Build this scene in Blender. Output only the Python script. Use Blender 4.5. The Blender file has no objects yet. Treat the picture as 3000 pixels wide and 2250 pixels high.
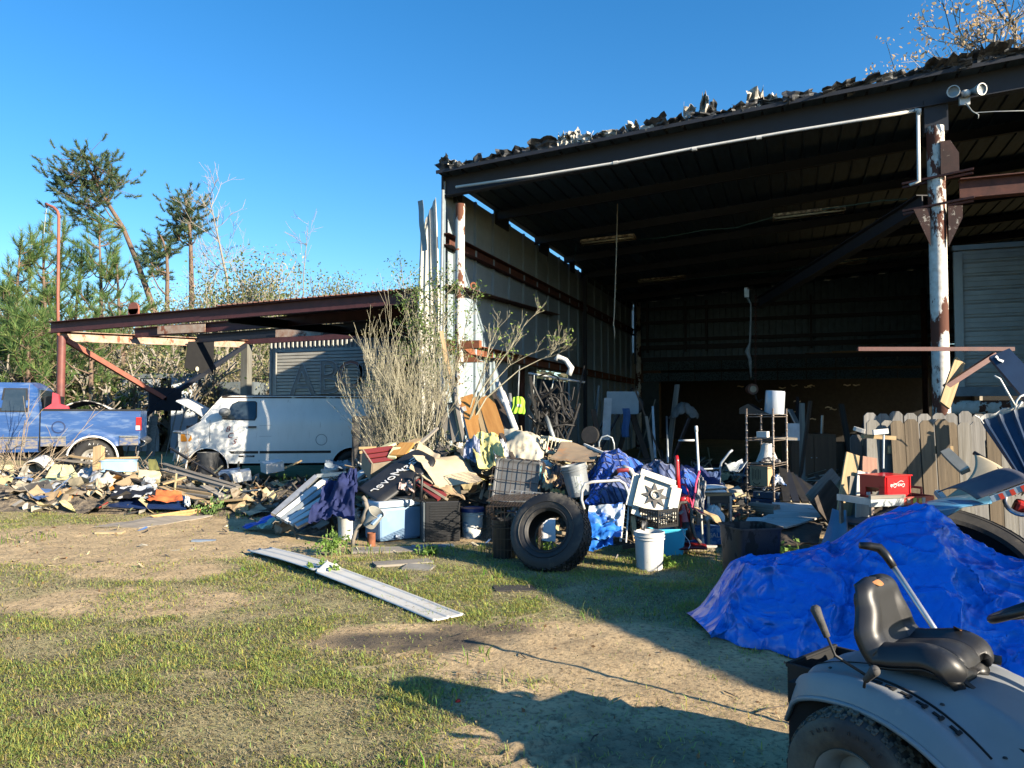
import bpy, bmesh, math, random
import numpy as np
from mathutils import Vector, Matrix, Euler, noise as mn
R = math.radians
SC = bpy.context.scene
COL = SC.collection
# ------------------------------------------------------------------ camera
EYE = 1.6; FPX = 2253.0; YAW = R(20.2); PITCH = R(2.16)
cd = bpy.data.cameras.new('camera'); cam = bpy.data.objects.new('camera', cd); COL.objects.link(cam)
cd.sensor_width = 36; cd.lens = 36*FPX/3000; cd.clip_start = .05; cd.clip_end = 3000
cam.location = (0, 0, EYE); cam.rotation_euler = (R(90)+PITCH, 0, YAW)
SC.camera = cam
# ------------------------------------------------------------------ sun and sky
SUN_AZ = R(75); SUN_EL = R(19.5)          # light travels towards (-sin az, cos az)
sl = bpy.data.lights.new('sun', 'SUN'); sun = bpy.data.objects.new('sun', sl); COL.objects.link(sun)
sl.energy = 5.0; sl.angle = R(.5); sl.color = (1.0, .87, .68)
ldir = Vector((-math.sin(SUN_AZ)*math.cos(SUN_EL), math.cos(SUN_AZ)*math.cos(SUN_EL), -math.sin(SUN_EL)))
sun.rotation_euler = ldir.to_track_quat('-Z', 'Y').to_euler()
sun.location = (20, -10, 20)
wd = bpy.data.worlds.new('World'); SC.world = wd; wd.use_nodes = True
nt = wd.node_tree; bg = nt.nodes['Background']
sk = nt.nodes.new('ShaderNodeTexSky'); sk.sky_type = 'NISHITA'; sk.sun_disc = False
sk.sun_elevation = SUN_EL; sk.sun_rotation = math.atan2(math.sin(SUN_AZ), -math.cos(SUN_AZ))
sk.altitude = 0; sk.air_density = 1.0; sk.dust_density = .35; sk.ozone_density = 3.5
hs = nt.nodes.new('ShaderNodeHueSaturation'); hs.inputs['Saturation'].default_value = 1.28; hs.inputs['Value'].default_value = 1.0
nt.links.new(sk.outputs[0], hs.inputs['Color']); nt.links.new(hs.outputs[0], bg.inputs[0])
bg.inputs[1].default_value = .098
SC.view_settings.view_transform = 'Standard'; SC.view_settings.look = 'None'
SC.view_settings.exposure = 1.3; SC.view_settings.gamma = 1; SC.view_settings.use_curve_mapping = False
SC.cycles.max_bounces = 6; SC.cycles.transparent_max_bounces = 12; SC.cycles.diffuse_bounces = 0
# ------------------------------------------------------------------ placing (photo pixels -> places)
RM = Euler((R(90)+PITCH, 0, YAW)).to_matrix()
FW = Vector((-math.sin(YAW), math.cos(YAW), 0)); RT = Vector((math.cos(YAW), math.sin(YAW), 0)); UP = Vector((0, 0, 1))
def w(u, v): return (u*1.35624, v*1.35624)
def ray(u, v): return RM @ Vector(((u-1500)/FPX, -(v-1125)/FPX, -1))
def CW(x, z, h=0.0): return RT*x + FW*z + UP*h               # camera-side ground coordinates -> world
def G(u, v, h=0.0):
    r = ray(u, v); t = (h-EYE)/r.z; return Vector((0, 0, EYE)) + r*t
def D(u, v, d):
    r = ray(u, v); t = d/r.dot(FW); return Vector((0, 0, EYE)) + r*t
def PY(u, v, Y):
    r = ray(u, v); return Vector((0, 0, EYE)) + r*(Y/r.y)
def PX(u, v, X):
    r = ray(u, v); return Vector((0, 0, EYE)) + r*(X/r.x)
def sm(a, b, x):
    t = min(1, max(0, (x-a)/(b-a))); return t*t*(3-2*t)
def gh(x, y):                                                 # height of the ground
    p = Vector((x, y, 0)); a = p.dot(RT); b = p.dot(FW)
    h = .28*sm(-4.5, -8.5, a)*sm(10.5, 14.5, b) + .45*sm(20, 45, b)
    h += .02*mn.noise(Vector((x*.5, y*.5, 0)))*sm(1, 4, b)
    return h
# ------------------------------------------------------------------ mesh builder
def rotm(rx=0, ry=0, rz=0): return Euler((R(rx), R(ry), R(rz))).to_matrix()
class MB:
    def __init__(s): s.v = []; s.f = []
    def add(s, vs, fs):
        o = len(s.v); s.v += [tuple(p) for p in vs]; s.f += [tuple(i+o for i in f) for f in fs]; return s
    def box(s, c, d, rot=None, taper=None):
        x, y, z = d[0]/2, d[1]/2, d[2]/2; vs = []
        for sz in (-1, 1):
            for sx, sy in ((-1, -1), (1, -1), (1, 1), (-1, 1)):
                k = taper if (taper and sz > 0) else 1
                p = Vector((sx*x*k, sy*y*k, sz*z)); p = rot @ p if rot else p
                vs.append(p + Vector(c))
        return s.add(vs, [(3, 2, 1, 0), (4, 5, 6, 7), (0, 1, 5, 4), (1, 2, 6, 5), (2, 3, 7, 6), (3, 0, 4, 7)])
    def bar(s, a, b, wd, th, hint=UP):
        a = Vector(a); b = Vector(b); x = (b-a); L = x.length; x.normalize()
        y = Vector(hint).cross(x)
        if y.length < 1e-4: y = Vector((0, 1, 0)).cross(x)
        y.normalize(); z = x.cross(y)
        m = Matrix((x, y, z)).transposed()
        return s.box((a+b)/2, (L, wd, th), m)
    def ibeam(s, a, b, wd, h, t=.012, hint=UP, web=True, chan=False):
        a = Vector(a); b = Vector(b); x = (b-a).normalized(); y = Vector(hint).cross(x).normalized(); z = x.cross(y)
        s.bar(a+z*(h/2-t/2), b+z*(h/2-t/2), wd, t, hint); s.bar(a-z*(h/2-t/2), b-z*(h/2-t/2), wd, t, hint)
        o = y*(wd/2-t/2) if chan else y*0
        s.bar(a+o, b+o, t, h-2*t, hint); return s
    def tube(s, pts, r, n=8, cap=True):
        pts = [Vector(p) for p in pts]; m = len(pts)
        rs = r if isinstance(r, (list, tuple)) else [r]*m
        up = None; vs = []
        for i, p in enumerate(pts):
            t = (pts[min(i+1, m-1)]-pts[max(i-1, 0)])
            if t.length < 1e-9: t = Vector((0, 0, 1))
            t.normalize()
            if up is None: up = t.orthogonal().normalized()
            up = (up - t*up.dot(t)); up = up.normalized() if up.length > 1e-6 else t.orthogonal().normalized()
            q = t.cross(up)
            for k in range(n):
                an = 2*math.pi*k/n; vs.append(p + (up*math.cos(an)+q*math.sin(an))*rs[i])
        fs = []
        for i in range(m-1):
            for k in range(n):
                a = i*n+k; b = i*n+(k+1) % n; fs.append((a, b, b+n, a+n))
        if cap: fs.append(tuple(range(n-1, -1, -1))); fs.append(tuple((m-1)*n+k for k in range(n)))
        return s.add(vs, fs)
    def lathe(s, prof, n=24, m=None, close=False, a0=0, a1=2*math.pi):
        full = abs(a1-a0-2*math.pi) < 1e-6; k = n if full else n+1; vs = []; fs = []
        for r, z in prof:
            for i in range(k):
                an = a0+(a1-a0)*i/n; p = Vector((r*math.cos(an), r*math.sin(an), z)); vs.append(m @ p if m else p)
        P = len(prof); J = P if close else P-1
        for j in range(J):
            for i in range(n):
                a = j*k+i; b = j*k+(i+1) % k; c = ((j+1) % P)*k; fs.append((a, b, c+(i+1) % k, c+i))
        return s.add(vs, fs)
    def prism(s, poly, a, b, m=None):
        """poly of (x, z), extruded over y from a to b"""
        n = len(poly); vs = [Vector((p[0], a, p[1])) for p in poly]+[Vector((p[0], b, p[1])) for p in poly]
        if m: vs = [m @ p for p in vs]
        fs = [tuple(range(n)), tuple(range(2*n-1, n-1, -1))]+[(i+n, (i+1) % n+n, (i+1) % n, i) for i in range(n)]
        return s.add(vs, fs)
    def grid(s, fn, nu, nv, th=None, nrm=None):
        P = [[Vector(fn(i/nu, j/nv)) for j in range(nv+1)] for i in range(nu+1)]
        vs = [p for row in P for p in row]; W = nv+1
        fs = [(i*W+j, (i+1)*W+j, (i+1)*W+j+1, i*W+j+1) for i in range(nu) for j in range(nv)]
        if th:
            N = []
            for i in range(nu+1):
                for j in range(nv+1):
                    a = P[min(i+1, nu)][j]-P[max(i-1, 0)][j]; b = P[i][min(j+1, nv)]-P[i][max(j-1, 0)]
                    q = a.cross(b); N.append(q.normalized() if q.length > 1e-9 else UP)
            K = len(vs); vs = vs+[p-q*th for p, q in zip(vs, N)]
            fs += [tuple(x+K for x in f[::-1]) for f in fs]
            ring = [i*W for i in range(nu+1)]+[nu*W+j for j in range(1, W)]+[i*W+nv for i in range(nu-1, -1, -1)]+[j for j in range(nv-1, 0, -1)]
            for q in range(len(ring)):
                a, b = ring[q], ring[(q+1) % len(ring)]; fs.append((b, a, a+K, b+K))
        return s.add(vs, fs)
    def xf(s, m):
        s.v = [tuple(m @ Vector(p)) for p in s.v]; return s
    def mesh(s, name, mat, smooth=False):
        me = bpy.data.meshes.new(name); me.from_pydata(s.v, [], s.f)
        if smooth:
            me.polygons.foreach_set('use_smooth', [True]*len(me.polygons))
        if mat: me.materials.append(mat)
        me.update(); return me
    def build(s, name, mat, parent=None, smooth=False, loc=None, rot=None, bev=None, sub=None, sharp=None):
        me = s.mesh(name, mat, smooth or sharp is not None)
        o = bpy.data.objects.new(name, me); COL.objects.link(o)
        if sharp is not None: me.set_sharp_from_angle(angle=R(sharp))
        if loc is not None: o.location = loc
        if rot is not None: o.rotation_euler = rot if isinstance(rot, Euler) else Euler([R(a) for a in rot])
        if parent is not None: o.parent = parent
        if bev: b = o.modifiers.new('b', 'BEVEL'); b.width = bev; b.segments = 2; b.limit_method = 'ANGLE'
        if sub: b = o.modifiers.new('s', 'SUBSURF'); b.levels = sub; b.render_levels = sub
        return o
def tag(o, label=None, cat=None, group=None, kind=None):
    for k, v in (('label', label), ('category', cat), ('group', group), ('kind', kind)):
        if v: o[k] = v
    return o
def T(name, label, cat, loc=(0, 0, 0), rot=(0, 0, 0), group=None):
    o = bpy.data.objects.new(name, None); COL.objects.link(o); o.location = loc
    o.rotation_euler = Euler([R(a) for a in rot]); o.empty_display_size = .1
    return tag(o, label, cat, group)
def inst(me, name, parent=None, loc=(0, 0, 0), rot=(0, 0, 0), scale=None, mw=None):
    o = bpy.data.objects.new(name, me); COL.objects.link(o)
    if mw is not None: o.matrix_world = mw
    else:
        o.location = loc; o.rotation_euler = Euler([R(a) for a in rot])
        if scale: o.scale = scale
    if parent is not None: o.parent = parent
    return o
def copy_tree(o, parent=None):
    c = o.copy(); COL.objects.link(c)
    if parent is not None: c.parent = parent
    for ch in [x for x in COL.objects if x.parent == o]: copy_tree(ch, c)
    return c
# ------------------------------------------------------------------ materials
_mc = {}
def rgb(h):
    """colour from an sRGB hex string"""
    c = [int(h[i:i+2], 16)/255 for i in (0, 2, 4)]
    return tuple([(x/12.92 if x <= .04045 else ((x+.055)/1.055)**2.4) for x in c]+[1.0])
def col(c): return rgb(c) if isinstance(c, str) else (tuple(c)+(1.0,) if len(c) == 3 else c)
def M(name, c, c2=None, rough=.75, metal=0., sc=6., det=6., stretch=(1, 1, 1), lo=.35, hi=.68, bump=.15, bsc=None, bd=.01,
      c3=None, lo3=.55, hi3=.6, sc3=3., alpha=None, trans=None, emit=None, st3=(1, 1, 1), rndv=0., coat=0., spec=.5, sheen=0.):
    if name in _mc: return _mc[name]
    m = bpy.data.materials.new(name); _mc[name] = m; m.use_nodes = True; n = m.node_tree; L = n.links
    p = n.nodes['Principled BSDF']; tc = n.nodes.new('ShaderNodeTexCoord')
    def mapped(st, off=0):
        mp = n.nodes.new('ShaderNodeMapping'); mp.inputs['Scale'].default_value = st; mp.inputs['Location'].default_value = (off, off*.7, off*1.3)
        oi = n.nodes.new('ShaderNodeObjectInfo'); ad = n.nodes.new('ShaderNodeVectorMath'); ad.operation = 'ADD'
        ml = n.nodes.new('ShaderNodeMath'); ml.operation = 'MULTIPLY'; ml.inputs[1].default_value = 37.
        L.new(oi.outputs['Random'], ml.inputs[0]); L.new(tc.outputs['Object'], ad.inputs[0]); L.new(ml.outputs[0], ad.inputs[1])
        L.new(ad.outputs[0], mp.inputs['Vector']); return mp
    mp = mapped(stretch)
    nz = n.nodes.new('ShaderNodeTexNoise'); nz.inputs['Scale'].default_value = sc; nz.inputs['Detail'].default_value = det; nz.inputs['Roughness'].default_value = .62
    L.new(mp.outputs[0], nz.inputs['Vector'])
    c = col(c); c2 = col(c2) if c2 else tuple([x*.72 for x in c[:3]]+[1])
    mr = n.nodes.new('ShaderNodeMapRange'); mr.inputs['From Min'].default_value = lo; mr.inputs['From Max'].default_value = hi
    L.new(nz.outputs['Fac'], mr.inputs['Value'])
    mx = n.nodes.new('ShaderNodeMix'); mx.data_type = 'RGBA'; mx.inputs[6].default_value = c; mx.inputs[7].default_value = c2
    L.new(mr.outputs[0], mx.inputs[0]); out = mx.outputs[2]; rsock = None
    if c3:
        mp3 = mapped(st3, 7.3); n3 = n.nodes.new('ShaderNodeTexNoise'); n3.inputs['Scale'].default_value = sc3; n3.inputs['Detail'].default_value = 8; n3.inputs['Roughness'].default_value = .68
        L.new(mp3.outputs[0], n3.inputs['Vector'])
        m3 = n.nodes.new('ShaderNodeMapRange'); m3.inputs['From Min'].default_value = lo3; m3.inputs['From Max'].default_value = hi3
        L.new(n3.outputs['Fac'], m3.inputs['Value'])
        x3 = n.nodes.new('ShaderNodeMix'); x3.data_type = 'RGBA'; L.new(m3.outputs[0], x3.inputs[0]); L.new(out, x3.inputs[6]); x3.inputs[7].default_value = col(c3); out = x3.outputs[2]
        rr = n.nodes.new('ShaderNodeMix'); rr.data_type = 'FLOAT'; L.new(m3.outputs[0], rr.inputs[0]); rr.inputs[2].default_value = rough; rr.inputs[3].default_value = .9; rsock = rr.outputs[0]
    if rndv:
        oi = n.nodes.new('ShaderNodeObjectInfo'); mr2 = n.nodes.new('ShaderNodeMapRange'); mr2.inputs['To Min'].default_value = 1-rndv; mr2.inputs['To Max'].default_value = 1+rndv
        L.new(oi.outputs['Random'], mr2.inputs['Value']); h = n.nodes.new('ShaderNodeHueSaturation'); L.new(mr2.outputs[0], h.inputs['Value']); L.new(out, h.inputs['Color']); out = h.outputs[0]
    L.new(out, p.inputs['Base Color']); p.inputs['Roughness'].default_value = rough; p.inputs['Metallic'].default_value = metal
    if rsock: L.new(rsock, p.inputs['Roughness'])
    p.inputs['Specular IOR Level'].default_value = spec
    if coat: p.inputs['Coat Weight'].default_value = coat; p.inputs['Coat Roughness'].default_value = .098
    if sheen: p.inputs['Sheen Weight'].default_value = sheen
    if bump:
        b = n.nodes.new('ShaderNodeBump'); b.inputs['Strength'].default_value = bump; b.inputs['Distance'].default_value = bd
        if bsc:
            nb = n.nodes.new('ShaderNodeTexNoise'); nb.inputs['Scale'].default_value = bsc; nb.inputs['Detail'].default_value = 5; L.new(mp.outputs[0], nb.inputs['Vector']); L.new(nb.outputs['Fac'], b.inputs['Height'])
        else: L.new(nz.outputs['Fac'], b.inputs['Height'])
        L.new(b.outputs[0], p.inputs['Normal'])
    if alpha is not None: p.inputs['Alpha'].default_value = alpha
    if trans: p.inputs['Transmission Weight'].default_value = trans
    if emit: p.inputs['Emission Color'].default_value = col(emit[0]); p.inputs['Emission Strength'].default_value = emit[1]
    return m
# woods (boards are built with their length along local x)
WX = (.35, 9, 9)
wood_grey = M('wood_grey', (.30, .27, .22), (.16, .14, .12), sc=3, stretch=WX, bump=.5, c3=(.10, .085, .07), lo3=.62, hi3=.75, sc3=2.5, st3=(1, 6, 6), rndv=.25, rough=.85)
wood_tan = M('wood_tan', (.50, .36, .19), (.33, .22, .11), sc=3, stretch=WX, bump=.4, c3=(.22, .17, .11), lo3=.6, hi3=.75, sc3=2., st3=(1, 5, 5), rndv=.2, rough=.8)
wood_new = M('wood_new', (.62, .44, .22), (.50, .33, .14), sc=3, stretch=WX, bump=.2, rndv=.15, rough=.7)
wood_dark = M('wood_dark', (.085, .065, .05), (.04, .032, .026), sc=3, stretch=WX, bump=.5, rndv=.2, rough=.85)
wood_white = M('wood_white', (.62, .60, .55), (.42, .38, .33), sc=3, stretch=WX, bump=.3, c3=(.2, .17, .13), lo3=.62, hi3=.7, sc3=4, rndv=.12)
ply = M('plywood', (.52, .33, .14), (.40, .23, .09), sc=2.5, stretch=(.5, 5, 5), bump=.1, c3=(.28, .18, .1), lo3=.58, hi3=.72, rndv=.12)
# metals
rustm = M('rust_steel', (.115, .040, .028), (.06, .022, .017), sc=9, rough=.78, bump=.4, c3=(.24, .085, .035), lo3=.6, hi3=.72, sc3=4)
rust_or = M('rust_orange', (.30, .11, .05), (.16, .055, .028), sc=7, rough=.85, bump=.3)
rustpaint = M('peeling_white_paint', (.78, .76, .70), (.62, .58, .5), sc=10, rough=.6, bump=.5, c3=(.13, .05, .028), lo3=.53, hi3=.555, sc3=3.2, st3=(1, 1, .6))
rustpaint2 = M('very_rusty_white_paint', (.80, .77, .70), (.55, .5, .42), sc=10, rough=.6, bump=.6, c3=(.10, .036, .022), lo3=.52, hi3=.545, sc3=3., st3=(1, 1, .45))
galv = M('galvanised_sheet', (.42, .46, .47), (.28, .31, .33), sc=7, rough=.45, metal=.35, bump=.1, c3=(.2, .12, .08), lo3=.68, hi3=.8)
alu = M('aluminium', (.62, .63, .62), (.45, .46, .46), sc=9, rough=.38, metal=.7, bump=.05)
alu_w = M('white_aluminium', (.72, .72, .69), (.55, .55, .53), sc=6, rough=.5, bump=.1, c3=(.35, .28, .2), lo3=.66, hi3=.8, sc3=5)
blacksteel = M('black_steel', (.015, .015, .016), (.03, .028, .026), sc=12, rough=.55, bump=.1)
chrome = M('dull_chrome', (.55, .55, .55), (.3, .28, .26), sc=20, rough=.3, metal=.9, bump=.05)
# plastics, cloth, paper
wplast = M('white_plastic', (.74, .73, .69), (.62, .60, .55), sc=5, rough=.42, bump=.03, c3=(.42, .36, .27), lo3=.64, hi3=.82, sc3=4)
gplast = M('grey_plastic', (.24, .26, .27), (.18, .19, .2), sc=5, rough=.45, bump=.03)
bplast = M('black_plastic', (.007, .0075, .009), (.012, .012, .014), sc=8, rough=.42, bump=.05)
dplast = M('dusty_black_plastic', (.010, .011, .013), (.03, .03, .03), sc=3, rough=.5, bump=.08)
rubber = M('tyre_rubber', (.012, .012, .013), (.03, .028, .026), sc=5, rough=.72, bump=.25, bsc=30, c3=(.12, .10, .075), lo3=.6, hi3=.8, sc3=3)
card = M('cardboard', (.46, .32, .18), (.36, .24, .13), sc=3, rough=.9, bump=.08, rndv=.15)
cardpale = M('pale_cardboard', (.55, .44, .29), (.44, .34, .21), sc=2.5, rough=.9, bump=.1, c3=(.3, .22, .14), lo3=.62, hi3=.8)
paper = M('paper_white', (.74, .73, .70), (.62, .6, .56), sc=5, rough=.85, bump=.1, rndv=.12)
foam = M('yellow_foam_board', (.75, .69, .38), (.64, .57, .29), sc=4, rough=.85, bump=.08, rndv=.08)
blackgap = M('dark_void', (.006, .006, .007), (.01, .01, .01), bump=0, rough=.9)
glass_dark = M('vehicle_glass', (.02, .035, .05), (.05, .07, .09), sc=1.5, rough=.08, bump=0, spec=.8)
# ================================================================== the ground
def bar_mask(a, b):
    """1 = bare dirt, 0 = grass, in camera-side ground metres"""
    m = 0
    for (x, z, rx, rz, k) in ((-4.9, 9.6, 2.6, 1.9, 1.0), (-3.2, 6.6, 1.1, .6, .8), (-3.6, 7.9, .9, .6, .7), (-6.5, 8.4, 1.2, .8, .7), (-2.3, 9.0, 1.0, .7, .8),
                              (-.62, 5.5, .85, .42, 1.), (.45, 5.2, 1.3, .75, 1.1), (.75, 4.0, 1.15, .85, 1.2), (1.5, 4.4, 1.2, .8, 1.2), (1.2, 3.0, 1.2, 1.0, 1.2),
                              (2.4, 5.5, 1.0, 1.2, 1.), (3.2, 3.6, 1.4, 1.4, 1.2), (-1.2, 9.8, 1.6, .5, .6), (.9, 11.5, 6.5, 2.2, 1.1), (4.5, 10, 3, 2.5, 1.1), (-6, 13.5, 5, 1.6, .9), (-.1, 3.1, .35, .5, .7)):
        d = ((a-x)/rx)**2+((b-z)/rz)**2
        m = max(m, k*(1-sm(.35, 1.35, d)))
    n = mn.fractal(Vector((a*1.1, b*1.1, 3)), .8, 2, 5)*.42
    return min(1, max(0, m+n*(1.0 if m < .9 else .15)+.12))
def wet_mask(a, b):
    m = 0
    for (x, z, rx, rz, k) in ((-.72, 5.45, .75, .3, 1.), (-.2, 5.75, .5, .2, .8), (.6, 3.7, .5, .3, .5), (.2, 7.2, .4, .2, .8), (1.6, 3.2, .5, .3, .6), (1.9, 4.6, .7, .3, .4)):
        m = max(m, k*(1-sm(.2, 1.2, ((a-x)/rx)**2+((b-z)/rz)**2)))
    return min(1, max(0, m+.25*m*mn.noise(Vector((a*4, b*4, 0)))))
def track(a, b):
    """ridges pressed by tyres, in two runs"""
    h = 0
    for (x0, z0, x1, z1, wd) in ((-.9, 4.9, .25, 6.4, .16), (.05, 3.3, .75, 4.3, .2), (-.25, 3.35, .5, 4.35, .13)):
        dx, dz = x1-x0, z1-z0; L = math.hypot(dx, dz); t = ((a-x0)*dx+(b-z0)*dz)/L; q = abs(((a-x0)*dz-(b-z0)*dx)/L)
        if -.1 < t < L+.1 and q < wd: h += .02*math.sin((t+q*.7)*2*math.pi/.055)*(1-q/wd)**.5
    return h
def axis(fine0, fine1, st, far0, far1, k=1.25):
    xs = list(np.arange(fine0, fine1+1e-6, st)); s = st; x = fine1
    while x < far1: s *= k; x += s; xs.append(x)
    s = st; x = fine0
    while x > far0: s *= k; x -= s; xs.insert(0, x)
    return xs
gx = axis(-8, 5, .075, -900, 900); gz = axis(2.2, 11.5, .065, -120, 1500)
vs = []; att = []
for b in gz:
    for a in gx:
        p = CW(a, b); near = -8.2 < a < 5.2 and 2 < b < 12
        z = gh(p.x, p.y)
        dm = bar_mask(a, b); 
        if near:
            z += .012*mn.fractal(Vector((a*5, b*5, 1)), .7, 2.1, 4)*(.5+dm*.6)
            if -1.2 < a < 1 and 3 < b < 6.7: z += track(a, b)
        vs.append((p.x, p.y, z)); att.append((dm, wet_mask(a, b) if near else 0, 0, 1))
W = len(gx); fs = [(j*W+i, j*W+i+1, (j+1)*W+i+1, (j+1)*W+i) for j in range(len(gz)-1) for i in range(W-1)]
gme = bpy.data.meshes.new('ground'); gme.from_pydata(vs, [], fs)
ca = gme.color_attributes.new('mask', 'FLOAT_COLOR', 'POINT'); ca.data.foreach_set('color', np.array(att, 'f').ravel())
gme.polygons.foreach_set('use_smooth', [True]*len(fs))
ground = bpy.data.objects.new('ground', gme); COL.objects.link(ground)
tag(ground, 'sandy yard with thin grass and bare trodden soil', kind='structure')
def ground_mat():
    m = bpy.data.materials.new('yard_ground'); m.use_nodes = True; n = m.node_tree; L = n.links; p = n.nodes['Principled BSDF']
    tc = n.nodes.new('ShaderNodeTexCoord')
    def nz(s, d=8, r=.65):
        q = n.nodes.new('ShaderNodeTexNoise'); q.inputs['Scale'].default_value = s; q.inputs['Detail'].default_value = d; q.inputs['Roughness'].default_value = r
        L.new(tc.outputs['Object'], q.inputs['Vector']); return q.outputs['Fac']
    def mix(f, a, b):
        q = n.nodes.new('ShaderNodeMix'); q.data_type = 'RGBA'
        if hasattr(f, 'links'): L.new(f, q.inputs[0])
        else: q.inputs[0].default_value = f
        for s, x in ((6, a), (7, b)):
            if hasattr(x, 'links'): L.new(x, q.inputs[s])
            else: q.inputs[s].default_value = col(x)
        return q.outputs[2]
    def rng(f, a, b):
        q = n.nodes.new('ShaderNodeMapRange'); L.new(f, q.inputs['Value']); q.inputs['From Min'].default_value = a; q.inputs['From Max'].default_value = b; return q.outputs[0]
    at = n.nodes.new('ShaderNodeAttribute'); at.attribute_name = 'mask'; sp = n.nodes.new('ShaderNodeSeparateColor'); L.new(at.outputs['Color'], sp.inputs[0])
    dirt = mix(rng(nz(2.2), .35, .65), (.64, .47, .26), (.44, .32, .18))
    dirt = mix(rng(nz(28, 6), .5, .68), dirt, (.17, .12, .07)); dirt = mix(rng(nz(5, 7, .7), .55, .7), dirt, (.24, .175, .10))
    dirt = mix(rng(nz(90, 4), .6, .75), dirt, (.55, .45, .30))
    grs = mix(rng(nz(14), .35, .65), (.35, .32, .14), (.42, .35, .18))
    grs = mix(rng(nz(50, 5), .48, .68), grs, (.12, .09, .05))
    grs = mix(rng(nz(1.3, 5), .5, .62), grs, (.42, .34, .18))
    c = mix(rng(sp.outputs[0], .3, .75), grs, dirt)
    c = mix(sp.outputs[1], c, (.11, .09, .068))
    L.new(c, p.inputs['Base Color']); p.inputs['Roughness'].default_value = .95; p.inputs['Specular IOR Level'].default_value = .2
    b1 = n.nodes.new('ShaderNodeBump'); b1.inputs['Strength'].default_value = .9; b1.inputs['Distance'].default_value = .02; L.new(nz(22, 9, .7), b1.inputs['Height'])
    b2 = n.nodes.new('ShaderNodeBump'); b2.inputs['Strength'].default_value = .6; b2.inputs['Distance'].default_value = .006; L.new(nz(140, 5, .7), b2.inputs['Height']); L.new(b1.outputs[0], b2.inputs['Normal'])
    L.new(b2.outputs[0], p.inputs['Normal']); return m
gme.materials.append(ground_mat())
# ------------------------------------------------------------------ grass blades (stuff)
def leafmat(name, attr=True, rough=.6, tr=.5):
    m = bpy.data.materials.new(name); m.use_nodes = True; n = m.node_tree; L = n.links; p = n.nodes['Principled BSDF']
    a = n.nodes.new('ShaderNodeAttribute'); a.attribute_name = 'tint'
    L.new(a.outputs['Color'], p.inputs['Base Color']); p.inputs['Roughness'].default_value = rough; p.inputs['Specular IOR Level'].default_value = .3
    t = n.nodes.new('ShaderNodeBsdfTranslucent'); L.new(a.outputs['Color'], t.inputs[0]); mx = n.nodes.new('ShaderNodeMixShader'); mx.inputs[0].default_value = tr
    L.new(p.outputs[0], mx.inputs[1]); L.new(t.outputs[0], mx.inputs[2]); L.new(mx.outputs[0], n.nodes['Material Output'].inputs[0]); return m
leaf_m = leafmat('leaf_tinted')
def blades(name, P, H, Wd, lean, tint, rng, label):
    """P (n,3) roots; each blade a bent strip of 3 triangles"""
    n = len(P); an = rng.uniform(0, 2*np.pi, n); d = np.stack([np.cos(an), np.sin(an), 0*an], 1); q = np.stack([-np.sin(an), np.cos(an), 0*an], 1)
    up = np.array([0, 0, 1.])
    H = H[:, None]; Wd = Wd[:, None]; lean = lean[:, None]
    m1 = P+up*H*.55*np.cos(lean*.6)+d*H*.55*np.sin(lean*.6)
    tp = m1+up*H*.5*np.cos(lean*1.5)+d*H*.5*np.sin(lean*1.5)
    V = np.stack([P-q*Wd*.5, P+q*Wd*.5, m1-q*Wd*.42, m1+q*Wd*.42, tp], 1)
    V[:, 4, 2] = np.maximum(V[:, 4, 2], P[:, 2]+.003)
    idx = np.arange(n)[:, None]*5
    T3 = np.concatenate([idx+[0, 1, 3], idx+[0, 3, 2], idx+[2, 3, 4]], 1).reshape(-1)
    me = bpy.data.meshes.new(name); me.vertices.add(n*5); me.vertices.foreach_set('co', V.reshape(-1).astype('f'))
    me.loops.add(len(T3)); me.loops.foreach_set('vertex_index', T3.astype('i')); me.polygons.add(len(T3)//3)
    me.polygons.foreach_set('loop_start', np.arange(0, len(T3), 3, dtype='i'))
    me.update(calc_edges=True)
    c = me.color_attributes.new('tint', 'FLOAT_COLOR', 'POINT'); t5 = np.repeat(np.concatenate([tint, np.ones((n, 1))], 1), 5, 0); c.data.foreach_set('color', t5.astype('f').ravel())
    me.materials.append(leaf_m); o = bpy.data.objects.new(name, me); COL.objects.link(o); tag(o, label, kind='stuff'); return o
rg = np.random.default_rng(5)
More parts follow.
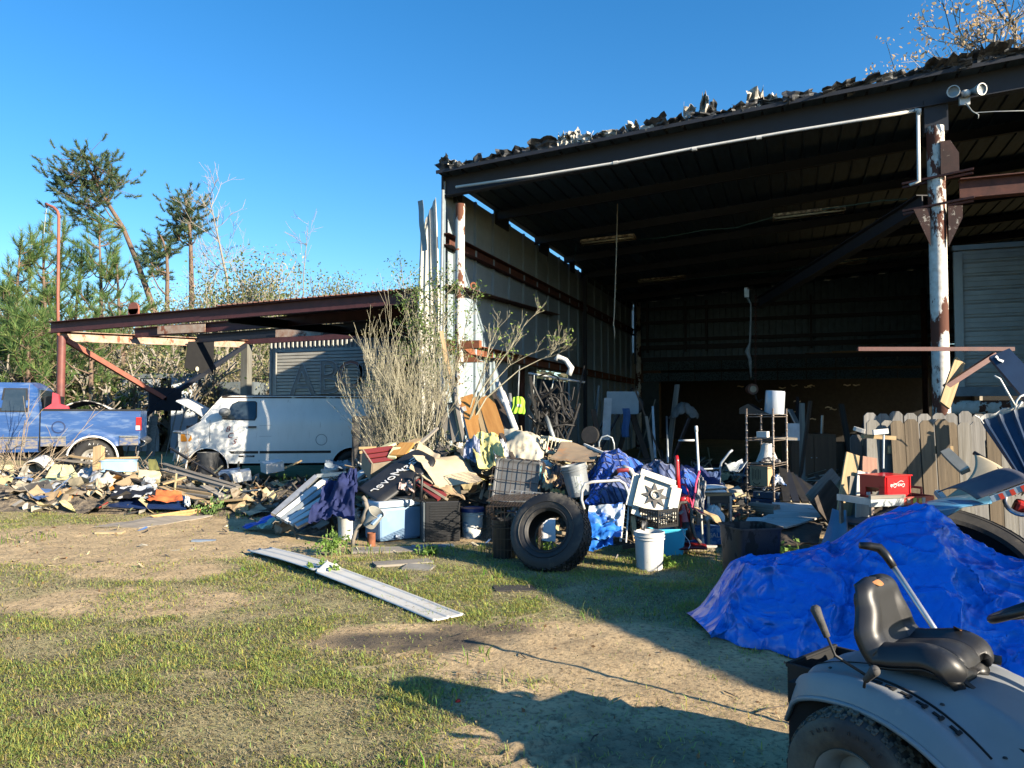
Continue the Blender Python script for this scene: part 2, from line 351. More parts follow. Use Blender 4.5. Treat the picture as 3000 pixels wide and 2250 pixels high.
def scatter_grass():
    N = 1500000; b = 2.3*np.exp(rg.random(N)*math.log(15.5/2.3)); a = (rg.random(N)*1.5-.72)*b*1.02
    A0, A1, B0, B1, st = -12., 6., 2.2, 16., .08; na = int((A1-A0)/st)+2; nb = int((B1-B0)/st)+2; Mk = np.zeros((na, nb, 4))
    for i in range(na):
        for j in range(nb):
            x, z = A0+i*st, B0+j*st; p = CW(x, z); Mk[i, j] = (bar_mask(x, z), mn.fractal(Vector((x*2.3, z*2.3, 9)), .7, 2, 3), gh(p.x, p.y), mn.fractal(Vector((x*.8, z*.9, 21)), .8, 2, 4))
    ok = (a > A0) & (a < A1-.2) & (a < 5.6); ok &= ~((b > 9.3) & (a > -3.4) & (a < 5)); a = a[ok]; b = b[ok]
    m, cl, z, lf = Mk[((a-A0)/st).astype(int), ((b-B0)/st).astype(int)].T
    pr = (1-m)**1.1*(.55+.8*np.clip(cl+.25, 0, 2))+np.where(m > .75, .02, 0); pr = pr*np.clip(.5+1.3*(lf+.35), .35, 1.35); kp = rg.random(len(a)) < pr*.75; a, b, cl, z, lf = a[kp], b[kp], cl[kp], z[kp], lf[kp]; n = len(a)
    P = RTn[None]*a[:, None]+FWn[None]*b[:, None]; P[:, 2] = z-.004
    big = rg.random(n) < .02; dry = rg.random(n) < np.clip(.5-.6*cl-.7*lf, .15, .92)
    H = rg.uniform(.014, .042, n)*(1+.5*np.clip(cl, 0, 1))*(1+.04*b)*np.where(big, 1.9, 1); Wd = rg.uniform(.002, .0042, n)*(1+b/10)
    lean = np.where(dry, rg.uniform(1.2, 1.62, n), rg.uniform(.7, 1.5, n))
    g = np.stack([rg.uniform(.34, .60, n), rg.uniform(.42, .58, n), rg.uniform(.09, .18, n)], 1); br = np.array([.66, .54, .31])*rg.uniform(.2, 1.2, n)[:, None]
    return P, H, Wd, lean, np.where(dry[:, None], br, g)
RTn, FWn = np.array(RT), np.array(FW)
P, H, Wd, lean, tint = scatter_grass()
blades('yard_grass', P, H, Wd, lean, tint, rg, 'short patchy green and straw coloured grass over the yard')
# taller tufts round the debris
def tufts(name, spots, label, hmin=.1, hmax=.28, k=60, green=True):
    Ps = []; Hs = []
    for (x, z, r) in spots:
        for _ in range(int(k*(r/.3)**2)):
            an = rg.uniform(0, 6.28); q = r*math.sqrt(rg.random()); p = CW(x+q*math.cos(an), z+q*math.sin(an)); Ps.append((p.x, p.y, gh(p.x, p.y)-.005)); Hs.append(rg.uniform(hmin, hmax)*(1.1-q/r*.5))
    n = len(Ps); g = np.stack([rg.uniform(.14, .30, n), rg.uniform(.26, .42, n), rg.uniform(.03, .08, n)], 1)
    dry = rg.random(n) < .28; g = np.where(dry[:, None], np.array([.42, .34, .17])*rg.uniform(.6, 1.1, n)[:, None], g)
    blades(name, np.array(Ps), np.array(Hs), rg.uniform(.005, .011, n), rg.uniform(.15, 1.0, n), g, rg, label)
tufts('grass_tufts', [(-5.6+.33*i+rg.uniform(-.1, .1), 12.2+rg.uniform(-.35, .3), .32) for i in range(11)]+[(-2.6, 13.5, .5), (-3.0, 12.9, .5), (-2.3, 12.6, .4), (-1.9, 12.0, .5), (-3.3, 14.1, .4), (-1.7, 11.2, .35)]+
      [(-1.9+.1*i, 8.9+rg.uniform(-.2, .1), .16) for i in range(5)]+[(-.9+.2*i, 8.8+rg.uniform(-.2, .2), .18) for i in range(8)]+[(1.35+.2*i, 7.9+rg.uniform(-.2, .2), .2) for i in range(5)]+[(2.4, 8.3, .3), (2.7, 8.1, .25), (2.9, 8.5, .3)]+
      [(-6.6, 7.6, .3), (-6.2, 9.8, .4)], 'taller weedy grass tufts growing along the edge of the debris', .07, .22, 45)
tufts('grass_clumps', [(.95, 7.0, .14), (.05, 5.9, .12), (-.25, 5.1, .14), (-.05, 4.7, .12), (-.35, 4.35, .13), (.6, 6.1, .1), (-2.6, 7.9, .18), (-1.1, 7.4, .16), (.25, 6.6, .1), (-.4, 3.5, .14), (-.8, 3.2, .12), (1.2, 6.1, .12), (-1.8, 7.0, .2), (-.2, 7.6, .2), (.3, 7.4, .15)],
      'bright green grass clumps standing out of the trampled lawn', .05, .13, 130)
# ================================================================== the barn
def zr(x): return 5.98+.072*(x+6.1)                            # underside of the roof
corr_dk = M('dark_roof_sheet', (.055, .10, .15), (.03, .055, .085), sc=5, stretch=(3, .5, 1), rough=.5, metal=.2, bump=.1, c3=(.16, .15, .14), lo3=.6, hi3=.75, sc3=4, st3=(4, .3, 1))  # roof underside tinted with the interior's blue shade
wall_in = M('cream_wall_sheet_shaded', (.31, .39, .44), (.26, .33, .37), sc=3, rough=.6, bump=.12, c3=(.33, .29, .22), lo3=.66, hi3=.82, sc3=2.5, st3=(1, 1, .4))  # cream sheet with the blue of its shade put into the colour
steel_dk = M('dark_red_steel_shaded', (.010, .014, .024), (.008, .010, .017), sc=6, rough=.6, bump=.2)  # steel toned blue-black to carry the interior's shade
barn = T('open_metal_barn', 'large open fronted metal barn with torn corrugated roof edge and rusty posts', 'barn', (0, 0, 0))
def ribsheet(L, Wd, nrib, rh, rw, base=0, fl=.0008, wob=0):
    """sheet in local x (width) and y (length), ribs raised in z"""
    xs = []; p = Wd/nrib
    for i in range(nrib):
        x = i*p; xs += [(x, base), (x+p*.5-rw*.9, base), (x+p*.5-rw*.5, base+rh), (x+p*.5+rw*.5, base+rh), (x+p*.5+rw*.9, base)]
    xs.append((Wd, base)); m = MB(); n = len(xs)
    m.add([(x, 0, z) for x, z in xs]+[(x, L, z) for x, z in xs], [(i, i+1, n+i+1, n+i) for i in range(n-1)])
    return m
# roof sheets: seen from below, ribs along the depth
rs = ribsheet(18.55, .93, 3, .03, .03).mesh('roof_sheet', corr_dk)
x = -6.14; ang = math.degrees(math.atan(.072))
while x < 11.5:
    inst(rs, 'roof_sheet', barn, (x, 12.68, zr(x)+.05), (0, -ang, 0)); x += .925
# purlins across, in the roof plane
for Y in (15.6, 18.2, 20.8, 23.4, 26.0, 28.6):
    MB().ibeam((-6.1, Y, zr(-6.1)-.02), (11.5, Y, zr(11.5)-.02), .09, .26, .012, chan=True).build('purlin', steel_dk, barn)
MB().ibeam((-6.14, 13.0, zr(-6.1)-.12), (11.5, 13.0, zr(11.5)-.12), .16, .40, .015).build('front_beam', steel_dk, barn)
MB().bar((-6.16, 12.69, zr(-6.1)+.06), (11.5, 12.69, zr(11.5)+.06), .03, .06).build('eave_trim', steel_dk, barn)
# torn flashing on the edge: crumpled sheets
flash_dk = M('torn_roof_metal', (.06, .065, .07), (.03, .03, .033), sc=8, rough=.5, metal=.3, bump=.3, c3=(.14, .1, .07), lo3=.6, hi3=.7)
flash_lt = M('torn_white_metal', (.66, .63, .56), (.45, .40, .33), sc=5, rough=.5, bump=.3, c3=(.2, .12, .08), lo3=.6, hi3=.7)
def crumple(wd, ht, seed, nu=7, nv=5, amp=.08, curl=.5):
    rr = random.Random(seed); ph = rr.uniform(0, 99)
    jag = [rr.uniform(-.18, .3)*ht for _ in range(nu+1)]
    def fn(u, v):
        k = u*nu; i = min(int(k), nu-1); j = jag[i]+(jag[i+1]-jag[i])*(k-i)
        zz = v*(ht+j*v)
        return ((u-.5)*wd+.03*mn.noise(Vector((u*3, v*3, ph))), -curl*ht*v*v+amp*mn.noise(Vector((u*4+ph, v*3, 1)))+.02*math.sin(u*wd*30), zz)
    return MB().grid(fn, nu, nv, .004)
rr = random.Random(4)
x = -5.7
while x < 3.6:
    lightish = (-4.45 < x < -2.0 and rr.random() < .45) or (.0 > x > -1.0 and rr.random() < .3)
    h = (.2 if -4.4 < x < -4.0 else .14 if x < -.4 else .13)*rr.uniform(.6, 1.15)
    wd = rr.uniform(.3, .55) if not lightish else rr.uniform(.16, .34)
    o = crumple(wd, h*(1.2 if lightish else 1), int(x*100), curl=rr.uniform(-.4, .9)).build('torn_sheet', flash_lt if lightish and rr.random() < .6 else flash_dk, barn, smooth=False)
    o.location = (x, 12.72+rr.uniform(-.05, .05), zr(x)+.07); o.rotation_euler = (rr.uniform(-.35, .35), rr.uniform(-.25, .25)-.07, rr.uniform(-.35, .35)); x += wd*.72
for (px, py, h, wd) in ((1515, 272, .34, .13), (1638, 262, .24, .3), (1665, 270, .15, .22), (1540, 265, .2, .2), (1210, 330, .2, .16), (1240, 322, .2, .24), (1490, 300, .2, .2), (1365, 303, .14, .22), (965, 392, .2, .35), (985, 398, .12, .3)):
    p = PY(*w(px, py), 12.8); o = crumple(wd, h, px, amp=.12).build('bent_sheet', flash_lt if px not in (965, 1540) else flash_dk, barn); o.location = (p.x, p.y, max(p.z, zr(p.x)+.12)); o.rotation_euler = (rr.uniform(-.3, .3), rr.uniform(-.4, .4), rr.uniform(-.5, .5))
for k in range(14):                                               # ragged lumps on the right half of the edge
    X = 2.1+k*.33; o = crumple(.42, rr.uniform(.1, .2), 700+k, amp=.07, curl=.8).build('torn_sheet', flash_dk, barn); o.location = (X, 12.72, zr(X)+.08); o.rotation_euler = (rr.uniform(-.1, .3), -.07, rr.uniform(-.2, .2))
# left wall: cream sheets along the depth (each 1 m), with battens
wm = MB(); 
def wallsheet(z0, z1):
    m = MB(); m.box((0, .5, (z0+z1)/2), (.006, 1.0, z1-z0)); m.box((.028, 0.03, (z0+z1)/2), (.05, .075, z1-z0))
    k = z0+.15
    while k < z1-.1: m.box((.006, .52, k), (.006, .93, .012)); k += .3
    return m
full = wallsheet(.0, 5.945).mesh('wall_sheet', wall_in); cut = wallsheet(2.72, 5.945).mesh('wall_sheet', wall_in)
inst(full, 'wall_sheet', barn, (-6.16, 12.95, 0), scale=(1, .5, 1)); Y = 13.45
while Y < 30.9:
    o = inst(cut if 15.9 < Y+.3 < 21.4 else full, 'wall_sheet', barn, (-6.16, Y, 0)); Y += 1.0
for z, hh in ((4.84, .22), (2.86, .2)):
    MB().ibeam((-6.06, 12.9, z), (-6.06, 30.9, z), .14, hh, .012, chan=True).build('girt', rustm if z > 3 else rust_or, barn)
for Yp_ in (22.7,):
    MB().bar((-5.98, Yp_, 0), (-5.98, Yp_, 5.8), .1, .1, hint=Vector((1, 0, 0))).build('wall_stud', steel_dk, barn)
# roof edge plate along the wall with open daylight slots under it
for a, b in ((12.9, 13.8), (15.55, 16.45), (18.75, 19.55), (21.55, 22.1), (22.9, 31)):
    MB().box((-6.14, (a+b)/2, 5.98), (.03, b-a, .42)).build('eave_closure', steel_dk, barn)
# twisted outer sheets beside the front corner
m = MB()
def outer(u, v):
    z = .7+v*(4.95-.3*(1-u)); x = -6.50+u*.33-.10*v**3*1.2+.05*math.sin(v*7)*(1-u); y = 12.93-.16*(1-u)+.014*math.cos(u*2*math.pi*4)-.12*(1-u)*math.sin(v*5)
    return (x, y, z-.35*(1-u)*(v > .95))
m.grid(outer, 24, 30, .004); m.build('corner_sheet', M('corner_cream_lit', (.66, .64, .56), (.52, .5, .43), rough=.55, c3=(.3, .2, .13), lo3=.64, hi3=.74), barn, smooth=True)  # brighter copy of the wall sheet, coloured as lit
MB().grid(lambda u, v: (-6.46+u*.13-.10*v, 12.72-.05*u+.02*math.sin(v*9), 4.6+.95*v), 3, 10, .004).build('corner_sheet', M('blue_grey_sheet', (.22, .30, .33), rough=.5), barn)
MB().tube([(-6.16, 12.88, .5), (-6.14, 12.86, 3), (-6.10, 12.86, 5.75)], .03, 8).build('conduit', galv, barn, smooth=True)
# front posts
lp = (-5.84, 13.02)
MB().tube([(lp[0], lp[1], 0), (lp[0]+.02, lp[1], 5.5)], .086, 20).build('front_post', rustpaint, barn, smooth=True, sharp=60)
MB().tube([(lp[0], lp[1], 4.62), (lp[0], lp[1], 4.65)], .092, 20).build('post_collar', rust_or, barn)
hole = PY(*w(1023, 617), 12.93)
hm = Matrix.Translation(hole) @ Euler((R(90), 0, YAW+R(22))).to_matrix().to_4x4()
MB().lathe([(.035, 0), (.065, .004), (.07, -.01)], 14, hm).build('rust_ring', rust_or, barn)
MB().lathe([(0, .002), (.037, .003)], 14, hm).build('post_hole', blackgap, barn)
MB().prism([(0, 0), (.34, 0), (0, .24)], -.01, .01, Matrix.Translation((lp[0]+.09, lp[1], 2.55))).build('bracket', rust_or, barn)
MB().box((lp[0]+.22, lp[1], 2.54), (.5, .18, .012)).build('bracket_plate', rust_or, barn)
MB().bar((-6.4, 13.02, 2.86), (-5.4, 13.0, 2.86), .12, .14).build('bracket', rust_or, barn)
MB().tube([(-6.4, 12.9, 2.3), (-6.2, 12.86, 2.0), (-5.98, 12.84, 1.95)], .035, 8).build('pipe_stub', alu_w, barn, smooth=True)
rp = (2.06, 13.02)
MB().tube([(rp[0], rp[1], 0), (rp[0]-.01, rp[1], 5.93)], .122, 24).build('front_post', rustpaint2, barn, smooth=True, sharp=60)
MB().box((rp[0], rp[1]+.05, 6.1), (.32, .2, .5)).build('post_head', steel_dk, barn)
for z, zz in ((5.14, 0), (4.72, 0)):                             # clamp plates through the post
    m = MB(); m.box((rp[0]-.02, rp[1]-.13, z), (.95, .04, .03), rotm(0, -4, -14)); m.box((rp[0]+.02, rp[1]+.13, z+.01), (.95, .04, .03), rotm(0, -4, -14)); m.build('clamp_plate', rustm, barn)
MB().prism([(.12, .18), (.31, .18), (.31, .0), (.12, -.42)], -.015, .015, Matrix.Translation((rp[0], rp[1]-.1, 4.5))).build('gusset', M('gusset_rust', (.06, .026, .02), (.035, .018, .015), sc=8, c3=(.4, .36, .3), lo3=.6, hi3=.64, sc3=9, bump=.4), barn)
MB().prism([(-.12, .18), (-.34, .18), (-.12, -.4)][::-1], -.015, .015, Matrix.Translation((rp[0], rp[1]-.1, 4.5))).build('gusset', M('gusset_rust', (.06, .026, .02), (.035, .018, .015), sc=8, c3=(.4, .36, .3), lo3=.6, hi3=.64, sc3=9, bump=.4), barn)
MB().prism([(.05, 0), (.29, 0), (.29, .3), (.18, .5), (.05, .5)], -.02, .02, Matrix.Translation((rp[0]-.02, rp[1]-.14, 5.16))).build('gusset', M('gusset_rust', (.06, .026, .02), (.035, .018, .015), sc=8, c3=(.4, .36, .3), lo3=.6, hi3=.64, sc3=9, bump=.4), barn)
MB().ibeam((rp[0]+.3, 13.05, 4.95), (12, 13.05, 5.0), .2, .30, .016).build('side_beam', rustm, barn)
MB().ibeam((1.9, 13.3, 4.86), PY(*w(1640, 655), 20), .18, .26, .015).build('brace', steel_dk, barn)
MB().tube([(9.5, 13, 0), (9.5, 13, 6.6)], .12, 16).build('front_post', rustpaint2, barn, smooth=True)
for X in (-3.9+.0, 6.2):
    MB().tube([(X-1.9, 30.3, 0), (X-1.9, 30.3, 6)], .1, 12).build('rear_post', rustpaint if X < 0 else rustm, barn, smooth=True)
# rear wall
rear = MB()
xs = -6.1
def rearsheet(z0, h):
    return ribsheet(h, .935, 4, .03, .035).xf(Matrix.Translation((0, 0, z0)) @ Matrix.Rotation(R(90), 4, 'X')).mesh('rear_sheet', M('rear_sheet_metal', (.08, .14, .19), (.05, .09, .12), sc=6, rough=.5, metal=.2, bump=.1))  # rear sheets darkened and tinted blue as interior shade
up_ = rearsheet(3.95, 2.75)
while xs < 11: o = inst(up_, 'rear_sheet', barn, (xs, 30.9, 0)); o.scale = (1, 1, (zr(xs)+.1)/6.7); xs += .925
for z in (5.75, 5.2, 4.5, 4.2, 3.72):
    MB().bar((-6.0, 30.72, z), (11, 30.72, z), .12, .18 if z < 4.3 else .13).build('rear_girt', steel_dk, barn)
for X in (-5.5, -4.0, -3.2, .6): MB().bar((X, 30.6, 4.0), (X, 30.6, 6.0), .08, .08, hint=Vector((1, 0, 0))).build('rear_stud', steel_dk, barn)
speck = M('speckled_insulation', (.10, .15, .17), (.03, .05, .06), sc=26, det=2, lo=.46, hi=.56, bump=.3, bsc=40)
for X in np.arange(-5.2, 9.5, 1.02):
    for z in (3.28+.0, 2.42+.42):
        MB().box((X, 30.7, 3.5 if z > 3 else 3.02), (.99, .05, .42 if z > 3 else .34)).build('door_panel', speck, barn)
MB().box((-5.55, 30.75, 1.4), (.95, .06, 2.85)).build('rear_jamb', M('dark_green_grey', (.07, .09, .09), rough=.7), barn)
# the dark rooms beyond the rear opening
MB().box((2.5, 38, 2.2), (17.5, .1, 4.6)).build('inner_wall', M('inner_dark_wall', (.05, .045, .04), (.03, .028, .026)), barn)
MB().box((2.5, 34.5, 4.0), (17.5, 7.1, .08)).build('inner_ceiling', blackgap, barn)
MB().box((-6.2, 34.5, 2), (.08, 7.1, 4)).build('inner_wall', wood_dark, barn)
MB().box((11.6, 22, 3.5), (.08, 18, 7.6)).build('right_wall', galv, barn)
MB().box((7.55, 13.3, 3.4), (8.0, .06, 6.9)).build('added_front_cladding', galv, barn)  # out of view, added to keep sun off the left inner wall
MB().box((-8.2, 22.8, 1.4), (.06, 16, 2.75)).build('dark_backing', wood_dark, barn)  # added dark backing that keeps the side opening dark
# concrete floor
slab = MB().box((2.6, 22.5, .0), (17.3, 17, .06)); slab.build('barn_floor', M('concrete_floor', (.08, .075, .07), (.05, .047, .045), sc=2, rough=.9, bump=.2), None); tag(bpy.data.objects['barn_floor'], 'dirty concrete floor inside the barn', kind='structure')
# roll-up shutter hanging in the right bay
shut = T('raised_shutter', 'pale ribbed metal shutter hanging half raised in the right bay behind the rusty post', 'shutter', (0, 0, 0))
sh_m = M('shutter_paint', (.60, .59, .52), (.48, .47, .42), sc=3, rough=.55, bump=.08, c3=(.12, .1, .08), lo3=.68, hi3=.74, sc3=5)
zz = 2.2
slat = MB(); slat.box((5.3, 16, .125), (4.9, .03, .245)); slat.box((5.3, 15.975, .03), (4.9, .03, .022)); slat.box((5.3, 15.975, .075), (4.9, .03, .016)); slat.box((5.3, 15.98, .17), (4.9, .02, .008)); sme = slat.mesh('slat', sh_m)
for k in range(10): inst(sme, 'slat', shut, (0, 0, 2.08+.25*k))
MB().box((2.83, 15.97, 3.3), (.14, .08, 2.5)).build('frame', sh_m, shut); MB().box((5.3, 15.97, 4.62), (5.1, .09, .09)).build('frame', sh_m, shut)
MB().box((5.3, 15.96, 1.99), (5.1, .1, .17)).build('bottom_rail', M('grey_blue_rail', (.33, .36, .37)), shut)
MB().tube([(2.6, 15.9, 1.7), (8, 15.9, 1.7)], .13, 12).build('rusty_pipe', rustpaint, shut, smooth=True)
# gooseneck conduit of white pipe along the front beam
pp = T('white_pipe_run', 'long white plastic pipe under the front roof beam, dropping at its right end', 'pipe', (0, 0, 0))
pts = [PY(*w(a, b), 12.86) for a, b in ((985, 404), (1150, 381), (1330, 352), (1500, 320), (1700, 285), (1850, 261), (1983, 238))]
MB().tube(pts, .026, 8).build('pipe', wplast, pp, smooth=True)
MB().tube([PY(*w(1983, 238), 12.86), PY(*w(1985, 392), 12.86), PY(*w(1965, 400), 12.86)], .026, 8).build('drop_pipe', wplast, pp, smooth=True)
for q in (.0, .35, .62):
    a = pts[2].lerp(pts[5], q); MB().tube([a-Vector((.04, 0, 0)), a+Vector((.04, 0, .003))], .034, 8).build('coupling', wplast, pp)
MB().tube([PY(*w(1976, 239), 12.86), PY(*w(1986, 238), 12.86), PY(*w(1984, 248), 12.86)], .036, 8).build('elbow', wplast, pp, smooth=True)
# flood light
fl = T('twin_floodlight', 'white twin headed floodlight on the beam at upper right', 'floodlight', PY(*w(2083, 208), 12.86), (0, 0, 8))
lens_m = M('lamp_glass', (.35, .38, .38), rough=.15, bump=0)
MB().box((0, 0, -.07), (.14, .05, .13)).build('mount_plate', wplast, fl)
MB().lathe([(0, .05), (.06, .04), (.075, 0), (.06, -.05), (0, -.06)], 12, Matrix.Translation((0, -.04, .02))).build('sensor', wplast, fl, smooth=True)
for s in (-1, 1):
    mm = Matrix.Translation((s*.155, -.06, .05)) @ Euler((R(100), 0, R(s*25))).to_matrix().to_4x4()
    h = MB().lathe([(0, -.12), (.04, -.12), (.05, -.05), (.085, .05), (.088, .09), (.075, .09), (.07, .06)], 18, mm).build('lamp_head', wplast, fl, smooth=True, sharp=50)
    MB().lathe([(0, .05), (.072, .062)], 18, mm).build('lens', lens_m, h)
wireg = M('pale_wire', (.45, .48, .47), bump=0, rough=.5)
def wire(name, pts, r, mat, label, cat='cable', group=None, sag=0):
    o = MB().tube(pts, r, 5).build(name, mat, smooth=True); return tag(o, label, cat, group)
wire('light_cable', [PY(*w(a, b), 12.8) for a, b in ((2085, 222), (2096, 236), (2104, 244), (2118, 243), (2150, 241), (2300, 237))], .008, wireg, 'white cable running right from the twin floodlight')
wire('light_cable', [PY(*w(a, b), 12.79) for a, b in ((2087, 222), (2100, 240), (2114, 248), (2113, 256))], .007, wireg, 'loose cable end dangling below the twin floodlight')
# fluorescent fittings
def fitting(c, L, yaw, label, mat, tubes=2):
    t = T('strip_light', label, 'light fitting', c, (0, -3, yaw), 'strip lights under the barn roof')
    MB().box((0, 0, .03), (L, .34, .05)).build('housing', mat, t)
    for s in ((-1, 1) if tubes == 2 else (-1, 0, 1)): MB().tube([(-L/2+.02, s*.1, -.02), (L/2-.02, s*.1, -.02)], .02, 8).build('tube_lamp', M('dead_tube', (.8, .7, .5), rough=.4, bump=0), t, smooth=True)
    for s in (-1, 1): MB().box((s*(L/2-.01), 0, 0), (.02, .34, .07)).build('end_cap', mat, t)
fm = M('fitting_paint', (.62, .50, .34), (.16, .10, .07), sc=12, lo=.45, hi=.55, rough=.6)
fitting((-4.0, 17.3, 5.58), 1.25, 4, 'nearest left strip light with flaking paint under the barn roof', fm)
fitting((.3, 16.4, 5.58), 1.35, 4, 'strip light with peeling housing nearest the right post', fm)
fitting((-3.7, 23.1, 5.6), 1.4, 4, 'far left strip light deep under the barn roof', fm)
fitting((1.2, 22.3, 5.62), 1.3, 4, 'far right strip light deep under the barn roof', fm)
gw = M('green_wire', (.10, .20, .20), bump=0)
wire('ceiling_cable', [G(*w(a, b), 5.62) for a, b in ((1245, 530), (1240, 560), (1262, 590), (1300, 620), (1320, 632), (1380, 628))], .012, gw, 'green cable looping between the left strip lights')
wire('ceiling_cable', [G(*w(a, b), 5.62) for a, b in ((1377, 518), (1440, 512), (1520, 497), (1590, 492), (1668, 470), (1740, 458), (1900, 434), (1960, 430))], .012, gw, 'green cable running from the left strip light to the right post')
wire('ceiling_cable', [G(*w(a, b), 5.62) for a, b in ((1482, 604), (1600, 592), (1700, 585), (1770, 570), (1870, 560), (1990, 552))], .012, gw, 'cable linking the far strip lights')
# hanging cord
wire('loose_rope', [PY(*w(a, b), 15.4) for a, b in ((1334, 440), (1331, 560), (1327, 680), (1325, 700), (1328, 718), (1327, 732))], .012, M('cord_tan', (.50, .42, .30), bump=0), 'thin pale cord hanging from the roof in the middle of the barn', 'cord')
# hoist chain with strap
ho = T('chain_hoist', 'chain hoist with knotted strap hanging from the diagonal brace', 'hoist', (0, 0, 0))
strap = M('grey_strap', (.30, .30, .27), (.2, .2, .18), sc=12)
b0 = D(*w(1613, 632), 17.5); 
MB().box(b0, (.10, .10, .22)).build('hook_block', rustpaint, ho)
m = MB(); m.tube([D(*w(a, b), 17.5) for a, b in ((1613, 640), (1622, 656), (1622, 690), (1620, 740), (1614, 760), (1620, 775), (1622, 815))], [.03, .022, .022, .026, .06, .045, .02], 6); m.build('strap', strap, ho, smooth=True)
ch = MB(); a = D(*w(1632, 640), 17.6); bq = D(*w(1632, 838), 17.6); n = 46
for i in range(n):
    c = a.lerp(bq, i/n); ch.lathe([(.022, -.006), (.03, 0), (.022, .006), (.016, 0)], 8, Matrix.Translation(c) @ Euler((R(90), 0, R(90*(i % 2)))).to_matrix().to_4x4(), close=True)
ch.build('chain', rustm, ho)
MB().lathe([(0, -.1), (.12, -.1), (.13, 0), (.12, .1), (0, .1)], 16, Matrix.Translation(D(*w(1624, 841), 17.3)) @ Euler((R(90), 0, YAW)).to_matrix().to_4x4()).build('hoist_body', M('hoist_red', (.25, .1, .06), (.12, .08, .06)), ho, smooth=True, sharp=40)
MB().lathe([(0, .11), (.07, .108), (.075, .1)], 12, Matrix.Translation(D(*w(1624, 841), 17.3)) @ Euler((R(90), 0, YAW)).to_matrix().to_4x4()).build('hoist_cap', M('hoist_cap', (.6, .45, .3)), ho)
MB().tube([D(*w(a, b), 17.3) for a, b in ((1632, 850), (1634, 862), (1640, 868), (1646, 862))], .02, 6).build('hook', blacksteel, ho, smooth=True)
# ================================================================== the carport on the left
cp = T('steel_carport', 'low rusty steel carport over the white van, built against the left of the barn', 'carport', (0, 0, 0))
redst = M('carport_red_steel', (.09, .028, .03), (.055, .018, .02), sc=5, rough=.6, bump=.2, c3=(.20, .085, .05), lo3=.62, hi3=.76, sc3=3)
oxide = M('oxide_brace', (.34, .12, .08), (.24, .085, .06), sc=6, rough=.75, bump=.2)
def cz(x): return 3.58+.024*(x+16.2)
MB().ibeam((-16.25, 13.0, cz(-16.2)), (-6.3, 13.0, cz(-6.3)), .12, .26, .014, chan=True).build('front_beam', redst, cp)
creamp = M('faded_and_sunlit_beam', (.52, .42, .32), (.36, .2, .13), sc=5, rough=.7, c3=(.25, .09, .05), lo3=.55, hi3=.62, sc3=5)  # faded side beam paint; also colours the sunlit patches
MB().ibeam((-15.95, 13.1, 3.38), (-15.95, 19.6, 3.75), .12, .24, .014, chan=True).build('side_beam', creamp, cp)
MB().ibeam((-16.1, 19.5, 3.86), (-6.3, 19.5, 3.98), .14, .26, .014).build('rear_beam', redst, cp)
for Y, dz in ((15.1, .06), (17.3, .12)):
    MB().ibeam((-15.9, Y, cz(-15.9)+dz), (-6.3, Y, cz(-6.3)+dz), .1, .24, .012, chan=True).build('cross_beam', redst if Y < 16 else steel_dk, cp)
    MB().box((-14.3+1.9*(Y > 16), Y-.06, cz(-14.3)+dz), (1.5, .012, .2)).build('sunlit_patch', creamp, cp)  # cream plates standing in for sunlit patches on the cross beams
MB().ibeam((-11.2, 13.1, 3.6), (-11.2, 19.5, 3.85), .12, .2, .012).build('side_beam', steel_dk, cp)
cs = ribsheet(6.9, .8, 6, .03, .02).mesh('roof_sheet', M('rusty_carport_sheet', (.16, .07, .05), (.09, .05, .045), sc=4, c3=(.30, .28, .25), lo3=.6, hi3=.7))
x = -11.4
while x < -6.6: inst(cs, 'roof_sheet', cp, (x, 12.9, cz(x)+.14), (2.2, -1.4, 0)); x += .79
MB().tube([(-15.9, 13.05, 0), (-15.9, 13.05, 3.38)], .088, 18).build('post', M('oxide_post', (.21, .07, .055), (.13, .045, .04), sc=4, rough=.55, bump=.15), cp, smooth=True, sharp=60)
MB().box((-15.95, 19.5, 1.86), (.24, .24, 3.72)).build('post', M('weathered_timber_post', (.20, .20, .17), (.12, .11, .09), sc=3, stretch=(6, 6, .4), bump=.4), cp)
MB().tube([(-6.9, 19.5, 0), (-6.9, 19.5, 3.8)], .09, 14).build('post', rustm, cp, smooth=True)
pl = Vector((-15.9, 16.2, 1.97))
MB().box(pl, (.03, 1.15, .62)).build('gusset_plate', steel_dk, cp)
for e in ((-15.9, 13.15, 3.3), (-15.9, 19.4, 3.7), (-15.9, 13.3, .2)):
    MB().bar(pl, e, .10, .12).build('cross_brace', oxide if e[1] < 14 and e[2] > 1 else steel_dk, cp)
for (a, b) in ((289, 672),):
    p = PY(*w(a, b), 13.2); m = MB(); m.lathe([(0, -.02), (.15, -.02), (.15, .02), (0, .02)], 16, Matrix.Translation(p+Vector((0, 0, .05))) @ Euler((R(90), 0, 0)).to_matrix().to_4x4()); m.box(p-Vector((0, 0, .05)), (.3, .04, .2)); m.build('lifting_lug', oxide, cp)
# gooseneck pole
gp = T('gooseneck_pole', 'tall thin rusty pole with a gooseneck top at the carport corner', 'pole', (0, 0, 0))
MB().tube([PY(*w(a, b), 13.3) for a, b in ((127, 860), (125, 640), (127, 480), (127, 466), (124, 456), (116, 448), (104, 443), (99, 440))], .034, 10).build('bent_pipe', oxide, gp, smooth=True)
MB().tube([PY(*w(100, 443), 13.3), PY(*w(101, 448), 13.3)], .03, 6).build('hook', blacksteel, gp)
MB().tube([PY(*w(a, b), 13.3) for a, b in ((101, 448), (98, 470), (96, 490), (95, 505))], .008, 4).build('cord', wireg, gp)
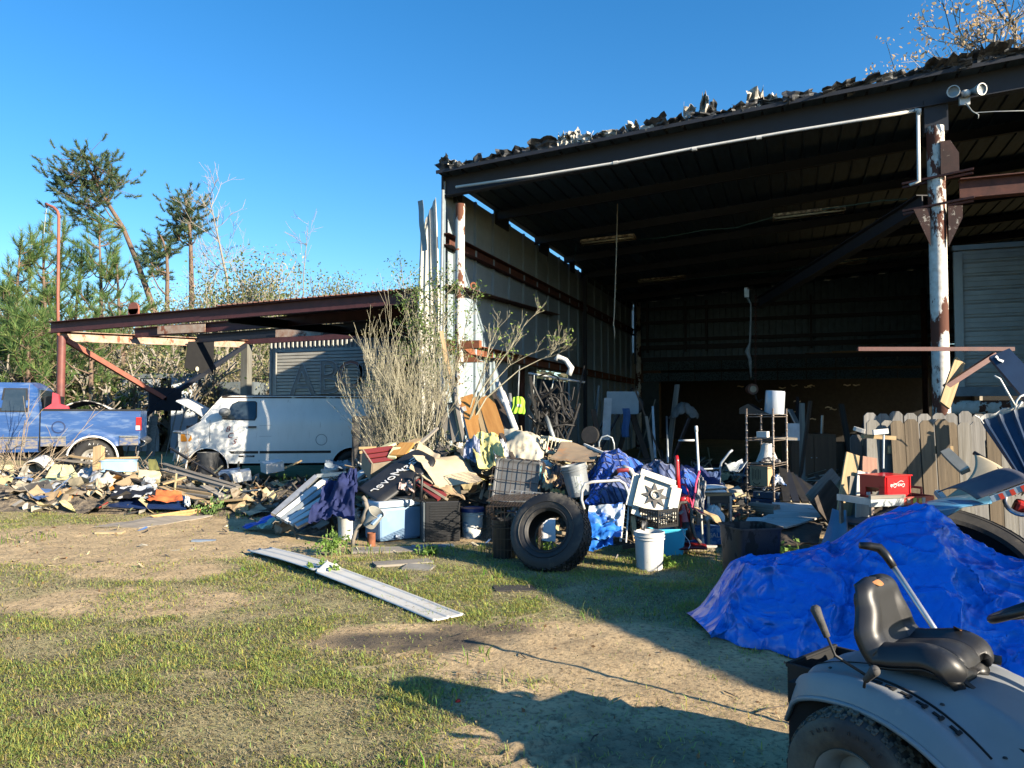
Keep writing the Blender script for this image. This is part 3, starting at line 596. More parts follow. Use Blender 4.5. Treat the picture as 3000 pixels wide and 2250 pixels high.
# hanging black sheet with hole
hs_ = T('hanging_black_sheet', 'black sheet hanging under the side of the carport with a small hole', 'sheet', (0, 0, 0))
A = [PX(*w(a, b), -15.85) for a, b in ((407, 738), (463, 736), (461, 808), (430, 806), (398, 794), (402, 770))]
def flat(pts, th, n=None):
    pts = [Vector(p) for p in pts]; nn = (pts[1]-pts[0]).cross(pts[2]-pts[0]).normalized(); k = len(pts)
    m = MB(); m.add(pts+[p+nn*th for p in pts], [tuple(range(k))[::-1], tuple(range(k, 2*k))]+[(i, (i+1) % k, (i+1) % k+k, i+k) for i in range(k)]); return m
flat(A, .01).build('sheet', blackgap, hs_)
hc = PX(*w(426, 797), -15.8); MB().lathe([(0, 0), (.07, 0)], 8, Matrix.Translation(hc) @ Euler((0, R(90), 0)).to_matrix().to_4x4()).build('torn_hole', M('pale_patch', (.5, .47, .36)), hs_)
# corrugated wall behind the van with the sprayed panel on it
cw = T('corrugated_wall', 'ribbed grey metal wall at the back of the carport', 'wall', (0, 0, 0))
vsheet = ribsheet(3.85, .8, 5, .05, .045).xf(Matrix.Rotation(R(90), 4, 'X')).mesh('wall_sheet', M('pale_corrugated', (.50, .50, .46), (.38, .38, .36), sc=4, rough=.5, c3=(.2, .17, .14), lo3=.65, hi3=.8))
x = -15.4
while x < -6.6: inst(vsheet, 'wall_sheet', cw, (x, 19.9, 0)); x += .8
pn = T('sprayed_ribbed_panel', 'horizontally ribbed panel with faded spray painted letters behind the white van', 'panel', (0, 0, 0))
pm = M('ribbed_panel_paint', (.52, .50, .43), (.40, .39, .34), sc=3, rough=.6, c3=(.22, .2, .17), lo3=.64, hi3=.8, sc3=3)
strip = MB(); strip.prism([(0, 0), (.05, .012), (.05, .088), (0, .1)], -14.95, -8.3, Matrix.Rotation(R(-90), 4, 'Z') ); sm_ = strip.mesh('rib', pm)
for k in range(30):
    o = inst(sm_, 'rib', pn, (0, 19.72, .55+.1*k)); 
MB().box((-14.97, 19.7, 2.05), (.04, .1, 3.05)).build('edge_trim', pm, pn)
def text(body, size, mat, name, parent=None, mw=None, extr=.002, outline=0, shear=0, align='CENTER', loc=None, rot=None):
    c = bpy.data.curves.new(name, 'FONT'); c.body = body; c.size = size; c.align_x = align; c.align_y = 'CENTER'; c.extrude = extr; c.shear = shear; c.resolution_u = 3
    if outline: c.fill_mode = 'NONE'; c.extrude = 0; c.bevel_depth = outline; c.bevel_resolution = 0
    t = bpy.data.objects.new(name+'_tmp', c); COL.objects.link(t); bpy.context.view_layer.update()
    me = bpy.data.meshes.new_from_object(t.evaluated_get(bpy.context.evaluated_depsgraph_get())); bpy.data.objects.remove(t); bpy.data.curves.remove(c)
    me.materials.clear(); me.materials.append(mat); o = bpy.data.objects.new(name, me); COL.objects.link(o)
    if parent is not None: o.parent = parent
    if mw is not None: o.matrix_local = mw
    if loc is not None: o.location = loc
    if rot is not None: o.rotation_euler = Euler([R(a) for a in rot])
    return o
spray_r = M('faded_red_spray', (.42, .16, .12), (.5, .4, .34), sc=4, lo=.3, hi=.7, bump=0)
spray_d = M('faded_dark_spray', (.24, .22, .20), (.36, .35, .31), sc=4, bump=0); spray_w = M('white_spray', (.62, .62, .6), bump=0)
for i, (chh, X, Z, s) in enumerate((('A', -14.0, 2.5, 1.5), ('B', -13.05, 2.62, 1.45), ('O', -12.3, 2.7, 1.2), ('U', -11.6, 2.5, 1.5), ('N', -10.7, 2.55, 1.4), ('T', -9.9, 2.5, 1.4))):
    text(chh, s, spray_d if i not in (2,) else spray_r, 'sprayed_letter', pn, loc=(X, 19.66, Z), rot=(90, 0, 0))
    text(chh, s, spray_w, 'letter_outline', pn, loc=(X, 19.645, Z), rot=(90, 0, 0), outline=.014)
# shipping container
ct = T('old_container', 'weathered white shipping container with an open door behind the blue pickup', 'container', CW(-11.75, 25.5, .2), (0, 0, math.degrees(YAW)-4))
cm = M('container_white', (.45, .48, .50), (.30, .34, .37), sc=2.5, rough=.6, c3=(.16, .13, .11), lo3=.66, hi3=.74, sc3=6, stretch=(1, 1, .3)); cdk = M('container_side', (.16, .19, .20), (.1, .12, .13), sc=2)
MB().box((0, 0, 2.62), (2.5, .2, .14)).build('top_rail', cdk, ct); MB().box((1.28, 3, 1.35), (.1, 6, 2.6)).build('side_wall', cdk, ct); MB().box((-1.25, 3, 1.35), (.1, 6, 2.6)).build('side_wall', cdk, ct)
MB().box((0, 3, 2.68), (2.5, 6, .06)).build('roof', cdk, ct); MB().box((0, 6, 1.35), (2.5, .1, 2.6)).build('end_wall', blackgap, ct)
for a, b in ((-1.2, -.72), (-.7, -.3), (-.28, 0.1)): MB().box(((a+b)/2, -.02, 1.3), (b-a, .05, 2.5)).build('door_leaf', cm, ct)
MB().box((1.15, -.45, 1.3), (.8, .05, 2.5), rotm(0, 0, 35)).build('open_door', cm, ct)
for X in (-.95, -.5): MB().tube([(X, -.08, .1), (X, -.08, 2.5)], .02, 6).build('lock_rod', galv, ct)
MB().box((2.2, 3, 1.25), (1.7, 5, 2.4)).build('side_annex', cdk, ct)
for i in range(9):
    p = CW(-11.9+.2*i+rr.uniform(-.1, .1), 23.2+rr.uniform(-.3, .3), .1); MB().bar((0, 0, 0), (rr.uniform(-.2, .35), .25, rr.uniform(1.4, 2.1)), .16, .03).build('leaning_board', wood_grey, None, loc=p); tag(bpy.data.objects[-1] if 0 else [o for o in COL.objects][-1], 'shaded grey boards leaning upright by the white container', 'board', 'boards leaning by the container')
# ================================================================== trees and shrubs
class Twigs:
    def __init__(s): s.m = MB(); s.tips = []
    def seg(s, pts, rs, n=3): s.m.tube(pts, rs, n, cap=False)
    def grow(s, p, d, L, r, depth, rr, spread=.5, kids=3, up=.25, curl=.25, n=3, shrink=.62, seg=3, rmin=.004):
        pts = [p]; q = p.copy(); dd = d.normalized()
        for _ in range(seg):
            dd = (dd+Vector((rr.gauss(0, curl), rr.gauss(0, curl), rr.gauss(0, curl)+up))*.35).normalized(); q = q+dd*(L/seg); pts.append(q.copy())
        rs = [max(rmin, r*(1-.45*i/seg)) for i in range(seg+1)]
        s.seg(pts, rs, n); s.tips.append((q, dd, depth))
        if depth > 0:
            for k in range(kids):
                t = rr.uniform(.3, 1); i = min(int(t*seg), seg-1); b = pts[i].lerp(pts[i+1], t*seg-i)
                a = Vector((rr.gauss(0, 1), rr.gauss(0, 1), rr.gauss(0, 1))); a = (a-dd*a.dot(dd)).normalized()
                s.grow(b, dd+a*spread*rr.uniform(.6, 1.4), L*shrink*rr.uniform(.7, 1.2), max(rmin, r*.55), depth-1, rr, spread, kids, up, curl, n, shrink, seg, rmin)
def tri_cloud(name, C, Dr, L, Wd, tint, parent, mat=None):
    """thin triangles: C roots, Dr unit directions"""
    n = len(C); rnd = rg.normal(size=(n, 3)); q = np.cross(Dr, rnd); q /= np.linalg.norm(q, axis=1)[:, None]+1e-9
    V = np.stack([C-q*Wd[:, None]*.5, C+q*Wd[:, None]*.5, C+Dr*L[:, None]], 1).reshape(-1, 3)
    return tris(name, V, np.repeat(tint, 3, 0), parent, mat)
def tris(name, V, tint, parent, mat=None):
    k = len(V); me = bpy.data.meshes.new(name); me.vertices.add(k); me.vertices.foreach_set('co', V.reshape(-1).astype('f'))
    me.loops.add(k); me.loops.foreach_set('vertex_index', np.arange(k, dtype='i')); me.polygons.add(k//3); me.polygons.foreach_set('loop_start', np.arange(0, k, 3, dtype='i')); me.update(calc_edges=True)
    c = me.color_attributes.new('tint', 'FLOAT_COLOR', 'POINT'); c.data.foreach_set('color', np.concatenate([tint, np.ones((k, 1))], 1).astype('f').ravel())
    me.materials.append(mat or leaf_m); o = bpy.data.objects.new(name, me); COL.objects.link(o)
    if parent is not None: o.parent = parent
    return o
def leaves(name, C, size, tint, parent):
    """small two-triangle leaves at C"""
    n = len(C); a = rg.normal(size=(n, 3)); a /= np.linalg.norm(a, axis=1)[:, None]; b = np.cross(a, rg.normal(size=(n, 3))); b /= np.linalg.norm(b, axis=1)[:, None]
    s = size[:, None]; p0 = C-a*s*.5; p2 = C+a*s*.5; p1 = C+b*s*.28; p3 = C-b*s*.28
    V = np.stack([p0, p1, p2, p0, p2, p3], 1).reshape(-1, 3); return tris(name, V, np.repeat(tint, 6, 0), parent)
bark_p = M('pine_bark', (.20, .13, .09), (.11, .075, .055), sc=8, stretch=(1, 1, .3), bump=.6)
bark_dk = M('dark_bark', (.10, .075, .055), (.06, .045, .035), sc=8, bump=.5)
bark_g = M('pale_bark', (.30, .265, .21), (.2, .175, .14), sc=10, bump=.4)
bark_s = M('shrub_bark', (.38, .35, .25), (.26, .24, .16), sc=10, bump=.3)
def needles(name, spots, L, n, tint, parent, wd=.02, upb=.3):
    """spots (centre, direction, length of shoot)"""
    C = []; Dd = []
    for c, d, s in spots:
        t = rg.random(n)[:, None]; base = np.array(c)[None]+np.array(d)[None]*(t-.6)*s
        r = rg.normal(size=(n, 3)); r /= np.linalg.norm(r, axis=1)[:, None]; dd = r*.9+np.array(d)[None]*(.55+.8*t)+np.array([0, 0, upb]); dd /= np.linalg.norm(dd, axis=1)[:, None]
        C.append(base); Dd.append(dd)
    C = np.concatenate(C); Dd = np.concatenate(Dd); k = len(C); v = rg.uniform(.55, 1.25, k)[:, None]
    tt = np.array(tint[0])[None]*v; m = rg.random(k) < .3; tt[m] = np.array(tint[1])*v[m]
    return tri_cloud(name, C, Dd, rg.uniform(.7, 1.1, k)*L, np.full(k, wd), tt, parent)
NG = ((.14, .26, .08), (.33, .42, .13)); ND = ((.10, .17, .08), (.22, .28, .12))
def young_pine(apex, z, label, seed, wid=1.9, dens=1., bias=0):
    rr = random.Random(seed); top = D(*w(*apex), z); g = Vector((top.x+rr.uniform(-.8, .8), top.y, 0)); g.z = gh(g.x, g.y); H = top.z-g.z
    t = T('young_pine', label, 'pine tree', g, group='young pines behind the blue pickup'); tw = Twigs(); lt = top-g
    trunk = [Vector((0, 0, 0)), Vector((lt.x*.2+rr.uniform(-.15, .15), 0, H*.35)), Vector((lt.x*.6+rr.uniform(-.15, .15), 0, H*.7)), lt]
    tw.m.tube(trunk, [.11, .09, .06, .02], 7, cap=False); spots = []
    def on(s):
        s *= 3; i = min(int(s), 2); return trunk[i].lerp(trunk[i+1], s-i)
    k = .16
    while k < .97:
        nb = rr.randint(2, 4)
        for _ in range(nb):
            an = rr.uniform(0, 6.28); L = wid*(1.08-k)**.75*rr.uniform(.6, 1.25); b = on(k+rr.uniform(-.02, .02)); d = Vector((math.cos(an)+bias, math.sin(an), .25)).normalized()
            pts = [b, b+d*L*.5+Vector((0, 0, .05*L)), b+d*L+Vector((0, 0, .38*L))]; tw.seg(pts, [.03, .022, .012], 4)
            spots.append((pts[2], (pts[2]-pts[1]).normalized(), .5))
            for q in range(rr.randint(1, 3)):
                s = rr.uniform(.45, .95); bb = pts[1].lerp(pts[2], (s-.45)*1.8) if s > .45 else pts[1]; a2 = Vector((rr.gauss(0, .6), rr.gauss(0, .6), .75)).normalized(); e = bb+a2*rr.uniform(.3, .6); tw.seg([bb, e], [.014, .01]); spots.append((e, a2, .45))
        k += .082/dens*rr.uniform(.8, 1.3)*(6/H)**.3
    spots.append((trunk[-1], Vector((0, 0, 1)), .8)); spots.append((trunk[-1]-Vector((0, 0, .4)), Vector((0, 0, 1)), .6))
    tw.m.build('trunk', bark_p, t, smooth=True); needles('crown', spots, .33, 58, NG, t, .020)
young_pine((45, 518), 27, 'leftmost young pine leaning left above the blue pickup cab', 1, 1.5)
young_pine((92, 512), 28, 'young long needled pine just left of the gooseneck pole', 2)
young_pine((138, 476), 29, 'young pine with its tip directly right of the gooseneck pole', 3, 1.8)
young_pine((176, 540), 30, 'young pine in the middle of the cluster over the carport corner', 4, 1.8)
young_pine((214, 482), 28.5, 'young pine with the tall candle tip right of the cluster middle', 5, 1.9)
young_pine((252, 560), 28, 'rightmost young pine with bushy side shoots beside the leaning trunk', 6, 1.9)
young_pine((20, 625), 26, 'low young pine at the left edge of the frame', 7, 1.7)
young_pine((110, 640), 25, 'shorter young pine right behind the gooseneck pole foot', 8, 1.6)
young_pine((205, 690), 24.5, 'short young pine seen under the carport beam', 9, 1.8)
young_pine((60, 700), 24, 'short young pine low down behind the pickup cab', 10, 1.7)
def tall_pine(trunk, clumps, z, r0, label, seed, R0=1.1, extra=()):
    rr = random.Random(seed); base = D(*w(*trunk[0]), z); base.z = gh(base.x, base.y)
    t = T('tall_pine', label, 'pine tree', base); tw = Twigs()
    pts = [Vector((0, 0, 0))]+[D(*w(*q), z)-base for q in trunk[1:]]; n = len(pts)
    tw.m.tube(pts, [r0*(1-.75*i/(n-1)) for i in range(n)], 8, cap=False); spots = []
    for (u, v, s) in clumps:
        c = D(*w(u, v), z+rr.uniform(-1.4, 1.4))-base; cand = [p for p in pts if p.z < c.z-.1 and p.z > pts[-1].z*.55] or [pts[-2]]
        b = min(cand, key=lambda p: (p-c).length+abs(p.z-c.z+1)*.3); md = b.lerp(c, .5)+Vector((0, 0, -.2))
        tw.seg([b, md, c], [.055, .04, .02], 5)
        for _ in range(int(17*s)):
            o = Vector((rr.gauss(0, .5), rr.gauss(0, .5), rr.gauss(0, .34)))*s*R0; e = c+o; tw.seg([c.lerp(md, .3), e], [.016, .008]); spots.append((e, (o.normalized()+Vector((0, 0, .6))).normalized(), .45))
    for a, b in extra: tw.seg([D(*w(*a), z)-base, D(*w(*b), z)-base], [.07, .02], 5)
    tw.m.build('trunk', bark_p, t, smooth=True); needles('crown', spots, .26, 60, ND, t, .032, .25)
tall_pine([(350, 720), (333, 672), (316, 622), (292, 556), (266, 492), (232, 438), (207, 392), (190, 358), (180, 335)],
          [(182, 335, 1), (158, 345, 1.1), (205, 352, 1), (145, 372, 1.1), (170, 372, 1.2), (225, 362, 1), (240, 378, .9), (135, 400, 1.2), (158, 405, 1.2), (185, 400, 1.1), (250, 400, 1.1), (228, 398, .8), (165, 432, 1), (190, 440, 1.1), (178, 462, 1), (160, 470, .9), (210, 425, .8), (130, 388, .8), (262, 394, .6)],
          42, .19, 'tall pine leaning far left with a long bare trunk', 21, 1.15, extra=[((232, 438), (238, 395)), ((266, 490), (250, 497))])
tall_pine([(413, 700), (414, 640), (413, 580), (412, 530), (408, 480), (402, 440), (398, 420)],
          [(400, 425, 1), (385, 445, 1), (418, 445, 1), (430, 468, .9), (400, 462, 1.1), (378, 472, 1), (412, 482, 1), (375, 500, .9), (395, 492, .8), (385, 515, .7), (428, 500, .7)], 44, .17, 'straight slender pine with a rounded dark crown right of the leaning one', 22, .95)
tall_pine([(362, 700), (361, 640), (362, 590), (360, 550), (352, 520), (346, 508)],
          [(345, 510, .9), (358, 530, .9), (330, 535, .9), (345, 545, .9), (318, 560, .8), (335, 570, .9), (350, 590, .7), (325, 585, .6), (366, 545, .5)], 40, .13, 'smaller bent pine between the leaning pine and the slender pine', 23, .8)
# bare trees
def bare_tree(path, z, label, seed, r0=.1, kids=5, depth=3, L0=2.2, mat=bark_g, lean=0, leafc=None, nleaf=0, name='bare_tree', upk=.25, group=None, sz=.14, rmin=.008):
    rr = random.Random(seed); base = D(*w(*path[0]), z); base.z = gh(base.x, base.y); t = T(name, label, 'tree', base, group=group); tw = Twigs()
    pts = [Vector((0, 0, 0))]+[D(*w(*q), z)-base for q in path[1:]]; n = len(pts); tw.m.tube(pts, [r0*(1-.8*i/(n-1)) for i in range(n)], 6, cap=False)
    for i in range(1, n):
        for _ in range(kids):
            b = pts[i-1].lerp(pts[i], rr.random()); a = Vector((rr.gauss(0, 1), rr.gauss(0, 1), rr.uniform(.2, 1.2))).normalized(); tw.grow(b, a, L0*rr.uniform(.5, 1.1)*(1-.4*i/n), r0*.3, depth-1, rr, .8, 3, upk, .3, 3, .62, 3, rmin)
    tw.m.build('trunk', mat, t)
    if nleaf:
        tp = [q for q, d, dep in tw.tips if dep <= 1]; C = np.array([tp[rr.randrange(len(tp))] for _ in range(nleaf)])+rg.normal(size=(nleaf, 3))*.22
        c = np.array(leafc)[rg.integers(0, len(leafc), nleaf)]*rg.uniform(.6, 1.25, nleaf)[:, None]; leaves('crown', C, rg.uniform(.6, 1.3, nleaf)*sz, c, t)
    return t
bare_tree([(520, 720), (490, 600), (476, 535), (464, 480), (450, 420)], 40, 'tall pale leafless tree right of the slender pine', 31, .08, 5, 3, 2.2)
bare_tree([(652, 700), (656, 590), (662, 530), (666, 478)], 38, 'thin leafless sapling above the middle of the carport roof', 32, .035, 5, 2, 1.6)
bare_tree([(440, 720), (455, 640), (470, 580), (500, 545)], 42, 'twiggy leafless tree behind the pale one', 33, .045, 7, 3, 2.4)
OL = [(.42, .40, .18), (.52, .46, .24), (.32, .34, .14), (.55, .45, .28)]; TN = [(.52, .43, .28), (.42, .36, .22), (.46, .44, .24), (.30, .30, .15)]
def shrubs(protos, spots, label_fn, group, name, cat):
    LM = ['left of the gooseneck pole', 'behind the gooseneck pole foot', 'under the carport beam end', 'right of the leaning pine trunk', 'below the slender pine', 'over the white container', 'above the hanging black sheet', 'behind the timber post', 'above the sprayed panel', 'left of the thin sapling', 'over the van roof', 'behind the dry shrub', 'behind the leggy shrub', 'by the barn corner']
    for i, (u, v, z, s) in enumerate(spots):
        p = D(*w(u, 892), z); p.z = gh(p.x, p.y)-.1; hgt = (892-v)/1661*z+1.6
        src = protos[i % len(protos)]; o = src if not src.get('used') else copy_tree(src); src['used'] = 1
        if o is not src and 'used' in o: del o['used']
        o.location = p; o.rotation_euler = (0, 0, i*2.4); k = hgt/src['h0']; o.scale = (k*s, k*s, k); o['label'] = label_fn(i, u, v).split(' @')[0]+' '+LM[min(13, max(0, int((u+80)/70)))]; o['group'] = group; o['category'] = cat
def shrub_proto(name, seed, H, stems, depth, leafc, nleaf, sz, mat=bark_g, spread=.6, low=True, rmin=.012, kids=4):
    rr = random.Random(seed); t = T(name, 'x', 'shrub'); tw = Twigs()
    for _ in range(stems):
        d = Vector((rr.gauss(0, .35), rr.gauss(0, .35), 1)).normalized(); tw.grow(Vector((rr.gauss(0, .3), rr.gauss(0, .3), 0)), d, H*.5*rr.uniform(.7, 1.15), .05, depth, rr, spread, kids, .35, .3, 3, .62, 3, rmin)
    mx = max(q.z for q, d, e in tw.tips); tw.m.build('trunk', mat, t); tp = [q for q, d, dep in tw.tips if dep <= 1]
    if low:
        C1 = np.array([tp[rr.randrange(len(tp))] for _ in range(nleaf)])+rg.normal(size=(nleaf, 3))*.25
        c = np.array(leafc)[rg.integers(0, len(leafc), nleaf)]*rg.uniform(.5, 1.3, nleaf)[:, None]; leaves('foliage', C1, rg.uniform(.6, 1.4, nleaf)*sz, c, t)
    t['h0'] = mx; return t
P1 = shrub_proto('leafy_tree', 41, 6, 5, 3, OL, 7500, .10); P2 = shrub_proto('leafy_tree', 42, 6, 6, 3, TN, 6500, .09); P3 = shrub_proto('leafy_tree', 43, 6, 5, 3, [(.16, .22, .07), (.26, .28, .09)], 7000, .10)
spots = [(300, 700, 34, .9), (345, 660, 37, 1), (390, 690, 36, 1), (430, 650, 38, 1), (480, 625, 36, 1), (525, 592, 37, 1), (560, 572, 36, 1), (600, 600, 38, 1), (640, 620, 37, 1), (690, 622, 38, .9), (730, 640, 38, .9), (780, 640, 40, .8), (850, 620, 40, .8), (905, 640, 38, .8),
         (10, 650, 38, 1), (70, 660, 40, 1), (130, 690, 38, 1), (260, 700, 38, 1), (240, 640, 40, .9), (-60, 600, 38, 1), (505, 640, 33, .9)]
shrubs([P1, P2, P3], spots, lambda i, u, v: '%s %s tree in the hazy thicket' % (('taller', 'shorter')[v > 640], ('olive', 'tan', 'green')[i % 3]), 'thicket trees behind the carport', 'leafy_tree', 'tree')
Q1 = shrub_proto('thicket_shrub', 51, 2.4, 9, 3, TN, 2400, .065, kids=4); Q2 = shrub_proto('thicket_shrub', 52, 2.4, 9, 3, OL, 2400, .065, kids=4); Q3 = shrub_proto('thicket_shrub', 53, 2.2, 10, 3, [(.14, .20, .06), (.35, .30, .16)], 2400, .065, kids=4)
sp2 = []
rr = random.Random(8)
for i in range(34):
    u = -80+i*23; sp2.append((u+rr.uniform(-10, 10), rr.uniform(735, 800), rr.uniform(25.5, 32), rr.uniform(1, 1.5)))
shrubs([Q1, Q2, Q3], sp2, lambda i, u, v: 'tangled %s shrub in the undergrowth' % ('tan', 'olive', 'mixed green')[i % 3], 'undergrowth shrubs behind the carport', 'thicket_shrub', 'shrub')
# the tree line closing the horizon (reads as one mass)
def treeline():
    C = []; T_ = []
    for i in range(26000):
        a = rg.uniform(-70, 60); b = 62+rg.uniform(0, 26); h = (5.5+2.5*mn.noise(Vector((a*.12, 2, 1)))+1.5*mn.noise(Vector((a*.5, 5, 1))))*rg.random()**.7
        p = CW(a, b); C.append((p.x, p.y, h)); T_.append((.16, .18, .08) if rg.random() < .5 else (.27, .24, .15))
    n = len(C); return tag(leaves('far_treeline', np.array(C), rg.uniform(.5, 1.1, n), np.array(T_)*rg.uniform(.6, 1.2, n)[:, None], None), 'far woods closing the horizon behind everything', kind='stuff')
treeline()
# golden twigs above the right end of the barn roof
GD = [(.62, .44, .22), (.50, .34, .18), (.66, .52, .34)]
bare_tree([(2110, 890), (2110, 500), (2120, 260), (2140, 150), (2150, 60)], 33, 'golden leaved twiggy tree showing above the torn roof at upper right', 61, .2, 5, 3, 4.2, leafc=GD, nleaf=1300, sz=.2)
bare_tree([(2230, 890), (2215, 500), (2200, 260), (2190, 150), (2195, 50)], 33, 'golden twiggy tree at the right edge above the roof', 62, .2, 5, 3, 4.2, leafc=GD, nleaf=1600, sz=.2)
bare_tree([(2020, 890), (2010, 500), (2005, 300), (2000, 200), (2010, 175)], 33, 'low twigs poking over the torn roof left of the golden trees', 63, .12, 3, 2, 3.0, leafc=GD, nleaf=500, sz=.16)
# ------------------------------------------------------------------ the big dry shrub at the barn corner
def big_shrub():
    rr = random.Random(71); base = G(*w(890, 965)); base = CW(-1.72, 12.4); t = T('dry_shrub', 'large dry multi stemmed shrub growing in front of the barn corner', 'shrub', base); tw = Twigs()
    for i in range(32):
        a = rr.uniform(-1, 1); d = (RT*a*.46+FW*rr.gauss(0, .22)+UP).normalized(); L = 1.55*rr.uniform(.7, 1.15)
        b = RT*a*.12+FW*rr.gauss(0, .06); tw.grow(b, d, L, .013, 3, rr, .45, 4, .34, .22, 3, .60, 4, .0022)
    tw.m.build('stems', bark_s, t)
    tp = [q for q, d, dep in tw.tips if dep == 0]; n = 3400; C = np.array([tp[rr.randrange(len(tp))] for _ in range(n)])+rg.normal(size=(n, 3))*.03
    c = np.array([(.33, .36, .12), (.42, .36, .2), (.25, .30, .1)])[rg.integers(0, 3, n)]; leaves('buds', C, rg.uniform(.012, .03, n), c, t)
    t = T('leggy_shrub', 'tall thin shrub with dark glossy green leaves climbing beside the corner post', 'shrub', CW(-1.5, 13.3)); tw = Twigs()
    for (u, v) in ((868, 585), (885, 600), (905, 620), (930, 590), (945, 600), (958, 640), (875, 640), (895, 660), (1022, 640), (970, 560)):
        e = D(*w(u, v), 13.4+rr.uniform(-.2, .2))-t.location; b = RT*rr.uniform(-.2, .5); md = b.lerp(e, .5)+RT*rr.uniform(-.1, .1); tw.seg([b, md, e], [.016, .012, .005], 4)
        for k in range(26):
            s = rr.uniform(.55, 1); bb = b.lerp(e, s); tw.grow(bb, Vector((rr.gauss(0, 1), rr.gauss(0, 1), .9)), .28, .005, 1, rr, .7, 2, .3, .3, 3, .6, 2, .003)
    tw.m.build('stems', bark_s, t); tp = [q for q, d, dep in tw.tips]; n = 3600; C = np.array([tp[rr.randrange(len(tp))] for _ in range(n)])+rg.normal(size=(n, 3))*.045
    c = np.array([(.13, .22, .05), (.22, .32, .08), (.09, .15, .05)])[rg.integers(0, 3, n)]; leaves('foliage', C, rg.uniform(.03, .065, n), c, t)
    t = T('small_bare_shrub', 'small bare shrub arching right in front of the sunlit inner wall', 'shrub', CW(-.65, 11.9)); tw = Twigs()
    for (x, z) in ((1040, 860), (1055, 820), (1030, 830)):
        pass
    for pts in ([(1002, 940), (1030, 870), (1062, 830), (1100, 790), (1150, 762)], [(1002, 940), (1035, 850), (1075, 790), (1110, 740), (1140, 690)], [(1000, 940), (1022, 860), (1045, 800), (1060, 740), (1056, 700)], [(1004, 940), (1050, 860), (1120, 800), (1170, 775), (1198, 768)]):
        P_ = [D(*w(*q), 12.0+rr.uniform(-.2, .2))-t.location for q in pts]; tw.seg(P_, [.018, .013, .010, .007, .004], 5)
        for k in range(5):
            s = rr.uniform(1.3, 3.9); i = int(s); tw.grow(P_[i].lerp(P_[i+1], s-i), (P_[i+1]-P_[i]).normalized()+Vector((rr.gauss(0, .5), rr.gauss(0, .4), .5)), .36, .006, 2, rr, .6, 3, .3, .25, 3, .62, 3, .0026)
    tw.m.build('stems', bark_s, t); tp = [q for q, d, dep in tw.tips if q.z < 1.9] or [q for q, d, dep in tw.tips]; n = 200; C = np.array([tp[rr.randrange(len(tp))] for _ in range(n)])+rg.normal(size=(n, 3))*.03
    leaves('foliage', C, rg.uniform(.03, .06, n), np.tile(np.array([[.3, .42, .1]]), (n, 1)), t)
    t = T('bramble', 'low tangle of grey stems at the foot of the corner post', 'shrub', CW(-.9, 12.0)); tw = Twigs()
    for i in range(26):
        d = (RT*rr.uniform(-1.2, 1.2)+FW*rr.gauss(0, .3)+UP*rr.uniform(.5, 1.2)).normalized(); tw.grow(RT*rr.uniform(-.5, .35)+UP*.3, d, .75, .016, 2, rr, .6, 3, .1, .35, 4, .6, 4, .004)
    tw.m.build('stems', bark_s, t); tp = [q for q, d, dep in tw.tips]; n = 500; C = np.array([tp[rr.randrange(len(tp))] for _ in range(n)])+rg.normal(size=(n, 3))*.03
    leaves('foliage', C, rg.uniform(.025, .05, n), np.array([(.3, .36, .1), (.4, .34, .2)])[rg.integers(0, 2, n)], t)
big_shrub()
_n = 900; _a = rg.uniform(-6.5, 4, _n); _b = rg.uniform(2.8, 12, _n); _C = np.array([CW(x, z, gh(*CW(x, z)[:2])+.008) for x, z in zip(_a, _b)])
tag(leaves('fallen_leaves', _C, rg.uniform(.015, .04, _n), np.array([(.34, .2, .09), (.22, .13, .07), (.5, .38, .2)])[rg.integers(0, 3, _n)], None), 'dead leaves and bits of straw blown over the yard', kind='stuff')
# leafy weeds in front
def weed(x, z, s, label, n=60, h=.25, col_=(.22, .36, .07)):
    t = T('leafy_weed', label, 'weed', CW(x, z)); m = Twigs(); rr = random.Random(int(x*100+z)); C = []
    for i in range(int(n/5)):
        d = Vector((rr.gauss(0, .5), rr.gauss(0, .5), 1)).normalized(); e = d*h*rr.uniform(.5, 1.1); b = Vector((rr.uniform(-s, s), rr.uniform(-s, s), 0)); m.seg([b, b+e], [.004, .002])
        for k in range(9): C.append(b+e*rr.uniform(.3, 1.05)+Vector((rr.gauss(0, .025), rr.gauss(0, .025), 0)))
    m.m.build('stems', M('weed_stem', (.2, .3, .1), bump=0), t); k = len(C); leaves('foliage', np.array(C), rg.uniform(.035, .07, k), np.array(col_)[None]*rg.uniform(.7, 1.3, k)[:, None], t)
weed(-2.03, 8.75, .17, 'leafy green weed at the foot of the aluminium frames', 130, .3); weed(-.95, 8.75, .12, 'small round leaved weed between the bucket and the cooler', 70, .12); weed(.3, 9.0, .14, 'weed at the foot of the bucket with the blue lid', 90, .2)
weed(1.55, 8.0, .08, 'weed beside the white bucket in the shade', 50, .14); weed(2.9, 8.3, .2, 'bright weeds right of the black rubbish bin', 130, .25, (.25, .40, .09)); weed(-4.75, 12.1, .2, 'pale feathery weed in front of the debris field', 160, .3, (.26, .42, .12))
weed(-2.7, 12.9, .35, 'low green plants at the right end of the plank pile', 200, .22); weed(-4.2, 14.8, .1, 'sprig with round leaves beside the van rear wheel', 60, .5); weed(-1.85, 7.7, .1, 'dark green sprig on the bare soil', 60, .14)
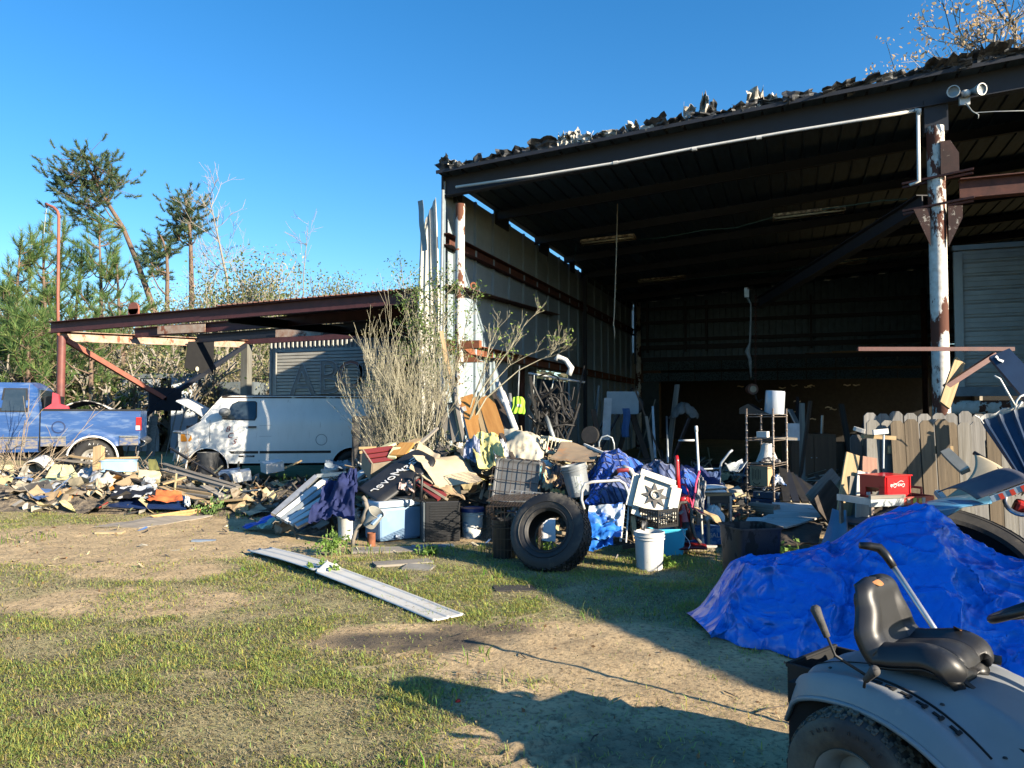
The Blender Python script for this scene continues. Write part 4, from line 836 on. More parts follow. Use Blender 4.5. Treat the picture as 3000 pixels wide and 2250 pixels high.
# ================================================================== wheels
def tyre_prof(Ro, W, rb, loose=False):
    h = W/2
    p = [(rb, -h*.72), (rb+.02, -h*.88), (rb+(Ro-rb)*.45, -h), (Ro-(Ro-rb)*.22, -h*.94), (Ro-(Ro-rb)*.08, -h*.84), (Ro-.004, -h*.6), (Ro, 0)]
    q = p+[(r, -z) for r, z in p[-2::-1]]
    if loose: q += [(rb+.012, h*.66), (rb+(Ro-rb)*.45, h*.86), (Ro-(Ro-rb)*.16, h*.72), (Ro-(Ro-rb)*.13, 0), (Ro-(Ro-rb)*.16, -h*.72), (rb+(Ro-rb)*.45, -h*.86), (rb+.012, -h*.66)]
    return q
AXY = Matrix.Rotation(R(90), 4, 'X')                              # lathe axis z -> -y (face towards the viewer)
def tread(m, Ro, W, n, th, M4, rows=4, bl=None, skew=.5):
    bl = bl or 2*math.pi*Ro/n*.62
    for r in range(rows):
        y = (r-(rows-1)/2)*W*.84/rows
        for i in range(n):
            a = 2*math.pi*(i+(.5 if r % 2 else 0))/n; edge = abs(r-(rows-1)/2) > (rows-1)/2-.6
            ro = Ro-(.10*th*10 if edge else 0)*.5
            mm = M4 @ Matrix.Rotation(a, 4, 'Z') @ Matrix.Translation((ro, 0, y)) @ Matrix.Rotation(skew*(-1 if r % 2 else 1), 4, 'X')
            mm = mm @ (Matrix.Rotation(R(22)*(1 if y > 0 else -1)*-1, 4, 'Y') if edge else Matrix.Identity(4))
            v = [mm @ Vector((sx*th/2, sy*bl/2, sz*W*.84/rows*.40)) for sz in (-1, 1) for sx, sy in ((-1, -1), (1, -1), (1, 1), (-1, 1))]
            m.add(v, [(3, 2, 1, 0), (4, 5, 6, 7), (0, 1, 5, 4), (1, 2, 6, 5), (2, 3, 7, 6), (3, 0, 4, 7)])
def wheel(parent, c, Ro, W, rb, rim_mat, holes=0, n=28, th=.012, rows=4, tmat=None, name='wheel', rot=None, white_rim=False):
    """wheel whose outer face looks towards -y"""
    M4 = AXY
    hub = MB().lathe([(0, W*.18), (rb*.28, W*.20), (rb*.34, W*.10), (rb*.7, W*.06), (rb*.8, W*.2), (rb*.93, W*.34), (rb*1.03, W*.40), (rb*1.03, W*.30), (rb*.96, -W*.3)], 28, M4).build(name, rim_mat, parent, smooth=True, sharp=40, loc=c)
    if rot: hub.rotation_euler = rot
    m = MB(); m.lathe(tyre_prof(Ro-th*.6, W, rb), 44, M4)
    t = m.build('tyre', tmat or rubber, hub, smooth=True, sharp=45)
    m2 = MB(); tread(m2, Ro-th*.5, W, n, th*1.3, M4, rows); tr = m2.build('tread', tmat or rubber, hub); tr['kind'] = 'stuff'
    for i in range(holes):
        a = 2*math.pi*i/holes; MB().lathe([(0, 0), (rb*.11, 0)], 8, M4 @ Matrix.Translation((math.cos(a)*rb*.56, math.sin(a)*rb*.56, W*.085))).build('rim_hole', blackgap, hub)
    return hub
def body_grid(xs, zb, zt, tum, W, nS=9, nT=6, crown=.03):
    """car shell in local x (right), y (away), z (up); near side at y = 0"""
    rows = []
    for x in xs:
        a, b = zb(x), zt(x); L = []
        for i in range(nS+1):
            z = a+(b-a)*i/nS; L.append((x, tum(x, z), z))
        y0 = tum(x, b)
        for i in range(1, nT): L.append((x, y0+(W-2*y0)*i/nT, b+crown*math.sin(math.pi*i/nT)))
        for i in range(nS, -1, -1):
            z = a+(b-a)*i/nS; L.append((x, W-tum(x, z), z))
        rows.append(L)
    m = MB(); n = len(rows[0]); m.add([p for r in rows for p in r], [(i*n+j, (i+1)*n+j, (i+1)*n+j+1, i*n+j+1) for i in range(len(rows)-1) for j in range(n-1)])
    m.f = [f[::-1] for f in m.f]
    m.add(rows[0], [tuple(range(n))]); m.add(rows[-1], [tuple(range(n-1, -1, -1))]); return m
def lerp_list(pts):
    def f(x):
        if x <= pts[0][0]: return pts[0][1]
        for (a, b), (c, d) in zip(pts, pts[1:]):
            if x <= c: return b+(d-b)*(x-a)/(c-a+1e-9)
        return pts[-1][1]
    return f
def arch(x, cs, r, zc, sill):
    z = sill
    for c in cs:
        if abs(x-c) < r: z = max(z, zc+math.sqrt(max(0, r*r-(x-c)**2)))
    return z
def xlist(a, b, st, extra=()):
    s = sorted(set([round(v, 4) for v in list(np.arange(a, b, st))+[b]]+[round(e, 4) for e in extra])); return s
def archx(cs, r): return [c+s*r*k for c in cs for s in (-1, 1) for k in (1.001, .999, .98, .93, .85, .72, .55, .35, .12)]
# ================================================================== white van
vw = CW((610-1500)/2253*17, 17.0, .02)
van = T('white_van', 'faded white cargo van with its bonnet up and B C S lettered on the door', 'van', vw, (0, 0, math.degrees(YAW)+8))
van_m = M('van_white_paint', (.86, .86, .82), (.76, .76, .72), sc=2.2, stretch=(1, 1, .3), rough=.42, bump=.03, c3=(.25, .21, .16), lo3=.62, hi3=.85, sc3=5, st3=(3, 3, .35), coat=.2)
vroof_m = M('van_roof_rust', (.10, .065, .05), (.05, .04, .035), sc=4, rough=.8, c3=(.5, .47, .42), lo3=.58, hi3=.64, sc3=4)
zt = lerp_list([(-.66, 1.06), (-.6, 1.16), (-.4, 1.25), (-.15, 1.40), (.28, 1.93), (.45, 1.965), (4.0, 1.965), (4.12, 1.9), (4.16, 1.7)])
zbv = lambda x: arch(x, (0, 3.12), .44, .36, .46) if x > -.6 else .62
def tumv(x, z): return .0+.03*sm(.9, .45, z)+.16*sm(1.35, 1.98, z)+.16*sm(-.35, -.66, x)+.05*sm(4.0, 4.16, x)
xsv = xlist(-.66, 4.16, .12, archx((0, 3.12), .44)+[-.15, .28, .45])
body_grid(xsv, zbv, zt, tumv, 1.98, 12, 8).build('body', van_m, van, smooth=True, sharp=32)
MB().grid(lambda u, v: (.26+u*3.86, .17+.02+v*1.6, 1.975+.035*math.sin(math.pi*v)), 10, 6, .008).build('roof', vroof_m, van, smooth=True)
MB().box((2.1, .155, 1.93), (3.7, .03, .035)).build('gutter', vroof_m, van)
MB().box((1.7, 1.0, .62), (4.4, 1.5, .45)).build('underbody', blackgap, van)
def sidep(pts, th=.006, off=.004, tf=tumv):
    """flat outline on the side of a shell (x, z) slightly proud of it"""
    k = len(pts); a = [Vector((x, tf(x, z)-off, z)) for x, z in pts]; b = [p+Vector((0, th+.02, 0)) for p in a]
    return MB().add(a+b, [tuple(range(k)), tuple(range(2*k-1, k-1, -1))]+[(i, i+k, (i+1) % k+k, (i+1) % k) for i in range(k)])
win = [(.36, 1.45), (.98, 1.43), (1.02, 1.50), (1.0, 1.80), (.96, 1.83), (.62, 1.83), (.50, 1.77)]
vd = sidep([(.05, .95), (.30, .80), (.52, .50), (1.085, .49), (1.09, 1.86), (.58, 1.86), (.3, 1.47), (.05, 1.4)], off=.004); vdo = vd.build('door', van_m, van)
trim = M('black_trim', (.02, .02, .02), rough=.5, bump=0)
sidep([(x+(x-.7)*.07, z+(z-1.63)*.09) for x, z in win], off=.010).build('window_seal', trim, van)
sidep(win, off=.016).build('door_window', glass_dark, van)
for (x0, x1, z0, z1) in ((1.093, 1.101, .50, 1.86), (.04, .05, .95, 1.42)): sidep([(x0, z0), (x1, z0), (x1, z1), (x0, z1)], off=.006).build('panel_gap', trim, van)
sidep([(1.1, 1.06), (4.1, 1.06), (4.1, 1.066), (1.1, 1.066)], off=.003).build('crease', M('crease_grey', (.35, .36, .36)), van)
sidep([(1.1, 1.30), (4.1, 1.30), (4.1, 1.305), (1.1, 1.305)], off=.003).build('crease', M('crease_grey', (.35, .36, .36)), van)
sidep([(.50, .68), (1.08, .68), (1.08, .735), (.46, .735)], off=.010).build('stripe', trim, van); sidep([(1.11, .68), (2.66, .68), (2.66, .735), (1.11, .735)], off=.007).build('stripe', trim, van)
sidep([(.66, .60), (1.0, .60), (1.0, .64), (.66, .64)], off=.011).build('phone_strip', trim, van)
lw_ = M('sticker_white', (.7, .7, .68), bump=0)
def side_text(s, x, z, size, mat, shear=0, off=.012, parent=van): return text(s, size, mat, 'lettering', parent, loc=(x, tumv(x, z)-off, z), rot=(90, 0, 0), shear=shear)
side_text('898-3379', .865, .62, .05, lw_, off=.020); side_text('DODGE', .66, .707, .055, lw_, .3, off=.018)
red_l = M('maroon_lettering', (.22, .025, .04), bump=0)
for s, x, z in (('B', .42, 1.22), ('C', .47, 1.08), ('S', .56, .94)): side_text(s, x, z, .17, red_l, .35)
hd = MB().bar((.86, -.03, 1.27), (1.04, -.03, 1.27), .03, .035).build('door_handle', trim, van)
mi = MB().lathe([(0, .12), (.10, .10), (.13, 0), (.10, -.09), (0, -.11)], 16, Matrix.Translation((.40, -.22, 1.6)) @ Matrix.Scale(.75, 4, (0, 0, 1)) @ Matrix.Rotation(R(90), 4, 'X')).build('mirror', gplast, van, smooth=True)
MB().bar((.35, 0.02, 1.48), (.38, -.16, 1.52), .10, .06).build('mirror_arm', trim, mi)
MB().add([(-.165, .09, 1.47), (-.165, 1.88, 1.47), (.235, 1.78, 1.975), (.235, .19, 1.975)], [(3, 2, 1, 0)]).build('windshield', glass_dark, van)
MB().bar((-.16, .08, 1.42), (.27, .17, 1.94), .05, .05).build('windshield_pillar', van_m, van)
for c in (.0, 3.12):
    wheel(van, (c, .13, .365), .37, .23, .20, M('painted_steel_rim', (.30, .31, .32), (.16, .13, .1), sc=10, rough=.5), 8, 36, .008)
    MB().lathe([(.44, -.03), (.455, -.03), (.455, .05), (.44, .05)], 26, Matrix.Translation((c, .0, .36)) @ AXY, a0=0, a1=math.pi).build('arch_lip', van_m, van, smooth=True)
wheel(van, (0, 1.85, .365), .37, .23, .20, rustm, 0, 24, .01); wheel(van, (3.12, 1.85, .365), .37, .23, .20, rustm, 0, 24, .01)
# bonnet raised
MB().grid(lambda u, v: (-.10-.62*u+.0, .12+v*1.7, 1.42+.47*u**.8+.04*math.sin(math.pi*v)*(1-u)-.06*(2*v-1)**2*u), 8, 10, .03).build('bonnet', van_m, van, smooth=True)
MB().grid(lambda u, v: (-.12-.60*u, .16+v*1.62, 1.385+.46*u**.8), 6, 6, .015).build('bonnet_liner', blackgap, van)
for i in range(16): MB().box((-.45+.3*rr.random(), .2+1.4*rr.random(), 1.16+.1*rr.random()), (rr.uniform(.08, .25), rr.uniform(.1, .3), rr.uniform(.06, .16)), rotm(0, 0, rr.uniform(0, 90))).build('engine_part', bplast if i % 3 else gplast, van)
amber = M('amber_lens', (.85, .28, .02), (.95, .42, .05), sc=9, rough=.15, bump=.2); lampg = M('clear_lens', (.4, .42, .44), rough=.15, bump=.1)
sidep([(-.60, .95), (-.37, .955), (-.33, 1.0), (-.34, 1.08), (-.40, 1.115), (-.60, 1.12)], off=.012).build('indicator', amber, van)
MB().grid(lambda u, v: (-.61-.07*u, .08+.30*u, .95+.17*v), 4, 2, .03).build('headlight', lampg, van)
MB().grid(lambda u, v: (-.69-.03*math.sin(math.pi*u), .42+1.1*u, .82+.32*v), 8, 4, .02).build('grille', chrome, van)
for k in range(3): MB().box((-.72, .97, .86+.1*k), (.02, 1.0, .05)).build('grille_slot', blackgap, van)
MB().tube([(-.5, .1, 1.15), (-.8, .35, 1.16), (-.95, .9, 1.15), (-.9, 1.4, 1.13)], .03, 6).build('bent_bumper_bar', alu, van, smooth=True)
MB().grid(lambda u, v: (-.62-.35*u+.05*v, .02+.9*u, .52+.28*v+.05*math.sin(u*5)), 8, 3, .02).build('crumpled_bumper', van_m, van)
MB().lathe([(.12, -.004), (.135, 0), (.12, .004)], 20, Matrix.Translation((2.45, -.004, .98)) @ Matrix.Scale(.95, 4) @ AXY, close=True).build('filler_ring', M('crease_grey', (.35, .36, .36)), van)
# ================================================================== blue pickup
tz = 15.3; tw_ = CW((275-1500)/2253*tz, tz, .283)
tr = T('blue_pickup', 'faded blue extended cab pickup with junk piled in its bed', 'pickup truck', tw_, (0, 0, math.degrees(YAW)+22))
blue = M('faded_blue_paint', (.016, .065, .215), (.03, .09, .26), sc=3, rough=.4, bump=.03, stretch=(.6, 1, 3), c3=(.17, .25, .37), lo3=.5, hi3=.76, sc3=2.6, st3=(.7, 1, 3.5), coat=.25)
mud = M('mud_splash', (.25, .22, .17), (.06, .10, .22), sc=9, lo=.4, hi=.6, rough=.9, stretch=(1, 1, 2))
ztt = lerp_list([(-5.0, .95), (-4.9, 1.12), (-3.45, 1.18), (-2.75, 1.86), (-2.5, 1.905), (-1.12, 1.905), (-1.0, 1.80), (-.93, 1.36)])
zbt = lambda x: arch(x, (-3.9, ), .46, .42, .56)
def tumt(x, z): return .03*sm(.9, .5, z)+.17*sm(1.3, 1.92, z)
body_grid(xlist(-5.0, -.93, .15, archx((-3.9,), .46)+[-2.75, -2.5, -1.12, -1.0]), zbt, ztt, tumt, 1.95, 12, 8).build('cab', blue, tr, smooth=True, sharp=35)
ztb = lerp_list([(-.905, 1.37), (.80, 1.36)])
zbb = lambda x: arch(x, (0,), .44, .40, .66)
def bedside(y0, s):
    xs = xlist(-.905, .82, .1, archx((0,), .44)); rows = []
    for x in xs:
        a = zbb(x); rows.append([(x, y0+s*(-.012*math.exp(-((a+(1.36-a)*i/10-1.02)/.12)**2)+.02*sm(.85, .66, a+(1.36-a)*i/10)-.03*math.exp(-((math.hypot(x, a+(1.36-a)*i/10-.4)-.48)/.045)**2)), a+(1.36-a)*i/10) for i in range(11)])
    m = MB(); n = 11; m.add([p for r in rows for p in r], [(i*n+j, (i+1)*n+j, (i+1)*n+j+1, i*n+j+1) for i in range(len(rows)-1) for j in range(n-1)]); return m
bedside(0, 1).build('bed_side', blue, tr, smooth=True); bedside(1.95, -1).build('bed_side', blue, tr, smooth=True)
MB().box((-.04, .06, 1.375), (1.75, .13, .04)).build('bed_rail', bplast, tr); MB().box((-.04, 1.89, 1.375), (1.75, .13, .04)).build('bed_rail', bplast, tr)
MB().box((.82, .975, 1.03), (.05, 1.93, .66)).build('tailgate', blue, tr); MB().box((-.04, .975, .8), (1.7, 1.8, .06)).build('bed_floor', blackgap, tr); MB().box((-2.2, .975, .62), (5.2, 1.2, .35)).build('chassis', blackgap, tr)
MB().box((.25, .08, .90), (1.1, .06, .06)).xf(Matrix.Identity(4)); 
for a, b in ((-.9, -.47), (.47, .81)):
    MB().box(((a+b)/2, -.012, .845), (b-a, .02, .03)).build('side_strip', chrome, tr); MB().box(((a+b)/2, -.004, .745), (b-a, .012, .15)).build('lower_panel', mud, tr)
MB().lathe([(.44, -.02), (.47, -.02), (.47, .06), (.44, .06)], 28, Matrix.Translation((0, -.02, .40)) @ AXY, a0=0, a1=math.pi).build('arch_lip', alu_w, tr, smooth=True)
MB().lathe([(.10, 0), (.115, -.004), (.12, 0)], 20, Matrix.Translation((-.60, -.018, 1.04)) @ AXY).build('filler_ring', M('dark_blue_line', (.02, .04, .12), bump=0), tr)
MB().grid(lambda u, v: (.86+.10*math.sin(math.pi*v), -.03+2.02*u, .62+.18*v), 6, 4, .02).build('rear_bumper', chrome, tr, smooth=True)
redl = M('red_lens', (.55, .02, .02), rough=.2, bump=0)
MB().box((.845, .06, 1.10), (.03, .13, .26)).build('tail_light', redl, tr); MB().box((.80, -.006, 1.10), (.07, .02, .26)).build('tail_light', redl, tr); MB().box((.80, -.008, 1.02), (.075, .02, .08)).build('reverse_light', paper, tr)
st = lambda pts, off: sidep(pts, off=off, tf=tumt)
st([(-1.60, 1.335), (-1.12, 1.335), (-1.16, 1.80), (-1.56, 1.80)], .010).build('window_seal', trim, tr); st([(-1.565, 1.36), (-1.155, 1.36), (-1.19, 1.775), (-1.53, 1.775)], .018).build('cab_window', glass_dark, tr)
st([(-2.62, 1.335), (-1.68, 1.335), (-1.70, 1.78), (-2.45, 1.78)], .010).build('window_seal', trim, tr); st([(-2.56, 1.36), (-1.715, 1.36), (-1.735, 1.755), (-2.42, 1.755)], .018).build('cab_window', glass_dark, tr)
st([(-2.8, .83), (-.94, .83), (-.94, .86), (-2.8, .86)], .014).build('side_strip', chrome, tr); st([(-2.8, .62), (-.95, .62), (-.95, .82), (-2.8, .82)], .008).build('lower_panel', mud, tr)
st([(-1.645, .6), (-1.635, .6), (-1.635, 1.82), (-1.645, 1.82)], .012).build('panel_gap', trim, tr); MB().box((-.917, .3, .98), (.02, .6, .8)).build('bed_gap', blackgap, tr)
st([(-1.88, 1.14), (-1.70, 1.14), (-1.70, 1.18), (-1.88, 1.18)], .02).build('door_handle', trim, tr)
MB().box((-.97, .975, 1.6), (.03, 1.4, .35)).build('rear_window', glass_dark, tr)
wr = wheel(tr, (0, .08, .40), .40, .27, .20, M('alloy_rim', (.55, .54, .50), (.35, .32, .28), sc=12, rough=.4, metal=.4), 6, 30, .016, 4); wheel(tr, (-3.9, .1, .40), .40, .26, .20, chrome, 5, 30, .016, 4); wheel(tr, (0, 1.82, .40), .40, .26, .20, rustm, 0, 24, .016); wheel(tr, (-3.9, 1.82, .40), .40, .26, .20, rustm, 0, 24, .016)
for i, chh in enumerate('All-Terrain'):
    a = R(100-i*13.5); rdd = .305; text(chh, .062, paper, 'lettering', wr, mw=Matrix.Translation((rdd*math.cos(a), -.146, rdd*math.sin(a))) @ Matrix.Rotation(-(a-R(90)), 4, 'Y') @ Matrix.Rotation(R(90), 4, 'X'))
# load in the bed
sc_ = T('truck_bed_cover', 'folded black and white cover heaped in the blue pickup bed', 'cover', tr.location, (0, 0, math.degrees(YAW)+22))
MB().grid(lambda u, v: (-.55+u*1.15, .35+v*1.2, 1.40+.19*math.sin(math.pi*min(1, u*1.15+.12))*(1-.35*v)+.02*mn.noise(Vector((u*6, v*5, 2)))-.05*u), 16, 8, .02).build('cloth', M('black_white_cover', (.70, .68, .62), (.03, .03, .03), sc=1.8, lo=.5, hi=.53, stretch=(.6, 4, 2), rough=.6), sc_, smooth=True)
MB().box((-.76, .5, 1.5), (.28, .5, .30)).build('tool_box', bplast, sc_)
js = T('red_jack_stand', 'faded red plastic ramp standing on the pickup bed rail', 'ramp', tr.location, (0, 0, math.degrees(YAW)+22))
redf = M('faded_red_plastic', (.55, .06, .09), (.4, .04, .06), sc=5, rough=.5)
MB().prism([(-.86, 1.40), (-.44, 1.40), (-.46, 1.45), (-.60, 1.50), (-.62, 1.68), (-.72, 1.72), (-.73, 1.50)], .02, .2).build('ramp', redf, js)
# ================================================================== lawn tractor
mo = T('lawn_tractor', 'grey ride-on mower with a cracked black seat in the lower right foreground', 'lawn mower', CW(1.56, 3.12), (0, 0, math.degrees(YAW)-50))
mg = M('mower_grey', (.25, .262, .268), (.21, .222, .23), sc=3, rough=.42, bump=.05, bsc=120, bd=.001, c3=(.42, .40, .36), lo3=.62, hi3=.9, sc3=3)
zf = lerp_list([(-.36, .47), (-.33, .515), (-.25, .555), (-.1, .59), (.05, .60), (.2, .575), (.32, .525), (.42, .455), (.50, .37), (.56, .31), (.63, .27), (.75, .25), (1.2, .25)])
zc_ = lerp_list([(-.36, .50), (-.3, .56), (0, .62), (.25, .62), (.38, .60), (.5, .54), (.62, .44), (.75, .385), (.95, .38), (1.2, .42)])
def smf(f, x, k=.045): return (f(x-k)+f(x)+f(x+k)+f(x-2*k)+f(x+2*k))/5
hwf = lerp_list([(-.36, .27), (-.25, .31), (-.1, .355), (.1, .41), (.3, .46), (.5, .49), (1.2, .5)])
def fend(u, v):
    x = -.36+1.5*u; y = -.52+1.04*v; a = abs(y)
    z1 = smf(zf, x); z2 = smf(zc_, x)
    t = sm(.34, .22, a); z = z1+(z2-z1)*t
    lip = sm(.44, .52, a); z -= .085*lip*lip
    z += .012*math.exp(-((a-.435)/.018)**2); y *= hwf(x)/.52
    if x < -.3: z -= .08*((-.3-x)/.06)**2
    sq = .06*sm(-.22, -.36, x); y *= (1-sq)
    return (x, y, z)
fo = MB().grid(fend, 60, 44).build('fender', mg, mo, smooth=True)
sd = fo.modifiers.new('t', 'SOLIDIFY'); sd.thickness = .012; sd.offset = -1; fo.modifiers.new('s', 'SUBSURF').render_levels = 1
lipm = MB(); pts = [Vector(fend(i/40, 0)) for i in range(0, 34)]; lipm.tube([p+Vector((0, .004, 0)) for p in pts], .011, 6); lipm.build('fender_lip', mg, mo, smooth=True)
for k in range(6):
    x = .03+k*.058; p = Vector(fend((x+.36)/1.5, (.52-.375)/1.04)); q = Vector(fend((x+.4)/1.5, (.52-.375)/1.04)); ang = -math.degrees(math.atan2(q.z-p.z, .04))
    MB().box((0, 0, 0), (.038, .016, .004)).build('height_slot', blackgap, mo, loc=p+Vector((0, 0, .0035)), rot=(0, ang, 0)); MB().box((0, 0, 0), (.012, .034, .004)).build('height_slot', blackgap, mo, loc=p+Vector((.015, -.012, .003)), rot=(0, ang, 0))
gs = [Vector(fend((.0+.42*i/14+.36)/1.5, (.52-.335)/1.04))+Vector((0, 0, .004)) for i in range(15)]
MB().tube(gs, .005, 5).build('gate_groove', blackgap, mo)
grip = M('worn_grip', (.085, .08, .075), (.05, .048, .045), sc=40, rough=.8, bump=.4)
def lever(base, mid, top, L=.12, r=.019):
    ob = MB().tube([base, mid, top], .006, 6).build('lever_rod', blacksteel, mo, smooth=True); d = (Vector(top)-Vector(mid)).normalized(); t = Vector(top)
    MB().tube([t-d*.01, t+d*.02, t+d*L*.55, t+d*L*.9, t+d*L], [r*.7, r*.8, r*.92, r*1.15, r*.7], 12).build('lever_grip', grip, ob, smooth=True)
    MB().lathe([(0, 0), (.006, 0)], 8, Matrix.Translation(t+d*(L+.001))).build('grip_screw', chrome, ob)
lever((.02, -.36, .59), (.03, -.37, .62), (.04, -.38, .63), .11, .017)
lever((.0, -.27, .60), (-.12, -.30, .66), (-.145, -.32, .74), .115, .018)
ud = MB(); ud.box((.1, 0, .35), (.9, .5, .28)); ud.box((.9, 0, .3), (.8, .36, .3)); ud.build('chassis', blackgap, mo)
whm = M('mower_rim', (.30, .29, .26), (.22, .2, .17), sc=8, rough=.5)
mtm = M('mower_tyre', (.028, .027, .027), (.045, .042, .038), sc=5, rough=.8, bump=.3, bsc=40, c3=(.22, .18, .12), lo3=.42, hi3=.75, sc3=2.4)
def turf_wheel(c):
    rb = .125; hub = MB().lathe([(0, .02), (.03, .03), (.035, .0), (.08, -.01), (.10, .05), (.118, .08), (.128, .088), (.128, .07)], 32, AXY).build('wheel', whm, mo, smooth=True, sharp=40, loc=c)
    MB().lathe(tyre_prof(.245, .21, rb), 56, AXY).build('tyre', mtm, hub, smooth=True, sharp=50); m = MB()
    n = 26
    for i in range(n):
        for r in range(5):
            a = 2*math.pi*(i+.5*(r % 2))/n; y = (r-2)*.036; ro = .247-.0035*(r-2)**2
            for (dx, dy, sy, sz, sk) in ((0, -.012, .014, .030, .0), (0, .010, .014, .022, 0), (0, -.001, .030, .010, .35)):
                mm = AXY @ Matrix.Rotation(a, 4, 'Z') @ Matrix.Translation((ro, dy, y)) @ Matrix.Rotation((r-2)*-.16, 4, 'Y') @ Matrix.Rotation(sk*(1 if r % 2 else -1), 4, 'X'); v = [mm @ Vector((qx*.011, qy*sy/2, qz*sz/2)) for qz in (-1, 1) for qx, qy in ((-1, -1), (1, -1), (1, 1), (-1, 1))]
                m.add(v, [(3, 2, 1, 0), (4, 5, 6, 7), (0, 1, 5, 4), (1, 2, 6, 5), (2, 3, 7, 6), (3, 0, 4, 7)])
    x = m.build('tread', mtm, hub); x['kind'] = 'stuff'
    for i, chh in enumerate('TURF SAVER'):
        a = R(128-i*8.5); text(chh, .022, M('tyre_letter', (.04, .038, .035)), 'lettering', hub, mw=Matrix.Translation((.20*math.cos(a), -.1055, .20*math.sin(a))) @ Matrix.Rotation(-(a-R(90)), 4, 'Y') @ Matrix.Rotation(R(90), 4, 'X'))
turf_wheel((0, -.37, .252)); 
o = wheel(mo, (0, .395, .252), .252, .2, .125, whm, 0, 26, .012); o.rotation_euler = (0, 0, math.pi)
for s in (-1, 1):
    o = wheel(mo, (1.2, s*.36, .19), .19, .15, .1, whm, 0, 24, .008)
    if s > 0: o.rotation_euler = (0, 0, math.pi)
for x_, y_ in ((-.2, .3), (-.05, .22), (.02, .2), (.25, .3), (.33, .36), (.45, .3)): MB().lathe([(0, .006), (.006, .005), (.009, 0)], 8, Matrix.Translation(Vector(fend((x_+.36)/1.5, (.52-y_)/1.04)))).build('bolt', blacksteel, mo)
MB().tube([Vector(fend((-.3+.06*i+.36)/1.5, (.52-.2+.004*i)/1.04))+Vector((0, 0, .001)) for i in range(9)], .004, 4).build('panel_seam', blackgap, mo)
# seat
seatm = M('seat_vinyl', (.010, .0105, .012), (.020, .020, .022), sc=4, rough=.46, bump=.12, bsc=160, bd=.001, c3=(.06, .06, .06), lo3=.6, hi3=.8, sc3=5, spec=.6)
path = [(.36, .655), (.335, .69), (.27, .705), (.19, .69), (.11, .675), (.055, .685), (.02, .74), (.005, .80), (-.01, .87), (-.02, .92), (-.035, .94)]
path = [(.12+(a-.12)*.86-.07, .66+(b-.66)*.9) for a, b in path]
def sp_path(t):
    k = t*(len(path)-1); i = min(int(k), len(path)-2); f = k-i; P0 = path[max(i-1, 0)]; P1_ = path[i]; P2_ = path[i+1]; P3 = path[min(i+2, len(path)-1)]
    def cr(a, b, c, d): return .5*((2*b)+(-a+c)*f+(2*a-5*b+4*c-d)*f*f+(-a+3*b-3*c+d)*f**3)
    return Vector((cr(P0[0], P1_[0], P2_[0], P3[0]), 0, cr(P0[1], P1_[1], P2_[1], P3[1])))
def seatf(u, v):
    p = sp_path(u); q = sp_path(min(1, u+.01))-sp_path(max(0, u-.01)); nrm = Vector((q.z, 0, -q.x)).normalized(); nrm = -nrm if nrm.z+nrm.x*.3 < 0 else nrm
    s = 2*v-1; wd = .205
    if u < .12: wd *= math.sqrt(1-((.12-u)/.12)**2*.45)
    if u > .62: wd = .205-.055*sm(.62, .8, u)
    if u > .80: wd *= math.sqrt(max(.02, 1-((u-.80)/.2)**2))
    a = abs(s); h = .022*sm(.45, .8, a)*(1-sm(.88, 1, a))*(1-.4*sm(.5, .6, u))*(1-.9*sm(.72, .86, u))
    h -= .03*sm(.86, 1, a); h += .008*math.exp(-((s)/.2)**2)*(u < .5)*sm(.0, .15, u)*sm(.5, .35, u)
    h -= .010*math.exp(-((a-.40)/.035)**2)*sm(.04, .1, u)*(1-sm(.42, .5, u))
    h += -.01*math.exp(-((u-.47)/.03)**2)
    return p+Vector((0, s*wd*.9-.05, 0))+nrm*h
so = MB().grid(seatf, 56, 36).build('seat', seatm, mo, smooth=True); sd = so.modifiers.new('t', 'SOLIDIFY'); sd.thickness = .032; sd.offset = -1
piping = [seatf(i/60, 0)+Vector((0, -.001, -.004)) for i in range(61)]; MB().tube(piping, .006, 6).build('seat_piping', bplast, mo, smooth=True)
shell = MB().grid(lambda u, v: seatf(u, .04+.92*v)+Vector((-.02 if u > .5 else 0, 0, -.05)), 30, 14, .02).build('seat_shell', bplast, mo, smooth=True)
# worn tear with foam, badge, springs
tear = seatf(.22, .93); MB().grid(lambda u, v: seatf(.15+.12*u, .80+.10*v+.02*math.sin(u*9))+Vector((0, 0, .004)), 8, 4).build('torn_foam', M('exposed_foam', (.62, .36, .10), (.45, .25, .08), sc=20, rough=.9), mo)
for k, (du, dv) in enumerate(((.10, .86), (.07, .80), (.30, .9), (.05, .88), (.12, .93))): MB().grid(lambda u, v: seatf(du+.03*u, dv+.035*v)+Vector((0, 0, .005+.008*math.sin(u*5+k))), 3, 3).build('vinyl_flake', seatm, mo)
cth = seatf(.80, .40); nr = Matrix.Translation(seatf(.735, .5)+Vector((.012, 0, .0))) @ Euler((R(90), 0, R(90))).to_matrix().to_4x4() @ Matrix.Rotation(R(-17), 4, 'X')
badge_m = M('badge_grey', (.05, .052, .055), rough=.6, bump=0)
text('CRAFTSMAN', .024, badge_m, 'seat_lettering', mo, mw=nr @ Matrix.Translation((0, 0, .004)))
for (a, b, c_, d_) in ((0, .019, .16, .003), (0, -.019, .16, .003), (-.08, 0, .003, .041), (.08, 0, .003, .041)):
    bx = MB().box((a, b, .004), (c_, d_, .003)).build('badge_frame', badge_m, mo); bx.matrix_local = nr
for s in (-1, 1):
    MB().tube([Vector((.12+.025*math.cos(t*.9), s*.13+.025*math.sin(t*.9), .60+.0035*t)) for t in range(24)], .004, 5).build('seat_spring', blacksteel, mo, smooth=True)
